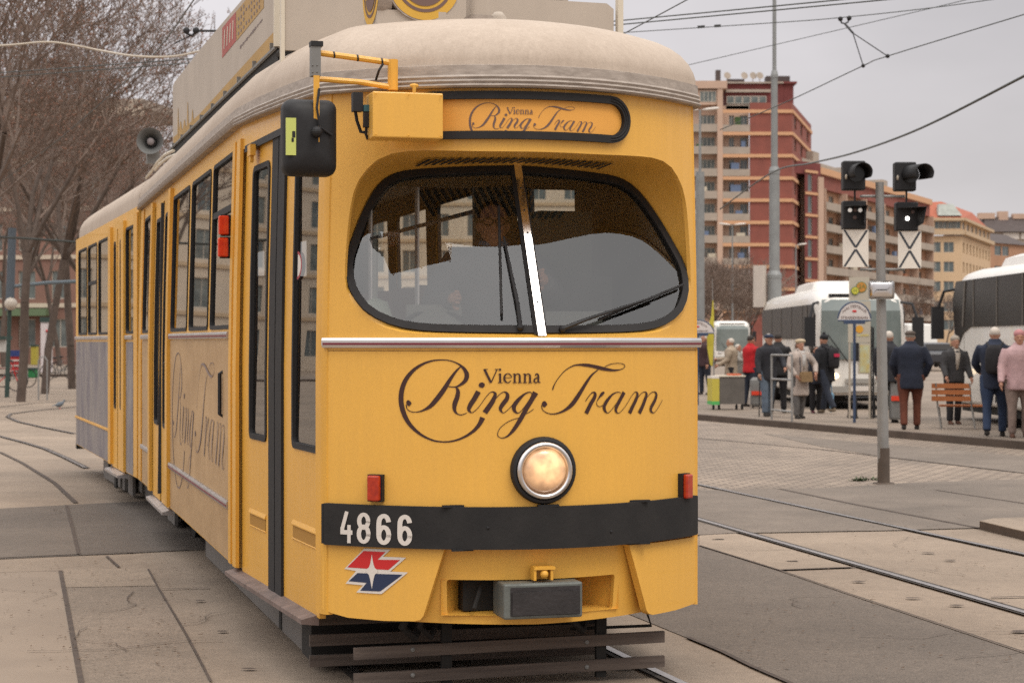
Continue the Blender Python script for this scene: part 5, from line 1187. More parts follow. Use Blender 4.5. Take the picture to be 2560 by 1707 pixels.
for i, h in enumerate(hs): winobj(t8, h[0], h[2], h[1]-h[0], h[3]-h[2], .12, PANE2 if i % 3 else PANE, 1)
boxp(t8, 'cornice', [(-.2, Lw+.2, -.5, .3, 19.3, 20)]+[(-.1, Lw, -.12, -.02, .6+f*3.7, .9+f*3.7) for f in range(1, 5)], OCHRD)
# a house seen through the tram's far windows
t9, Lw = building('beige house behind the tram, seen only through its windows', (X_(900, 190), 190), (X_(1480, 190), 190))
hs = [(1.0+k*3.2, 2.4+k*3.2, 1.2+f*3.6, 3.4+f*3.6) for k in range(7) for f in range(5)]
wallpart(t9, 'wall', 0, Lw, 0, 19.5, hs, BFAC)
for i, h in enumerate(hs): winobj(t9, h[0], h[2], h[1]-h[0], h[3]-h[2], .12, PANE, 1)
boxp(t9, 'cornice', [(-.2, Lw+.2, -.5, .3, 18.9, 19.5)]+[(-.1, Lw, -.12, -.02, .6+f*3.6, .9+f*3.6) for f in range(1, 5)], OCHRD)

# ================================================================ bare trees
BARK = mat('grey_brown_bark', (.12, .088, .07), .9, var=.35, vs=4)
TWIG = mat('brown_twigs', (.20, .145, .115), .9, var=.35, vs=1.5)
POD = mat('russet_seed_balls', (.24, .125, .085), .9, var=.3)
def tree_data(seed, H, spread=.5, levels=6, pods=900, lean=0.0, trunk_r=.17, twig=.011):
    rn = random.Random(seed); segs = []; tips = []
    def grow(p, d, ln, r, lv):
        k = 3 if lv < 2 else 2; q = p
        for i in range(k):
            d = (d+Vector((rn.gauss(0, .09), rn.gauss(0, .09), rn.gauss(0.02, .06)))).normalized(); q2 = q+d*ln/k; r2 = max(r*(1-.28/k*(1 if lv else .7)), twig*.7)
            segs.append((q, q2, r, r2, lv)); q = q2; r = r2
            if lv >= 1 and i < k-1 and lv < levels and rn.random() < .8:
                ax = Vector((rn.gauss(0, 1), rn.gauss(0, 1), rn.gauss(0, .5))).normalized(); dd = (d+ax*spread*1.3).normalized(); grow(q, dd, ln*rn.uniform(.5, .68), max(r*.6, twig), lv+1)
        if lv >= levels: tips.append(q); return
        nch = (3 if rn.random() < .62 else 2) if lv else 4
        for _ in range(nch):
            ax = Vector((rn.gauss(0, 1), rn.gauss(0, 1), rn.gauss(.15, .45))).normalized(); dd = (d+ax*spread*(1.25 if lv else 1)).normalized()
            grow(q, dd, ln*rn.uniform(.62, .82), max(r*.68, twig), lv+1)
    grow(Vector((0, 0, 0)), Vector((lean, 0, 1)).normalized(), H*.30, trunk_r, 0)
    tm, cm = MB(), MB()
    for a, b, r1, r2, lv in segs:
        mbx = tm if lv <= 1 else cm; n_ = 8 if lv <= 1 else 3; t = (b-a).normalized(); x = t.cross(Vector((.3, .2, 1))).normalized(); y = x.cross(t)
        vs = [a+(x*math.cos(2*math.pi*j/n_)+y*math.sin(2*math.pi*j/n_))*r1 for j in range(n_)]+[b+(x*math.cos(2*math.pi*j/n_)+y*math.sin(2*math.pi*j/n_))*r2 for j in range(n_)]
        mbx.cur = 0; mbx.add(vs, [(j, (j+1) % n_, (j+1) % n_+n_, j+n_) for j in range(n_)])
    cm.cur = 1; rn.shuffle(tips)
    for p in tips[:pods]:
        p = p-Vector((0, 0, .12)); s = rn.uniform(.018, .032); cm.add([p+Vector(v)*s for v in ((1, 0, 0), (-1, 0, 0), (0, 1, 0), (0, -1, 0), (0, 0, 1), (0, 0, -1))], [(0, 2, 4), (2, 1, 4), (1, 3, 4), (3, 0, 4), (2, 0, 5), (1, 2, 5), (3, 1, 5), (0, 3, 5)])
    tme = bpy.data.meshes.new('trunk'); tme.from_pydata([tuple(v) for v in tm.v], [], tm.f); tme.materials.append(BARK)
    for p in tme.polygons: p.use_smooth = True
    cme = bpy.data.meshes.new('crown'); cme.from_pydata([tuple(v) for v in cm.v], [], cm.f); cme.materials.append(TWIG); cme.materials.append(POD)
    for p, i in zip(cme.polygons, cm.m): p.material_index = i
    print('tree', seed, len(segs), len(tips)); return tme, cme
TD = [tree_data(11, 13.5, .52, 6, 6000, .18, .13, .009), tree_data(23, 13.5, .56, 6, 6000, -.1, .13, .009), tree_data(37, 9, .64, 6, 200, 0, .10, .014)]
def tree(k, x, y, rz, s, label, group, z=0):
    r_ = empty('bare_tree', (x, y, z), rz, label, 'tree', group); r_.scale = (s, s, s)
    for nm, me in zip(('trunk', 'crown'), TD[k]): o = bpy.data.objects.new(nm, me); C.objects.link(o); o.parent = r_
    return r_
gl = 'bare plane trees left of the tram'
for i, (k, px, D, rz, s, lb) in enumerate([
 (0, 52, 52, .2, 1.0, 'bare plane tree leaning right beside the white poster stand'), (1, 112, 60, 2.0, 1.05, 'bare plane tree behind the white poster stand'),
 (1, -130, 44, 1.0, 1.0, 'bare plane tree at the left edge, beside the globe lamp post'), (0, 180, 66, 4.0, 1.1, 'bare plane tree just left of the tram tail'),
 (0, -60, 76, 3.0, 1.1, 'bare plane tree behind the globe lamp post'), (1, 240, 84, 5.2, 1.1, 'bare plane tree behind the tram tail'), (0, 60, 92, 5.9, 1.15, 'farthest bare plane tree in front of the red facade'),
 (1, -240, 58, .5, 1.1, 'bare plane tree beyond the left edge of the photo'), (0, 330, 98, 1.4, 1.1, 'bare plane tree above the rear tram roof'), (1, -330, 74, 2.6, 1.2, 'second bare plane tree beyond the left edge of the photo'),
 (0, 10, 112, 2.2, 1.25, 'bare plane tree far behind the lamp post, among the distant row'), (1, 150, 118, 4.4, 1.25, 'bare plane tree far behind the poster stand'), (0, 270, 122, .9, 1.25, 'bare plane tree far behind the tram tail'), (1, 400, 126, 3.3, 1.15, 'rightmost of the distant bare plane trees, behind the loudspeaker')]):
    tree(k, (px-1280)/FX*D, D, rz, s, lb, gl)
gr_ = 'bare trees in front of the far blocks'
for i, (px, D, rz, s, lb) in enumerate([(1725, 150, 0, 1.0, 'bare tree behind the tram nose, at the foot of the pink block'), (1775, 165, 2, 1.12, 'bare tree left of the small white bus'), (1830, 158, 4, 1.05, 'bare tree at the foot of the red brick corner'),
 (1880, 172, 1, 1.0, 'bare tree behind the tall mast'), (2120, 190, 3, .92, 'bare tree behind the round stop sign'), (2215, 185, 5, .95, 'bare tree behind the signal pole'), (2300, 200, .7, .95, 'bare tree behind the far white truck'), (2365, 210, 2.4, .9, 'bare tree at the foot of the ochre building'),
 (1745, 135, 1.2, .95, 'nearest bare tree behind the tram nose'), (1805, 142, 5.2, 1.0, 'nearest bare tree behind the small white bus'), (1860, 139, 3.7, .95, 'nearest bare tree left of the tall mast')]):
    tree(2, (px-1280)/FX*D, D, rz, s, lb, gr_)
# ================================================================ people
SKIN = mat('skin', (.40, .20, .13), .6, var=.12, vs=8); HAIRW = mat('white_hair', (.50, .44, .38), .8); HAIRD = mat('dark_hair', (.03, .022, .018), .8)
def cloth(name, c): return mat(name, c, .9, var=.35, vs=6, bump=.9, bs=9)
def remeshed(mb, name, m, parent, vox, smooth=True, extra=None):
    o = mesh_obj(name, mb.v, mb.f, m, parent); bm = bmesh.new(); bm.from_mesh(o.data); bmesh.ops.recalc_face_normals(bm, faces=bm.faces); bm.to_mesh(o.data); bm.free()
    md = o.modifiers.new('r', 'REMESH'); md.mode = 'VOXEL'; md.voxel_size = vox; s = o.modifiers.new('s', 'SMOOTH'); s.iterations = 4; s.factor = .5
    dg_ = bpy.context.evaluated_depsgraph_get(); me = bpy.data.meshes.new_from_object(o.evaluated_get(dg_)); o.modifiers.clear(); o.data = me
    if extra:
        bm = bmesh.new(); bm.from_mesh(me); b0 = [bm.verts.new(v) for v in extra.v]
        for f in extra.f: bm.faces.new([b0[i] for i in f])
        bm.to_mesh(me); bm.free()
    me.materials.clear(); me.materials.append(m)
    for p in me.polygons: p.use_smooth = smooth
    return o
def person(loc, rz, H, label, coat, legs, legl=(0, 0), legr=(0, 0), arml=(5, 8, 10), armr=(5, 8, 10), coat_z=.80, lean=0, hair=None, hat=None, hatcol=None, shoe=None, vox=.02, hood=False, seated=False, glasses=False, collar=None, wide=1.0, front=None, group='people at the bus stop', skirt=None):
    """faces -Y at rz=0; leg=(thigh forward, knee bend); arm=(forward, outward, elbow bend), degrees"""
    wide *= 1.08; r_ = empty('person', loc, rz, label, 'person', group); k = H/1.71; r_.scale = (k, k, k)
    V = Vector; ln = math.sin(R(lean)); up = lambda x, y, z: V((x, y-ln*max(0, z-.95), z))
    bd = MB(); J = {}
    for s, (f, b), (af, ao, ae) in ((-1, legl, arml), (1, legr, armr)):
        h = V((s*.095*wide, 0, .92)); f, b = R(f), R(b); kn = h+V((0, -math.sin(f), -math.cos(f)))*.45; an_ = kn+V((0, -math.sin(f-b), -math.cos(f-b)))*.41
        J['h', s], J['k', s], J['a', s] = h, kn, an_
        bd.tube([h, (h+kn)/2, kn, (kn*.65+an_*.35), an_, an_+V((0, .01, -.03))], [.085, .075, .052, .054, .036, .034], 10)
        sh = up(s*.185*wide, 0, 1.395); af, ao, ae = R(af), R(ao), R(ae)
        e_ = sh+V((s*math.sin(ao), -math.sin(af)*math.cos(ao), -math.cos(af)*math.cos(ao)))*.29
        wr = e_+V((s*math.sin(ao)*(.3 if ao < R(13) else -.9), -math.sin(af+ae), -math.cos(af+ae))).normalized()*.25
        J['s', s], J['e', s], J['w', s] = sh, e_, wr
        bd.tube([sh, (sh+e_)/2, e_, wr], [.055, .045, .038, .026], 8); d = (wr-e_).normalized(); J['d', s] = d
        bd.ell(wr+d*.05, (.036, .036, .052), 8, 6, d.to_track_quat('Z', 'Y').to_matrix().to_4x4())
    bd.rings([[up(.15*wide*a*math.cos(2*math.pi*j/14), .105*a*math.sin(2*math.pi*j/14), z) for j in range(14)] for z, a in ((.86, .95), (.95, 1.05), (1.08, .92), (1.22, 1.03), (1.34, 1.12), (1.42, .95), (1.46, .5))])
    hc_ = up(0, -.025, 1.588); bd.tube([up(0, 0, 1.42), up(0, -.01, 1.56)], [.062, .056], 10)
    rg = []
    for t, wx, wy, oy in ((-.118, .028, .03, -.045), (-.105, .045, .05, -.03), (-.07, .060, .078, -.008), (-.03, .070, .092, .004), (.01, .075, .097, .008), (.05, .075, .097, .01), (.085, .062, .08, .01), (.112, .03, .04, .01)):
        rg.append([hc_+V((wx*math.cos(2*math.pi*j/16), oy+wy*math.sin(2*math.pi*j/16), t)) for j in range(16)])
    bd.rings(rg); bd.ell(hc_+V((0, -.095, -.02)), (.013, .02, .026), 8, 6)
    for s in (-1, 1): bd.ell(hc_+V((s*.077, .008, -.01)), (.012, .02, .032), 8, 6)
    bd.ell(hc_+V((0, -.085, .028)), (.05, .016, .012), 8, 6); bd.ell(hc_+V((0, -.082, -.068)), (.024, .012, .010), 8, 6)
    fx = MB()
    for s in (-1, 1):
        d = J['d', s]; w_ = J['w', s]; sd_ = V((0, 1, 0)).cross(d).normalized() if abs(d.y) < .9 else V((1, 0, 0)); nn_ = d.cross(sd_).normalized()
        for q, l_ in ((-.027, .062), (-.009, .075), (.009, .072), (.026, .056)):
            b0 = w_+d*.085+nn_*q; fx.tube([b0, b0+d*l_*.5+sd_*.006*s, b0+d*l_*.85+sd_*.026*s], [.010, .009, .007], 6)
        b0 = w_+d*.035-nn_*.032; fx.tube([b0, b0+d*.03-nn_*.022, b0+d*.058-nn_*.022], [.012, .010, .008], 6)
    remeshed(bd, 'body', SKIN, r_, vox*.62, extra=fx)
    # trousers
    tr = MB()
    for s in (-1, 1):
        h, kn, a = J['h', s], J['k', s], J['a', s]
        if not skirt: tr.tube([h+V((0, 0, .03)), (h+kn)/2, kn, (kn+a)/2, a+V((0, .01, .0))], [.105*wide, .095*wide, .075, .070, .066], 10)
        else: tr.tube([kn, (kn+a)/2, a], [.066, .062, .055], 10)
    tr.rings([[V((.145*wide*math.cos(2*math.pi*j/12), .115*math.sin(2*math.pi*j/12), z)) for j in range(12)] for z in (.84, .93, 1.05)]); remeshed(tr, 'trousers', cloth(legs[0], legs[1]), r_, vox)
    for s in (-1, 1):
        a = J['a', s]; sm_ = MB(); sm_.ell(a+V((0, -.055, -.045)), (.048, .125, .040), 10, 6); sm_.ell(a+V((0, .0, -.02)), (.045, .05, .055), 8, 6); remeshed(sm_, 'shoe', cloth(*(shoe or ('dark_shoe', (.03, .025, .022)))), r_, vox*.7)
    # coat
    cm_ = cloth(coat[0], coat[1]); ct_ = MB(); cz = coat_z
    prof = [(z, a) for z, a in ((cz, 1.18), ((cz+1.05)/2, 1.14), (1.05, 1.06), (1.2, 1.14), (1.33, 1.22), (1.41, 1.08), (1.455, .72), (1.485, .52), (1.525, .47))]
    ct_.rings([[up(.165*wide*a*math.cos(2*math.pi*j/16), .14*a*wide*math.sin(2*math.pi*j/16), z) for j in range(16)] for z, a in prof])
    for s in (-1, 1):
        sh, e_, wr = J['s', s], J['e', s], J['w', s]; ct_.tube([sh+V((-s*.03, 0, .0)), (sh+e_)/2, e_, (e_+wr)/2, wr+J['d', s]*.01], [.092, .080, .070, .062, .052], 10)
    if hood: ct_.ell(up(0, .10, 1.46), (.13, .08, .07))
    remeshed(ct_, 'coat', cm_, r_, vox)
    if front: fm2 = MB(); fm2.rings([[up(x*w_, -.172*wide*q_, z) for x in (-1, 1)]+[up(x*w_, -.10, z) for x in (1, -1)] for z, w_, q_ in ((1.06, .018, .92), (1.2, .035, .97), (1.36, .045, 1.0), (1.46, .055, .62))]); fm2.build('shirt_front', cloth(*front), r_, True)
    if collar: mb = MB(); mb.tube([up(.07*math.cos(t), -.01+.075*math.sin(t), 1.485) for t in [2*math.pi*j/12 for j in range(12)]], .018, 6, closed=True); mb.build('collar', cloth(*collar), r_, True)
    if hair:
        hm = MB(); hm.ell(hc_+V((0, .016, .036)), (.081, .097, .088), 14, 10); 
        if hair[1] > 0: hm.ell(hc_+V((0, .05, -.03)), (.092, .075, .09+hair[1]), 12, 8)
        o = hm.build('hair', hair[0], r_, True)
        for v in o.data.vertices:
            q = v.co-hc_
            if q.y < -.045 and q.z < .065: v.co.y = hc_.y-.03+(q.y+.045)*.1
    if hat:
        hm = MB(); hmat = cloth(*hatcol)
        if hat == 'cap':
            hm.ell(hc_+V((0, .01, .062)), (.095, .115, .055), 14, 8); hm.rings([[hc_+V((.075*math.cos(t), -.10+.065*math.sin(t)*-1, .048+q)) for t in [math.pi*j/8 for j in range(9)]] for q in (0, .012)])
        elif hat == 'beret': hm.ell(hc_+V((.015, .02, .085)), (.118, .125, .055), 16, 8); hm.ell(hc_+V((0, .01, .06)), (.088, .105, .045), 14, 6)
        else:
            hm.ell(hc_+V((0, .020, .066)), (.090, .108, .078), 14, 10)
            if hat == 'bobble': hm.ell(hc_+V((0, .02, .155)), (.035, .035, .035), 10, 6)
            if hat == 'hood': hm.ell(hc_+V((0, .05, -.02)), (.11, .09, .14), 12, 8)
        hm.build('hat', hmat, r_, True)
    if glasses:
        g = MB()
        for s in (-1, 1):
            g.tube([hc_+V((s*.033+.026*math.cos(t), -.112, .008+.019*math.sin(t))) for t in [2*math.pi*j/14 for j in range(14)]], .0035, 6, closed=True); g.tube([hc_+V((s*.058, -.110, .012)), hc_+V((s*.082, -.02, .008))], .003, 6)
        g.tube([hc_+V((-.008, -.114, .012)), hc_+V((.008, -.114, .012))], .003, 6); g.build('glasses', BLK, r_)
    return r_, J, k
def hand_world(p, s):
    r_, J, k = p; v = J['w', s]+J['d', s]*.09; return r_.location+Matrix.Rotation(r_.rotation_euler.z, 3, 'Z') @ (v*k)
PZ = .116
def at(px, py): g = gp(px, py, PZ); return (g.x, g.y, PZ)
jean = ('blue_denim', (.12, .155, .20)); dark = ('dark_trouser_cloth', (.022, .02, .022)); navy = ('navy_cloth', (.018, .022, .038)); 
p1 = person(at(1918, 1040), R(20), 1.68, 'man in dark jacket and flat cap leaning on a black cane, light blue jeans', ('charcoal_jacket', (.028, .028, .034)), jean, (12, 10), (-6, 6), (8, 12, 15), (25, 16, 30), .74, 5, (HAIRW, 0), 'cap', ('dark_blue_cap', (.03, .04, .07)))
p1b = person(at(1945, 1032), R(160), 1.70, 'person in black trousers half hidden behind the man with the cane', ('black_jacket', (.02, .019, .02)), dark, (10, 5), (-12, 8), (20, 10, 60), (5, 8, 10), .80, 0, (HAIRD, 0))
p2 = person(at(1999, 1046), R(25), 1.56, 'woman in long cream coat and cream beret with a tan shoulder bag', ('cream_coat', (.46, .38, .33)), ('grey_leggings', (.13, .12, .115)), (5, 5), (-5, 5), (15, 22, 20), (20, 30, 25), .50, 0, (mat('brown_hair', (.12, .06, .035), .8), .03), 'beret', ('cream_beret', (.52, .41, .28)), front=('white_shirt', (.58, .55, .52)))
p3 = person(at(2066, 1034), R(215), 1.66, 'person in black with a bobble hat and backpack walking towards the white coach', ('black_coat', (.016, .016, .019)), ('dark_jeans', (.025, .03, .045)), (16, 4), (-16, 14), (15, 10, 25), (-5, 10, 10), .70, 6, None, 'bobble', ('black_hat', (.015, .015, .017)), ('tan_shoe', (.20, .15, .10)))
p4 = person(at(2040, 1032), R(10), 1.42, 'short person in dark clothes between the woman in cream and the backpacker', ('dark_blue_coat', (.03, .032, .045)), dark, (3, 3), (-3, 3), (5, 10, 10), (5, 10, 10), .74, 0, (HAIRD, .02), None, None, ('wine_shoe', (.10, .02, .03)))
p5 = person(at(1876, 1016), R(120), 1.66, 'person in bright red jacket behind the man with the cane', ('bright_red_jacket', (.50, .015, .02)), ('dark_jeans', (.025, .03, .045)), (4, 4), (-4, 4), (40, 15, 50), (10, 10, 20), .82, 0, (HAIRD, 0))
p6 = person(at(1828, 1006), R(-100), 1.60, 'white haired person in beige coat behind the grey cart', ('beige_coat', (.38, .30, .22)), dark, (3, 3), (-3, 3), (30, 10, 60), (20, 10, 40), .70, 0, (HAIRW, 0))
p6b = person(at(1844, 1000), R(60), 1.45, 'person in pale grey jacket beside the one in beige', ('pale_grey_jacket', (.30, .28, .25)), dark, (3, 3), (-3, 3), (50, 15, 40), (20, 10, 40), .80, 0, (HAIRW, 0))
p7 = person(at(1762, 986), R(-60), 1.72, 'person in dark maroon coat near the tram nose, farthest left of the group', ('maroon_coat', (.06, .03, .032)), ('dark_jeans', (.025, .03, .045)), (5, 5), (-5, 5), (20, 10, 50), (5, 10, 10), .80, 0, (HAIRW, 0))
p8 = person(at(2222, 1056), R(150), 1.72, 'white haired person in dark coat half hidden by the signal pole', ('dark_grey_coat', (.03, .03, .035)), dark, (5, 5), (-5, 5), (5, 10, 15), (5, 10, 15), .76, 0, (HAIRW, 0))
p9 = person(at(2276, 1073), R(170), 1.72, 'man in navy coat and rust brown trousers seen from behind', ('navy_coat', (.016, .02, .036)), ('rust_trousers', (.12, .035, .018)), (8, 6), (-8, 8), (-8, 22, 35), (5, 16, 30), .70, 5, (mat('grey_hair', (.22, .19, .16), .8), 0), 'cap', ('brown_cap', (.10, .075, .06)), wide=1.1)
p10 = person(at(2385, 1060), R(8), 1.62, 'woman in dark grey jacket with pale headband standing behind the bench', ('grey_jacket', (.05, .047, .048)), dark, (6, 4), (-4, 4), (12, 9, 30), (10, 9, 25), .82, 4, (mat('fair_hair', (.38, .26, .15), .8), .03), 'beanie', ('pale_headband', (.40, .34, .28)), ('brown_shoe', (.11, .05, .03)), collar=('pale_scarf', (.50, .43, .36)), front=('pale_scarf', (.5, .43, .36)))
p11 = person(at(2487, 1090), R(165), 1.76, 'man in navy jacket and blue trousers with a black backpack, seen from behind', ('dark_navy_jacket', (.018, .024, .045)), ('blue_trousers', (.026, .042, .085)), (8, 6), (-12, 8), (10, 11, 20), (20, 16, 40), .74, 8, (HAIRW, 0), wide=1.12)
p12 = person(at(2548, 1093), R(-8), 1.70, 'woman in pale pink coat and pink knitted hat at the right edge', ('pale_pink_coat', (.52, .34, .34)), ('taupe_trousers', (.26, .19, .16)), (5, 5), (-5, 5), (8, 12, 15), (8, 12, 25), .76, 0, None, 'beanie', ('pink_hat', (.55, .25, .25)), ('brown_shoe', (.11, .05, .03)), wide=1.1)
def backpack(p, label, m, patch=None):
    r_, J, k = p; b = empty('backpack', r_.location, r_.rotation_euler.z, label, 'backpack', 'backpacks'); b.scale = (k, k, k); mb = MB()
    mb.rings([[Vector((.14*a*math.cos(t), .235+.075*a*math.sin(t), z)) for t in [2*math.pi*j/14 for j in range(14)]] for z, a in ((.98, .7), (1.03, 1), (1.2, 1.05), (1.36, .95), (1.43, .55))]); mb.build('bag_body', m, b, True)
    mb = MB()
    for s in (-1, 1): mb.tube([(s*.09, .19, 1.40), (s*.12, .02, 1.47), (s*.13, -.145, 1.36), (s*.15, -.12, 1.12), (s*.11, .18, 1.02)], .014, 6)
    mb.build('shoulder_strap', m, b)
    if patch: mb = MB(); mb.box((0, .318, 1.27), (.15, .02, .07)); mb.build('pocket_patch', patch, b)
backpack(p3, 'black backpack with a bright red patch on the walker in the bobble hat', cloth('black_canvas', (.02, .018, .02)), mat('crimson_patch', (.45, .02, .06), .7))
backpack(p11, 'plain black backpack on the man in navy', cloth('black_canvas', (.02, .018, .02)))
def stick(p, s, label, name, m, cat):
    h = hand_world(p, s); g = Vector((h.x-.02, h.y-.05, PZ)); mb = MB(); mb.tube([g, h], .012, 8); mb.tube([h, h+Vector((0, .0, .04)), h+Vector((.05, -.02, .05)), h+Vector((.09, -.03, .03))], .013, 8)
    o = mb.build(name, m); tag(o, label, cat)
stick(p1, -1, 'thin black walking cane held by the man in the flat cap', 'walking_cane', BLK, 'cane')
h = hand_world(p4, 1); mb = MB(); mb.tube([(h.x+.05, h.y-.25, .56), (h.x+.05, h.y-.25, .52), (h.x+.04, h.y-.25, .3), (h.x+.03, h.y-.25, PZ+.02)], [.012, .05, .045, .008], 10); mb.tube([(h.x+.05, h.y-.25, .54), (h.x+.05, h.y-.2, h.z)], .01, 6)
tag(mb.build('folded_umbrella', mat('light_blue_fabric', (.16, .30, .42), .7)), 'folded light blue umbrella hanging beside the short dark person', 'umbrella')
r_, J, k = p2; bg_ = empty('shoulder_bag', r_.location, r_.rotation_euler.z, 'tan shoulder bag hanging in front of the woman in cream', 'bag'); bg_.scale = (k, k, k)
mb = MB(); mb.rings([[Vector((x*a, -.24+y, z)) for x, y in ((-.14, -.05), (.14, -.05), (.14, .05), (-.14, .05))] for z, a in ((.80, 1.05), (.95, 1), (1.02, .85))]); mb.build('bag_body', cloth('tan_leather', (.28, .18, .09)), bg_)
mb = MB(); mb.tube([(-.12, -.22, 1.0), (-.10, -.17, 1.3), (-.08, -.05, 1.48), (-.06, .08, 1.45)], .012, 6); mb.tube([(.12, -.22, 1.0), (.10, -.18, 1.25), (.07, -.06, 1.49)], .012, 6); mb.build('bag_strap', cloth('dark_strap', (.05, .05, .06)), bg_)
# the driver behind the windscreen
person((-.10, 10.02, .64), R(4), 1.74, 'tram driver with dark hair and glasses in a dark sweater behind the windscreen', ('charcoal_sweater', (.10, .095, .10)), dark, (78, 80), (82, 80), (35, 22, 60), (50, 18, 55), .86, 0, (HAIRD, 0), glasses=True, vox=.014, group=None, collar=('pale_blue_shirt', (.20, .26, .36)))
mb = MB(); mb.rings([[Vector((-.10+x, 10.27+y, z)) for x, y in ((-.24, -.05), (.24, -.05), (.24, .05), (-.24, .05))] for z in (1.45, 2.15)]); mb.box((-.10, 10.05, 1.43), (.48, .5, .1)); mb.box((-.1, 10.05, 1.15), (.12, .12, .5)); tag(mb.build('driver_seat', BLK), 'black driver seat under the tram driver', 'seat')

# ================================================================ buses and cars
def tyre(root, c, r, ax=(1, 0, 0), w_=.25):
    mb = MB(); a = Vector(ax); mb.tube([Vector(c)-a*w_/2, Vector(c)-a*w_*.42, Vector(c)+a*w_*.42, Vector(c)+a*w_/2], [r*.93, r, r, r*.93], 24); o = mb.build('wheel', RUB, root)
    mb = MB(); mb.tube([Vector(c)-a*(w_/2+.01), Vector(c)+a*(w_/2+.01)], r*.5, 16); mb.build('rim', GREY, o)
def coach(loc, rz, Ln, Hh, label, Wd=2.5, win=(1.35, 2.75), body=None, fwin=(.9, 2.75), lit=True, wheels=(2.2, 8.6), dome=True):
    r_ = empty('coach', loc, rz, label, 'coach', 'white buses and coaches'); B_ = body or mat('coach_white', (.72, .68, .62), .35, var=.08, coat=.3)
    h = Wd/2; mb = MB(); rg = []
    sec = lambda k, y, top, bot=.32: [Vector((x*k, y, z)) for x, z in rrect(-h, bot, h, top, [.10, .38, .38, .10], 6)]
    for y, k, tp in ((-.02, .93, Hh-.5), (.04, .97, Hh-.28), (.22, .99, Hh-.12), (.6, 1, Hh-.03), (1.4, 1, Hh), (Ln-.4, 1, Hh-.05), (Ln-.1, .98, Hh-.14), (Ln, .92, Hh-.3)): rg.append(sec(k, y, tp))
    mb.rings(rg); smooth_by(mb.build('body', B_, r_), 45)
    BG = mat('tinted_coach_glass', (.026, .022, .020), .35, spec=.12)
    for s in (-1, 1):
        mb = MB(); mb.prism([Vector((s*(h+.004), y, z)) for y, z in ((.16, win[0]+.55), (.34, win[0]-.1), (.62, win[0]-.36), (1.0, win[0]-.12), (1.6, win[0]), (Ln-.7, win[0]), (Ln-.3, win[0]+.15), (Ln-.3, win[1]), (.45, win[1]))], (s*.02, 0, 0)); o = mb.build('side_glazing', BG, r_)
        mb = MB()
        for y in [1.9+i*1.75 for i in range(int((Ln-2)/1.75))]: mb.box((s*(h+.028), y, (win[0]+win[1])/2), (.01, .07, win[1]-win[0]))
        mb.box((s*(h+.03), 1.15, (win[0]+win[1])/2), (.02, .12, win[1]-win[0]), mt=Matrix.Rotation(R(-12), 4, 'X')); mb.build('glazing_pillar', mat('pillar_beige', (.10, .085, .07), .6), o, split=True)
        for y in wheels:
            mb = MB(); mb.prism([Vector((s*(h+.003), y+.56*math.cos(t), .42+.56*math.sin(t))) for t in [math.pi*j/12 for j in range(13)]], (s*.006, 0, 0)); mb.build('wheel_arch', BLK, r_); tyre(r_, (s*(h-.12), y, .47), .47)
        mb = MB(); mb.tube([(s*(h-.1), .25, Hh-.35), (s*(h+.1), -.25, Hh-.4), (s*(h+.2), -.35, Hh-.75)], .03, 8); mb.rings([[Vector((s*(h+.2)+x, -.38+y, z)) for x, y in ((-.12, -.06), (.12, -.06), (.12, .06), (-.12, .06))] for z in (Hh-1.35, Hh-.7)]); mb.build('coach_mirror', BLK, r_)
        mb = MB(); mb.ell((s*(h-.35), .0, .75), (.17, .06, .08), 14, 8); mb.build('headlight', mat('lit_lamp', (1, .9, .7), .3, emit=((1, .72, .4), 6)) if lit and s < 0 else ALU, r_)
    FG = mat('windscreen_grey_green', (.13, .155, .145), .1, var2=(.20, .225, .21), vs=.9, spec=.9)
    mb = MB(); mb.rings([[Vector((x*k, y-.02, z)) for x in [-h*.93+h*1.86*i/8 for i in range(9)] for y in (y0+.07*(x/h)**6,)] for z, y0, k in ((fwin[0], -.05, .97), ((fwin[0]+fwin[1])/2, -.05, .97), (Hh-.55, -.05, .95), (Hh-.30, .045, .93))], cap=False, closed=False); o = mb.build('windscreen', FG, r_)
    mb = MB(); mb.box((0, .10, Hh-.24), (Wd*.7, .06, .14)); mb.build('destination_panel', BLK, r_)
    mb = MB(); mb.box((0, -.05, .45), (Wd*.9, .12, .14)); mb.box((0, -.05, .64), (Wd*.35, .1, .1)); mb.build('bumper_grille', mat('grille_grey', (.30, .28, .25), .5), r_)
    mb = MB(); mb.box((0, -.12, .47), (.48, .02, .11)); mb.build('number_plate', WHT, r_)
    mb = MB(); mb.tube([(-.3, -.1, fwin[0]-.05), (-.75, -.12, fwin[0]+.55)], .012, 5); mb.tube([(.5, -.1, fwin[0]-.05), (.05, -.12, fwin[0]+.55)], .012, 5); mb.build('wiper', BLK, r_, split=True)
    mb = MB()
    for s in (-1, 1):
        for y in (1.05, 3.3, 5.6, 7.9): mb.box((s*(h+.002), y, (win[0]+.4)/2), (.006, .02, win[0]-.45))
    mb.build('panel_seam', mat('seam_grey', (.25, .23, .2), .6), r_, split=True)
    if dome: mb = MB(); mb.rings([[Vector((x, y, z)) for x, y in rrect(-h*.7+q, 2.2+q*3, h*.7-q, 5.5-q*3, .3, 5)] for z, q in ((Hh-.03, 0), (Hh+.14, .05), (Hh+.2, .2))]); mb.build('roof_unit', B_, r_)
    mb = MB(); mb.box((0, Ln/2, .3), (Wd*.9, Ln*.92, .25)); mb.build('chassis', DARK, r_)
    return r_
coach((6.81+1.0, 43, PZ), 0, 9.4, 2.76, 'large white coach parked behind the stop signs, one headlight lit', 2.0, win=(1.58, 2.36), fwin=(1.12, 2.3), wheels=(1.9, 7.2))
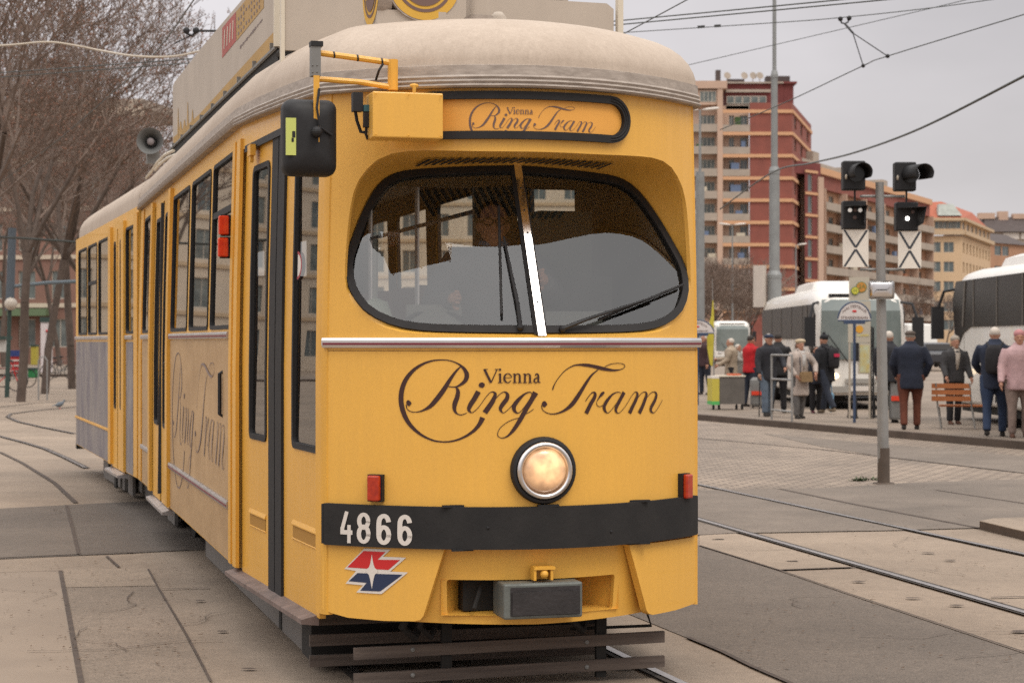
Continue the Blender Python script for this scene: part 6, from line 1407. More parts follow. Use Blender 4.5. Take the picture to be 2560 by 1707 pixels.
coach(((1831-1280)/FX*125, 125, PZ), 0, 9, 2.85, 'small white bus facing the camera far behind the grey cart', 2.35, win=(1.3, 2.4), fwin=(.9, 2.35), lit=False, wheels=(1.8, 6.5), dome=False)
coach((8.75+1.15, 38.2, PZ), R(180), 10, 2.92, 'big white coach with a dark glass side, cut off by the right edge', 2.3, win=(1.80, 2.70), fwin=(1.2, 2.6), lit=False, wheels=(4.0, 8.4))
def car(loc, rz, m, label, van=False):
    r_ = empty('van' if van else 'parked_car', loc, rz, label, 'van' if van else 'car'); mb = MB()
    P = [(-.9, .35), (-.9, .85), (-.55, 1.0), (-.1, 1.4 if not van else 2.5), (2.2 if not van else 4.5, 1.45 if not van else 2.6), (3.3 if not van else 5.0, 1.0), (3.5 if not van else 5.0, .35)]
    mb.rings([[Vector((x, y, z)) for y, z in P] for x in (-.85, .85)]); o = mb.build('body', m, r_); bv = o.modifiers.new('b', 'BEVEL'); bv.width = .08; bv.segments = 3
    mb = MB(); mb.add([(-.7, -.52, 1.04), (.7, -.52, 1.04), (.66, -.13, 1.36 if not van else 1.9), (-.66, -.13, 1.36 if not van else 1.9)], [(0, 1, 2, 3)])
    for v in mb.v: v.y -= .03
    mb.build('windscreen', MATS['tinted_coach_glass'], r_)
    for s in (-.8, .8):
        for y in (-.2, 2.6): tyre(r_, (s, y, .33), .33, w_=.2)
        mb = MB(); mb.ell((s*.8, -.9, .7), (.14, .05, .07)); mb.build('headlight', ALU, r_)
car(((2304-1280)/FX*112, 112, PZ), 0, mat('truck_white', (.6, .58, .54), .4), 'distant white van beyond the man in brown trousers', True)
car(((2343-1280)/FX*105, 105, PZ), 0, mat('car_dark', (.04, .04, .045), .3), 'distant dark car right of the white van')

# ================================================================ signals, masts, signs, furniture
POLE = mat('galvanised_pole', (.30, .29, .275), .55, .3, var=.25, vs=3, bump=.05)
def tapered(name, a, b, r0, r1, m, par=None, n=16): mb = MB(); mb.tube([a, b], [r0, r1], n); return smooth_by(mb.build(name, m, par), 40)
b0 = gp(2209, 1210); DP = b0.y
sp_ = empty('signal_pole', b0, 0, 'grey tram signal pole with two stacks of black signal heads and white signs', 'signal pole')
lp = lambda px, py, y=0.0: Vector(((px-1280)/FX*(DP+y)-b0.x, y, 1.65+(852-py)/FX*(DP+y)))
tapered('pole', (0, 0, 0), lp(2199, 456), .069, .048, POLE, sp_)
mb = MB(); mb.tube([(0, 0, 0), (.0, 0, .42)], [.072, .070], 16); mb.tube([(0, 0, 0), (0, 0, .02)], [.13, .12], 16); mb.build('pole_foot', mat('rusty_base', (.12, .09, .07), .8, var=.4), sp_)
mb = MB()
for py in (491, 674): mb.tube([lp(2150, py, .03), lp(2262, py, .03)], .016, 8)
mb.build('cross_arm', POLE, sp_, split=True)
LIT = mat('lit_signal', (1, 1, 1), .4, emit=((1, .95, .88), 5)); LITS = mat('dim_signal', (.8, .75, .7), .4, emit=((1, .95, .88), .35)); OFFL = mat('signal_lamp_off', (.10, .06, .05), .3)
def sbox(x0, x1, y0, y1, name, rz=0):
    a, b = lp(x0, y1, -.05), lp(x1, y0, -.05); c = (a+b)/2; mb = MB(); mb.box(c+Vector((0, .08, 0)), (b.x-a.x, .16, b.z-a.z), rz=rz); o = mb.build(name, BLK, sp_); bv = o.modifiers.new('b', 'BEVEL'); bv.width = .012; return o, c
for (x0, x1, y0, y1, ox) in ((2108, 2164, 402, 475, .035), (2238, 2291, 405, 477, .10)):
    o, c = sbox(x0, x1, y0, y1, 'signal_head'); mb = MB(); ce = c+Vector((ox*.55, 0, .02)); rr = .108
    for i in range(15): pass
    rg = []
    for q, (r1, dx) in enumerate(((rr, 0), (rr*1.0, ox*.6), (rr*.98, ox*1.1))):
        rg.append([ce+Vector((dx+r1*math.cos(t), -.0-.13*q, r1*math.sin(t))) for t in [R(-35)+R(250)*j/18 for j in range(19)]])
    mb.rings(rg, cap=False, closed=False); h_ = mb.build('signal_visor', BLK, o, True); sd2 = h_.modifiers.new('s', 'SOLIDIFY'); sd2.thickness = .006
    mb = MB(); mb.disc(ce+Vector((0, -.004, 0)), (0, -1, 0), rr*.9, rr*.9, .012, 24); mb.build('signal_lens', mat('dark_lens', (.02, .018, .016), .15), o)
    mb = MB(); mb.ell(c+Vector((-.10, -.03, -.02)), (.014, .02, .03)); mb.build('signal_latch', mat('latch_beige', (.35, .30, .24), .6), o)
for (x0, x1, y0, y1, lamps, ox) in ((2108, 2166, 502, 573, ((-.055, .055, LITS), (.062, .055, LITS), (.0, -.03, OFFL), (.003, .055, OFFL)), 0), (2241, 2296, 505, 577, ((.0, -.025, LIT), (.06, .052, OFFL)), .07)):
    o, c = sbox(x0, x1, y0, y1, 'signal_head')
    for dx, dz, m_ in lamps: mb = MB(); mb.disc(c+Vector((dx, -.001, dz)), (0, -1, 0), .024, .021, .015, 16); mb.build('signal_lamp', m_, o)
    mb = MB(); w2 = .115; mb.rings([[c+Vector((x, 0, z)) for x, z in ((-w2, .10), (w2, .10), (w2, -.12))], [c+Vector((x+ox, -.19, z)) for x, z in ((-w2+.02, .10), (w2, .10), (w2-.04, -.09))]], cap=False, closed=False); h_ = mb.build('signal_visor', BLK, o); sd2 = h_.modifiers.new('s', 'SOLIDIFY'); sd2.thickness = .006
for (x0, x1, y0, y1) in ((2107, 2171, 574, 668), (2245, 2303, 578, 671)):
    a, b = lp(x0, y1, -.02), lp(x1, y0, -.02); c = (a+b)/2; mb = MB(); mb.box(c, (b.x-a.x, .01, b.z-a.z)); o = mb.build('signal_sign', mat('sign_white', (.72, .66, .58), .5), sp_)
    w2, h2 = (b.x-a.x)/2, (b.z-a.z)/2; mb = MB()
    for s in (1, -1):
        for q in (1, -1):
            top = c+Vector((q*w2*.88, -.007-.0007*(s > 0)-.0004*(q > 0), s*h2*.97)); bt = c+Vector((0, -.007-.0007*(s > 0)-.0004*(q > 0), s*h2*.10))
            t = .014; mb.add([top+Vector((-t, 0, 0)), top+Vector((t, 0, 0)), bt+Vector((t*1.05, 0, -s*.012)), bt+Vector((-t*1.05, 0, -s*.012))], [(0, 1, 2, 3)])
    mb.build('sign_mark', mat('slate_mark', (.045, .05, .06), .5), o)
mb = MB()
for x in (2137, 2266): mb.tube([lp(x, 474, .02), lp(x, 505, .02)], .012, 6)
mb.build('head_bracket', BLK, sp_, split=True)
a, b = lp(2172, 748, -.12), lp(2236, 701, -.12)
mb = MB(); mb.rings([[Vector((x, y, z)) for x, z in rrect(a.x, a.z, b.x, b.z, .03, 4)] for y in (-.13, -.09)]); o = mb.build('traffic_mirror', POLE, sp_)
mb = MB(); mb.rings([[Vector((x, y, z)) for x, z in rrect(a.x+.008+q, a.z+.008+q, b.x-.008-q, b.z-.008-q, .025, 4)] for y, q in ((-.132, 0), (-.14, .03), (-.143, .08))]); mb.build('mirror_glass', CHR, o, True)
mb = MB(); mb.box((0, -.05, (a.z+b.z)/2), (.05, .12, .05)); mb.build('mirror_bracket', GREY, o)
# weeds at the pole foot
WEED = mat('weed_green', (.05, .075, .025), .8, var=.3)
rw = random.Random(9)
for q, (px, py, lb) in enumerate(((2149, 1203, 'larger weed tuft left of the signal pole foot'), (2182, 1201, 'small weed tuft beside the signal pole foot'))):
    g = gp(px, py); mb = MB()
    for i in range(60 if q == 0 else 30):
        a = rw.uniform(0, 6.3); l_ = rw.uniform(.03, .08); b_ = Vector((rw.gauss(0, .045), rw.gauss(0, .03), .004)); t = b_+Vector((math.cos(a)*l_, math.sin(a)*l_, l_*rw.uniform(.4, .9))); nn_ = Vector((-math.sin(a), math.cos(a), 0))*.010
        mb.add([b_-nn_*.4, b_+nn_*.4, (b_+t)/2+nn_, t, (b_+t)/2-nn_], [(0, 1, 2, 3, 4)])
    o = mb.build('weed', WEED); o.location = g; tag(o, lb, 'weed', 'weeds by the signal pole')
# tall mast
m0_ = Vector(((1936-1280)/FX*52, 52, PZ)); zM = lambda py, D=52: 1.65+(852-py)/FX*D
mast = empty('tall_mast', m0_, 0, 'tall stepped grey steel mast rising out of the picture behind the man with the cap', 'mast')
for i, (a, b, r0, r1) in enumerate(((PZ, zM(690), .195, .19), (zM(690), zM(430), .145, .14), (zM(430), zM(190), .093, .088), (zM(190), zM(-120), .055, .05))): tapered('mast_section', (0, 0, a-PZ), (0, 0, b-PZ), r0, r1, mat('mast_grey', (.26, .265, .26), .55, .3, var=.2), mast)
mb = MB()
for py, r in ((690, .20), (430, .15), (190, .10)): mb.tube([(0, 0, zM(py)-PZ-.06), (0, 0, zM(py)-PZ+.03), (0, 0, zM(py)-PZ+.14)], [r, r, r*.74], 16)
mb.build('mast_collar', MATS['mast_grey'], mast, split=True)
x0_, x1_ = (1884-1936)/FX*52, (1916-1936)/FX*52
mb = MB(); mb.rings([[Vector((x, y, z)) for x, y in ((x0_, -.1), (x1_-.1, -.2), (x1_, .0), (x0_, .1))] for z in (zM(768)-PZ, zM(664)-PZ)]); tag(mb.build('hanging_banner', mat('banner_white', (.55, .48, .42), .7, var=.2, vs=2, stretch=(3, 3, .6)), mast), None, None)
def streetlamp(px, D, ytop, heads, lb, r=.09, thick=None):
    b = Vector(((px-1280)/FX*D, D, PZ)); e_ = empty('street_lamp', b, 0, lb, 'street lamp', 'street lamps of the square'); zt = 1.65+(852-ytop)/FX*D
    tapered('pole', (0, 0, 0), (0, 0, zt-PZ), r, r*.45, MATS['mast_grey'], e_, 10)
    if thick: tapered('pole_sleeve', (0, 0, 0), (0, 0, 1.65+(852-thick[0])/FX*D-PZ), thick[1], thick[1]*.92, MATS['mast_grey'], e_, 12)
    for s in heads:
        hl_ = .95 if len(heads) > 1 else .8
        mb = MB(); mb.rings([[Vector((s*(.1+q*hl_), y*w_, zt-PZ+.10*q+z*h_)) for y, z in ((-1, -.3), (-.7, .5), (.7, .5), (1, -.3), (.6, -.6), (-.6, -.6))] for q, w_, h_ in ((0, .06, .05), (.3, .16, .12), (.8, .18, .13), (1, .1, .06))]); mb.build('lamp_head', WHT, e_, True)
streetlamp(1750, 105, 275, (-1, 1), 'street lamp with two heads just right of the tram roof', .13, (430, .26))
streetlamp(1831, 150, 562, (-1, 1), 'lower double street lamp in front of the pink block', .10)
streetlamp(1990, 160, 612, (1,), 'single armed street lamp in front of the red brick corner', .10)
# stop post with half round sign
def halfsign(px, pyb, ptop, Dr, lb):
    b = Vector(((px-1280)/FX*Dr, Dr, PZ)); e_ = empty('tram_stop_sign', b, 0, lb, 'stop sign', 'half round stop signs'); Z = lambda py: 1.65+(852-py)/FX*Dr-PZ; BL = mat('post_blue', (.04, .06, .11), .5)
    tapered('post', (0, 0, 0), (0, 0, Z(pyb)), .028, .028, BL, e_, 10); r = 41/FX*Dr; hh = Z(ptop)-Z(pyb)
    arc = [(r*math.cos(t), Z(pyb)+hh*math.sin(t)) for t in [math.pi*j/24 for j in range(25)]]
    mb = MB(); mb.prism([Vector((x, 0, z)) for x, z in arc], (0, .03, 0)); fc = mb.build('sign_face', mat('sign_cream', (.58, .53, .50), .5), e_)
    mb = MB(); mb.tube([Vector((x, .01, z)) for x, z in arc], .018, 6, closed=True); mb.box((0, .01, Z(pyb)-.035), (r*1.3, .05, .06)); mb.build('sign_frame', BL, fc)
    def txt(s, z, sz, m_, cv=0):
        c = bpy.data.curves.new('lettering', 'FONT'); c.body = s; c.size = sz; c.align_x = 'CENTER'; c.extrude = .001; t = bpy.data.objects.new('lettering', c); C.objects.link(t); dg_ = bpy.context.evaluated_depsgraph_get(); me = bpy.data.meshes.new_from_object(t.evaluated_get(dg_)); bpy.data.objects.remove(t)
        o = bpy.data.objects.new('lettering', me); me.materials.clear(); me.materials.append(m_); C.objects.link(o); o.parent = fc; o.rotation_euler = (R(90), 0, 0); o.location = (0, -.004, z)
        if cv:
            for v in me.vertices: v.co.y -= (v.co.x/cv)**2*cv*.55
    txt('STRASSENBAHN', Z(pyb)+.03, .070, MATS['faded_lettering'])
    txt('HALTESTELLE', Z(pyb)+hh*.70, .075, MATS['faded_lettering'], r*.8)
    mb = MB(); mb.ell((0, -.004, Z(pyb)+hh*.50), (.045, .006, .022), 14, 6); mb.build('sign_emblem', RED, fc)
    return e_
halfsign(2136, 801, 755, 36.0, 'half round stop sign with dark blue rim, left of the signal pole')
halfsign(1744, 833, 800, 46, 'half round stop sign peeking out from behind the tram nose')
def txtmesh(s, par, loc, sz, m_, rot=(R(90), 0, 0)):
    c = bpy.data.curves.new('lettering', 'FONT'); c.body = s; c.size = sz; c.align_x = 'CENTER'; c.align_y = 'CENTER'; t = bpy.data.objects.new('lettering', c); C.objects.link(t); dg_ = bpy.context.evaluated_depsgraph_get(); me = bpy.data.meshes.new_from_object(t.evaluated_get(dg_)); bpy.data.objects.remove(t)
    o = bpy.data.objects.new('lettering', me); me.materials.clear(); me.materials.append(m_); C.objects.link(o); o.parent = par; o.rotation_euler = rot; o.location = loc; return o
Dv = 38.0; b = Vector(((2147-1280)/FX*Dv, Dv, PZ)); vt = empty('timetable_case', b, 0, 'white bus stop timetable case with round yellow and green signs on top', 'timetable case'); Zv = lambda py: 1.65+(852-py)/FX*Dv-PZ; Xv = lambda px: (px-1280)/FX*Dv-b.x
mb = MB()
for px in (2124, 2174): mb.tube([(Xv(px), 0, 0), (Xv(px), 0, Zv(803))], .022, 8)
mb.build('case_post', mat('cream_post', (.42, .36, .29), .6), vt, split=True)
mb = MB(); mb.box((Xv(2160), 0, (Zv(857)+Zv(935))/2), (Xv(2176)-Xv(2146), .05, Zv(857)-Zv(935))); mb.box((Xv(2148), 0, (Zv(805)+Zv(856))/2), (Xv(2176)-Xv(2121), .05, Zv(805)-Zv(856))); cs = mb.build('case_board', mat('case_cream', (.44, .39, .31), .6), vt)
mb = MB(); mb.box((Xv(2161), -.028, Zv(897)), (.19, .006, .54)); mb.box((Xv(2157), -.028, Zv(838)), (.24, .006, .04)); mb.build('map_poster', mat('map_paper', (.46, .50, .36), .6, var2=(.50, .38, .12), vs=9), cs)
mb = MB(); mb.disc((Xv(2148), -.028, Zv(823)), (0, -1, 0), .075, .075, .006, 20); mb.build('orange_disc', mat('disc_orange', (.62, .30, .03), .6), cs)
mb = MB(); mb.box((Xv(2148), 0, Zv(722)), (Xv(2172)-Xv(2121), .02, Zv(694)-Zv(752))); mb.box((Xv(2150), 0, Zv(776)), (.42, .015, .36)); tb = mb.build('stop_board', MATS['case_cream'], vt)
G1 = mat('sign_green', (.05, .15, .04), .6); Y1 = mat('sign_lime_yellow', (.55, .50, .06), .6); O1 = mat('sign_ochre', (.50, .22, .04), .6)
mb = MB(); mb.disc((Xv(2153), -.013, Zv(718)), (0, -1, 0), .108, .108, .006, 28); mb.build('line_disc', G1, tb); mb = MB(); mb.disc((Xv(2153), -.02, Zv(718)), (0, -1, 0), .096, .096, .004, 28); l1 = mb.build('line_disc_face', O1, tb); txtmesh('2A', l1, (Xv(2153)+.01, -.026, Zv(717)), .12, G1)
mb = MB(); mb.disc((Xv(2137), -.03, Zv(727)), (0, -1, 0), .080, .080, .004, 24); mb.build('stop_disc', G1, tb); mb = MB(); mb.disc((Xv(2137), -.035, Zv(727)), (0, -1, 0), .068, .068, .004, 24); l1 = mb.build('stop_disc_face', Y1, tb); txtmesh('H', l1, (Xv(2137), -.041, Zv(727)), .10, G1)
mb = MB(); mb.tube([(Xv(2183), .0, 0), (Xv(2183), 0, Zv(818))], .02, 8); mb.tube([(Xv(2178), .0, 0), (Xv(2178), 0, Zv(815))], .014, 8); mb.box((Xv(2141), -.04, Zv(880)), (.08, .03, .36)); mb.build('dark_post', BLK, vt)
# low metal seat at the case
g = gp(2165, 1045, PZ); e_ = empty('metal_seat', g, R(15), 'low dark metal seat beside the blue stop post', 'seat'); mb = MB()
for x in (-.28, .28):
    mb.tube([(x, -.15, 0), (x, -.15, .40)], .02, 6); mb.tube([(x, .2, 0), (x, .2, .42)], .02, 6); mb.tube([(x, -.2, .03), (x, .25, .03)], .02, 6)
mb.build('seat_frame', BLK, e_, split=True); mb = MB()
for y in (-.12, 0, .12): mb.box((0, y, .41), (.75, .08, .02))
mb.build('seat_slats', BLK, e_)
# railing frame
g0, g1 = gp(1929, 1048, PZ), gp(1980, 1054, PZ); rl = empty('barrier_frame', g0, math.atan2((g1-g0).y, (g1-g0).x), 'upright grey tube frame between the man with the cane and the woman in cream', 'barrier'); Lr = (g1-g0).length; Zr = lambda py: 1.65+(852-py)/FX*g0.y-PZ
mb = MB()
for x in (0, Lr): mb.tube([(x, 0, 0), (x, 0, Zr(887))], .022, 8)
for py in (887, 947, 1024): mb.tube([(0, 0, Zr(py)), (Lr, 0, Zr(py))], .02, 8)
mb.build('tube_frame', POLE, rl)
# litter bins with red band
for (px, py, hh, lb) in ((1893, 1020, .56, 'grey litter bin with red band behind the man with the cane'), (2244, 1056, .74, 'grey litter bin with red band between the signal pole and the man in brown trousers')):
    g = gp(px, py, PZ); e_ = empty('litter_bin', g, 0, lb, 'litter bin', 'grey litter bins with red bands'); mb = MB(); mb.rings([[Vector((x, y, z)) for x, y in rrect(-.15*k, -.13*k, .15*k, .13*k, .05, 4)] for z, k in ((.06, .9), (.10, 1), (hh, 1.05), (hh+.08, 1.0), (hh+.14, .7))]); mb.build('bin_body', GREY, e_)
    mb = MB(); mb.box((0, -.15, hh*.62), (.30, .02, .09)); mb.build('red_band', mat('signal_red', (.65, .05, .02), .5), e_); mb = MB(); mb.tube([(-.1, 0, 0), (-.1, 0, .1)], .02); mb.tube([(.1, 0, 0), (.1, 0, .1)], .02); mb.build('bin_leg', BLK, e_, split=True)
# grey service cart with yellow end
g0 = gp(1778, 1024, PZ); Dc = g0.y; s_ = Dc/FX; ca_ = empty('service_cart', g0, R(6), 'grey cart on small wheels with yellow and green end panel', 'cart'); Wc = 84*s_; Zc = lambda py: 1.65+(852-py)/FX*Dc-PZ
mb = MB(); mb.box((Wc*.62, .2, (Zc(942)+Zc(1010))/2), (Wc*.76, .5, Zc(942)-Zc(1010))); mb.build('cart_box', mat('cart_grey', (.13, .115, .10), .6, var=.3), ca_)
mb = MB(); mb.box((Wc*.12, .2, (Zc(945)+Zc(1003))/2), (Wc*.22, .52, Zc(945)-Zc(1003))); ep = mb.build('end_panel', mat('cart_yellow', (.48, .40, .06), .6), ca_); mb = MB(); mb.box((Wc*.12, .2, Zc(1007)), (Wc*.225, .525, .08)); mb.build('green_band', mat('cart_green', (.08, .38, .10), .6), ep); mb = MB(); mb.box((Wc*.12, .2, Zc(943)), (Wc*.225, .525, .05)); mb.build('white_band', WHT, ep)
mb = MB(); mb.box((Wc*.62, .2, Zc(940)), (Wc*.8, .54, .03)); mb.build('cart_lid', CRM, ca_)
mb = MB(); mb.box((Wc*.72, .1, Zc(937)), (Wc*.35, .3, .05)); mb.build('orange_cloth', mat('orange_cloth', (.55, .12, .05), .8), ca_)
for x in (.08, .25, .78, .95):
    mb = MB(); mb.tube([(Wc*x, .05, .0), (Wc*x, .05, Zc(1008))], .022, 6); mb.disc((Wc*x-.02, .05, .05), (1, 0, 0), .05, .05, .04, 12); mb.build('cart_wheel', BLK, ca_)
# beach flag
g0 = gp(1781, 1010, PZ); e_ = empty('feather_flag', g0, 0, 'tall yellow feather flag beside the grey cart', 'flag'); Zf = lambda py: 1.65+(852-py)/FX*g0.y-PZ; s_ = g0.y/FX
mb = MB(); mb.tube([(.05, 0, 0), (.02, 0, Zf(850)), (0, 0, Zf(697))], [.02, .015, .006], 6); mb.build('flag_pole', POLE, e_)
L_ = [(-14, 830), (-13, 870), (-6, 912), (0, 915), (3, 860), (4, 790), (2, 750), (0, 752), (-3, 790)]
mb = MB(); mb.prism([Vector((x*s_, -.02+.02*math.sin(py*.08), Zf(py))) for x, py in L_], (0, .01, 0)); mb.build('flag_cloth', mat('flag_yellow', (.52, .44, .05), .7, var=.1), e_)
# park bench
g0, g1 = gp(2345, 1072, PZ), gp(2425, 1074, PZ); be = empty('park_bench', g0, R(-8), 'park bench with orange wooden slats and thin metal legs, facing away from the tram', 'bench'); Lb = (g1-g0).length*.92
OW = mat('orange_wood', (.42, .14, .045), .6, var=.25, vs=5, stretch=(1, 8, 8))
mb = MB()
for z in (.53, .64, .75): mb.box((Lb/2-.04, .0-.06*(z-.5), z), (Lb+.14, .025, .085))
mb.build('backrest', OW, be); mb = MB()
for y in (.16, .28, .40): mb.box((Lb/2+.20, y, .40+.0*y), (Lb+.30, .10, .03))
mb.build('bench_seat', OW, be)
for x in (0, Lb+.05): mb = MB(); mb.tube([(x+.06, .03, 0), (x, .06, .38), (x-.04, -.03, .80)], .016, 6); mb.tube([(x, .08, .37), (x+.05, .46, .37), (x+.10, .50, 0)], .016, 6); mb.build('leg', POLE, be)
# overhead wires
WIRE = mat('overhead_wire_metal', (.045, .05, .045), .5, .3)
def wire(pts, r, lb, m=WIRE, sag=True, k=1):
    P = [wp(*p) for p in pts]; far = lambda p: not (0 <= p[0] <= 2560 and p[1] >= 0)
    P = [Vector(q) for q in crom([tuple(v) for v in P], 8)] if len(pts) > 2 else P
    if far(pts[0]): P = [P[0]+(P[0]-P[1]).normalized()*12]+P
    if far(pts[-1]): P = P+[P[-1]+(P[-1]-P[-2]).normalized()*12]
    mb = MB(); mb.tube(P, r, 5); o = mb.build('overhead_wire', m); return tag(o, lb, 'wire', 'overhead tram wires')
wire([(1500, 57, 24), (2104, 0, 20), (2400, -32, 18)], .008, 'upper of two parallel wires running right from the tram roof board'); wire([(1500, 67, 24), (2216, 0, 20), (2500, -30, 18)], .008, 'lower of two parallel wires running right from the tram roof board')
wire([(1500, 117, 20), (1718, 0, 18), (1900, -100, 17)], .006, 'wire climbing steeply beside the front roof board'); wire([(1500, 86, 30), (1930, 58, 28), (2100, 45, 27), (2333, 20, 26), (2560, -12, 25)], .0065, 'thin span wire with two small insulators')
wire([(1640, 182, 34), (2000, 98, 32), (2334, 20, 30), (2600, -45, 29)], .006, 'faint thin wire rising right across the sky'); wire([(1800, 325, 30), (1969, 254, 28), (2158, 165, 26), (2219, 141, 25), (2560, 37, 22), (2700, -5, 21)], .0075, 'wire carrying the forked hanger')
wire([(1800, 523, 40), (1930, 432, 34), (2030, 408, 30), (2140, 381, 26), (2300, 322, 22), (2560, 191, 17), (2720, 105, 15)], .014, 'thick sagging cable across the right side of the sky')
wire([(-200, 120, 22), (0, 115, 22), (116, 106, 22), (190, 115, 22), (251, 127, 22), (337, 141, 21), (429, 142, 21), (502, 128, 20), (640, 95, 19)], .013, 'pale wavy cable at the upper left', mat('pale_cable', (.42, .36, .29), .6))
wire([(-100, 190, 30), (487, 147, 26), (700, 131, 24)], .008, 'upper of two dark wires at the left'); wire([(-100, 201, 30), (478, 158, 26), (700, 141, 24)], .008, 'lower of two dark wires at the left')
wire([(560, -120, 16), (485, 0, 18), (389, 132, 22), (306, 211, 26), (120, 370, 34), (-60, 500, 44)], .008, 'wire running down diagonally through the left trees'); wire([(-60, 590, 48), (60, 596, 50), (200, 606, 52)], .03, 'dark horizontal span wire at the left')
mb = MB(); mb.tube([wp(1744, 68.5, 29), wp(1762, 67, 29)], .022, 6); mb.tube([wp(1786, 66, 29), wp(1802, 65, 29)], .022, 6); tag(mb.build('wire_insulator', BLK), 'pair of small black insulators on the thin span wire', 'insulator')
mb = MB(); a, b_, c, d, e2 = wp(2101, 48, 27), wp(2123, 46, 27), wp(2112, 60, 26.8), wp(2158, 165, 26), wp(2219, 141, 25); mb.tube([a, wp(2104, 58, 27), c, wp(2120, 56, 27), b_], .012, 6); mb.ell(a, (.035, .035, .035)); mb.ell(b_, (.035, .035, .035)); mb.tube([c, wp(2132, 83, 26.5)], .016, 6); mb.tube([wp(2132, 83, 26.5), d], .008, 5); mb.tube([wp(2132, 83, 26.5), e2], .008, 5); mb.ell(d, (.028, .028, .028)); mb.ell(e2, (.028, .028, .028)); tag(mb.build('wire_hanger', BLK), 'forked wire hanger with two round insulators in the right sky', 'hanger')
mb = MB(); a = wp(466, 77, 22); mb.tube([wp(466, 77, 22), wp(466, 84, 22), wp(480, 90, 22), wp(486, 84, 22), wp(490, 77, 22)], .014, 6); mb.tube([wp(490, 78, 22), wp(545, 78, 22)], .014, 6); mb.ell(a, (.04, .03, .04)); mb.ell(wp(490, 77, 22), (.04, .03, .04)); mb.tube([wp(476, 90, 22), wp(435, 110, 22)], .008, 5); tag(mb.build('wire_hanger', BLK), 'small hanger with insulators beside the side advert board', 'hanger')

# ================================================================ left background
g = gp(24, 993); Dg = g.y; Zg = lambda py: 1.65+(852-py)/FX*Dg; e_ = empty('lamp_post', g, 0, 'dark green post with a pale globe lamp and a long blue grey arm', 'lamp post'); GP = mat('post_green', (.035, .06, .05), .6); BG2 = mat('blue_grey_paint', (.13, .16, .18), .5)
tapered('pole', (-.08, 0, 0), (.0, 0, Zg(776)), .07, .06, GP, e_, 10); tapered('pole_upper', (0, 0, Zg(776)), (.08, 0, Zg(570)), .13, .12, mat('post_blue_grey', (.09, .11, .13), .6), e_, 12)
mb = MB(); mb.ell((.09, -.2, Zg(760)), (.185, .185, .185), 20, 12); mb.build('lamp_globe', mat('globe_cream', (.50, .44, .37), .4), e_, True)
mb = MB(); mb.tube([(.1, 0, Zg(716)), (1.1, .0, Zg(707)), (2.4, 0, Zg(702))], .055, 8); mb.build('cross_arm', BG2, e_)
def box1(name, px0, px1, py0, py1, D, m, lb, cat, dep=.3, extra=None):
    a, b = wp(px0, py1, D), wp(px1, py0, D); a.z = max(a.z, .12); e_ = empty(name, (((a+b)/2).x, D, a.z), 0, lb, cat); w_, h_ = b.x-a.x, b.z-a.z
    mb = MB(); mb.box((0, 0, h_/2), (w_, dep, h_)); o = mb.build('panel', m, e_); bv = o.modifiers.new('b', 'BEVEL'); bv.width = .02; return e_, w_, h_
e_, w_, h_ = box1('poster_stand', 103, 130, 795, 936, 92, mat('poster_white', (.62, .56, .55), .6), 'white poster stand with a red ring, behind the leaning tree', 'poster stand'); mb = MB(); mb.tube([(-.05+.33*math.cos(t), -.17, h_*.55+.6*math.sin(t)) for t in [R(-70)+R(150)*j/12 for j in range(13)]], .05, 6); mb.build('red_arc', RED, e_); mb = MB(); mb.box((0, -.16, h_-.08), (w_*1.1, .05, .25)); mb.build('top_rail', GP, e_)
e_, w_, h_ = box1('advert_board', 28, 52, 890, 935, 90, mat('flag_red', (.48, .05, .05), .6, var=.2), 'red and white striped board with a blue corner behind the lamp post', 'board'); mb = MB()
for i in range(3): mb.box((0, -.17, .12+i*.25), (w_*.96, .02, .07))
mb.build('white_stripe', WHT, e_, split=True); mb = MB(); mb.box((0, -.17, h_+.13), (w_, .05, .28)); mb.build('blue_panel', mat('panel_blue', (.03, .05, .18), .6), e_)
e_, w_, h_ = box1('green_bin', 74, 93, 923, 955, 80, mat('bin_green', (.02, .16, .05), .6), 'green rubbish container behind the leaning tree', 'bin', .6); mb = MB(); mb.box((0, 0, h_+.03), (w_*1.08, .7, .08)); mb.build('lid', GP, e_)
e_, w_, h_ = box1('kiosk', -30, 20, 850, 880, 88, mat('kiosk_white', (.52, .5, .46), .6), 'small white kiosk sign at the left edge', 'kiosk', .8); mb = MB(); mb.box((0, 0, h_+.1), (w_*1.1, 1.2, .15)); mb.build('roof', GP, e_)
e_, w_, h_ = box1('yellow_box', 80, 94, 865, 912, 95, mat('box_yellow', (.40, .33, .05), .6), 'yellow post box behind the leaning tree', 'box', .5); mb = MB(); mb.box((0, 0, h_+.03), (w_*1.1, .6, .08)); mb.build('lid', GP, e_)
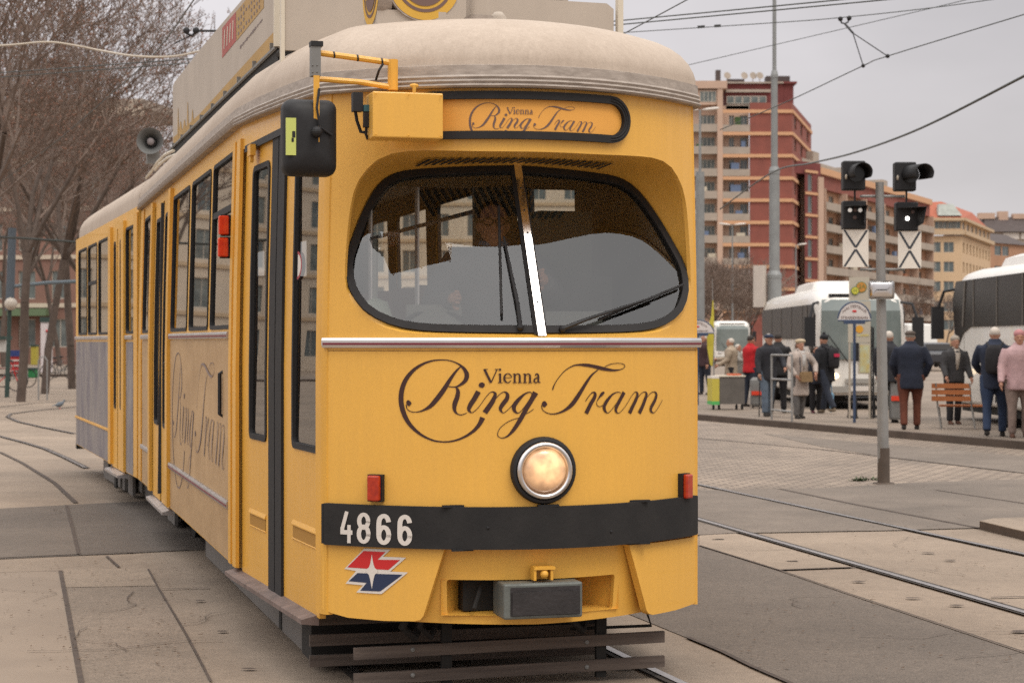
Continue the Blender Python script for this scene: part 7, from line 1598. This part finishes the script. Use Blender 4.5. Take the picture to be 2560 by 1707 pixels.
# bicycles
def bicycle(loc, rz, lb, m):
    e_ = empty('bicycle', loc, rz, lb, 'bicycle', 'bicycles parked by the trees')
    for x in (-.52, .52):
        mb = MB(); mb.tube([(x+.33*math.cos(t), 0, .34+.33*math.sin(t)) for t in [2*math.pi*j/24 for j in range(24)]], .018, 5, closed=True)
        for j in range(8): mb.tube([(x, 0, .34), (x+.32*math.cos(j*math.pi/4), 0, .34+.32*math.sin(j*math.pi/4))], .004, 3)
        mb.build('wheel', RUB, e_)
    mb = MB(); mb.tube([(-.52, 0, .34), (-.05, 0, .30), (.40, 0, .72), (-.18, 0, .78), (-.05, 0, .30)], .018, 6); mb.tube([(-.18, 0, .78), (-.52, 0, .34)], .014, 6); mb.tube([(.38, 0, .88), (.40, 0, .72), (.52, 0, .34)], .018, 6); mb.build('frame', m, e_)
    mb = MB(); mb.tube([(.34, -.28, .98), (.38, 0, .95), (.34, .28, .98)], .014, 6); mb.tube([(.38, 0, .95), (.38, 0, .86)], .014, 6); mb.build('handlebar', BLK, e_); mb = MB(); mb.tube([(-.20, 0, .76), (-.22, 0, .92)], .014, 6); mb.ell((-.22, 0, .94), (.13, .07, .035)); mb.build('saddle', BLK, e_)
for px, py, rz, m_, lb in ((2, 978, .2, RED, 'red bicycle at the left edge under the lamp post'), (38, 968, -.3, GREY, 'grey bicycle between the lamp post and the leaning tree'), (150, 950, .5, BLK, 'black bicycle right of the white poster stand'), (164, 944, -.2, GREY, 'grey bicycle nearest the tram tail')):
    bicycle(gp(px, py), rz, lb, m_)
mb_g = gp(107, 1000); e_ = empty('bollard_rail', mb_g, 0, 'thin pale metal hoop on the pavement left of the tram tail', 'hoop'); mb = MB(); mb.tube([(-.12, 0, 0), (-.12, 0, 1.1), (-.06, 0, 1.2), (.06, 0, 1.2), (.12, 0, 1.1), (.12, 0, 0)], .022, 6); mb.build('hoop', POLE, e_)
# pigeon
g = gp(149, 1022); pg = empty('pigeon', g, R(30), 'grey pigeon on the pavement left of the tram tail', 'pigeon'); PG = mat('pigeon_grey', (.14, .16, .18), .7, var=.3, vs=20)
mb = MB(); mb.ell((0, 0, .11), (.105, .06, .06), 12, 8, Matrix.Rotation(R(-18), 4, 'Y')); mb.tube([(.07, 0, .14), (.11, 0, .19)], [.036, .022], 8); mb.ell((.115, 0, .205), (.028, .022, .024)); mb.tube([(.14, 0, .203), (.165, 0, .195)], [.008, .002], 6); mb.rings([[Vector((-.08, y, .10+z)) for y, z in ((-.03, 0), (.03, 0), (.03, .02), (-.03, .02))], [Vector((-.19, y, .065+z)) for y, z in ((-.04, 0), (.04, 0), (.04, .012), (-.04, .012))]]); o = remeshed(mb, 'body', PG, pg, .008)
mb = MB()
for s in (-.022, .022): mb.tube([(.0, s, .07), (.005, s, .01)], .004, 5); mb.tube([(-.01, s, .006), (.03, s, .004)], .004, 5)
mb.build('leg', RED, pg)
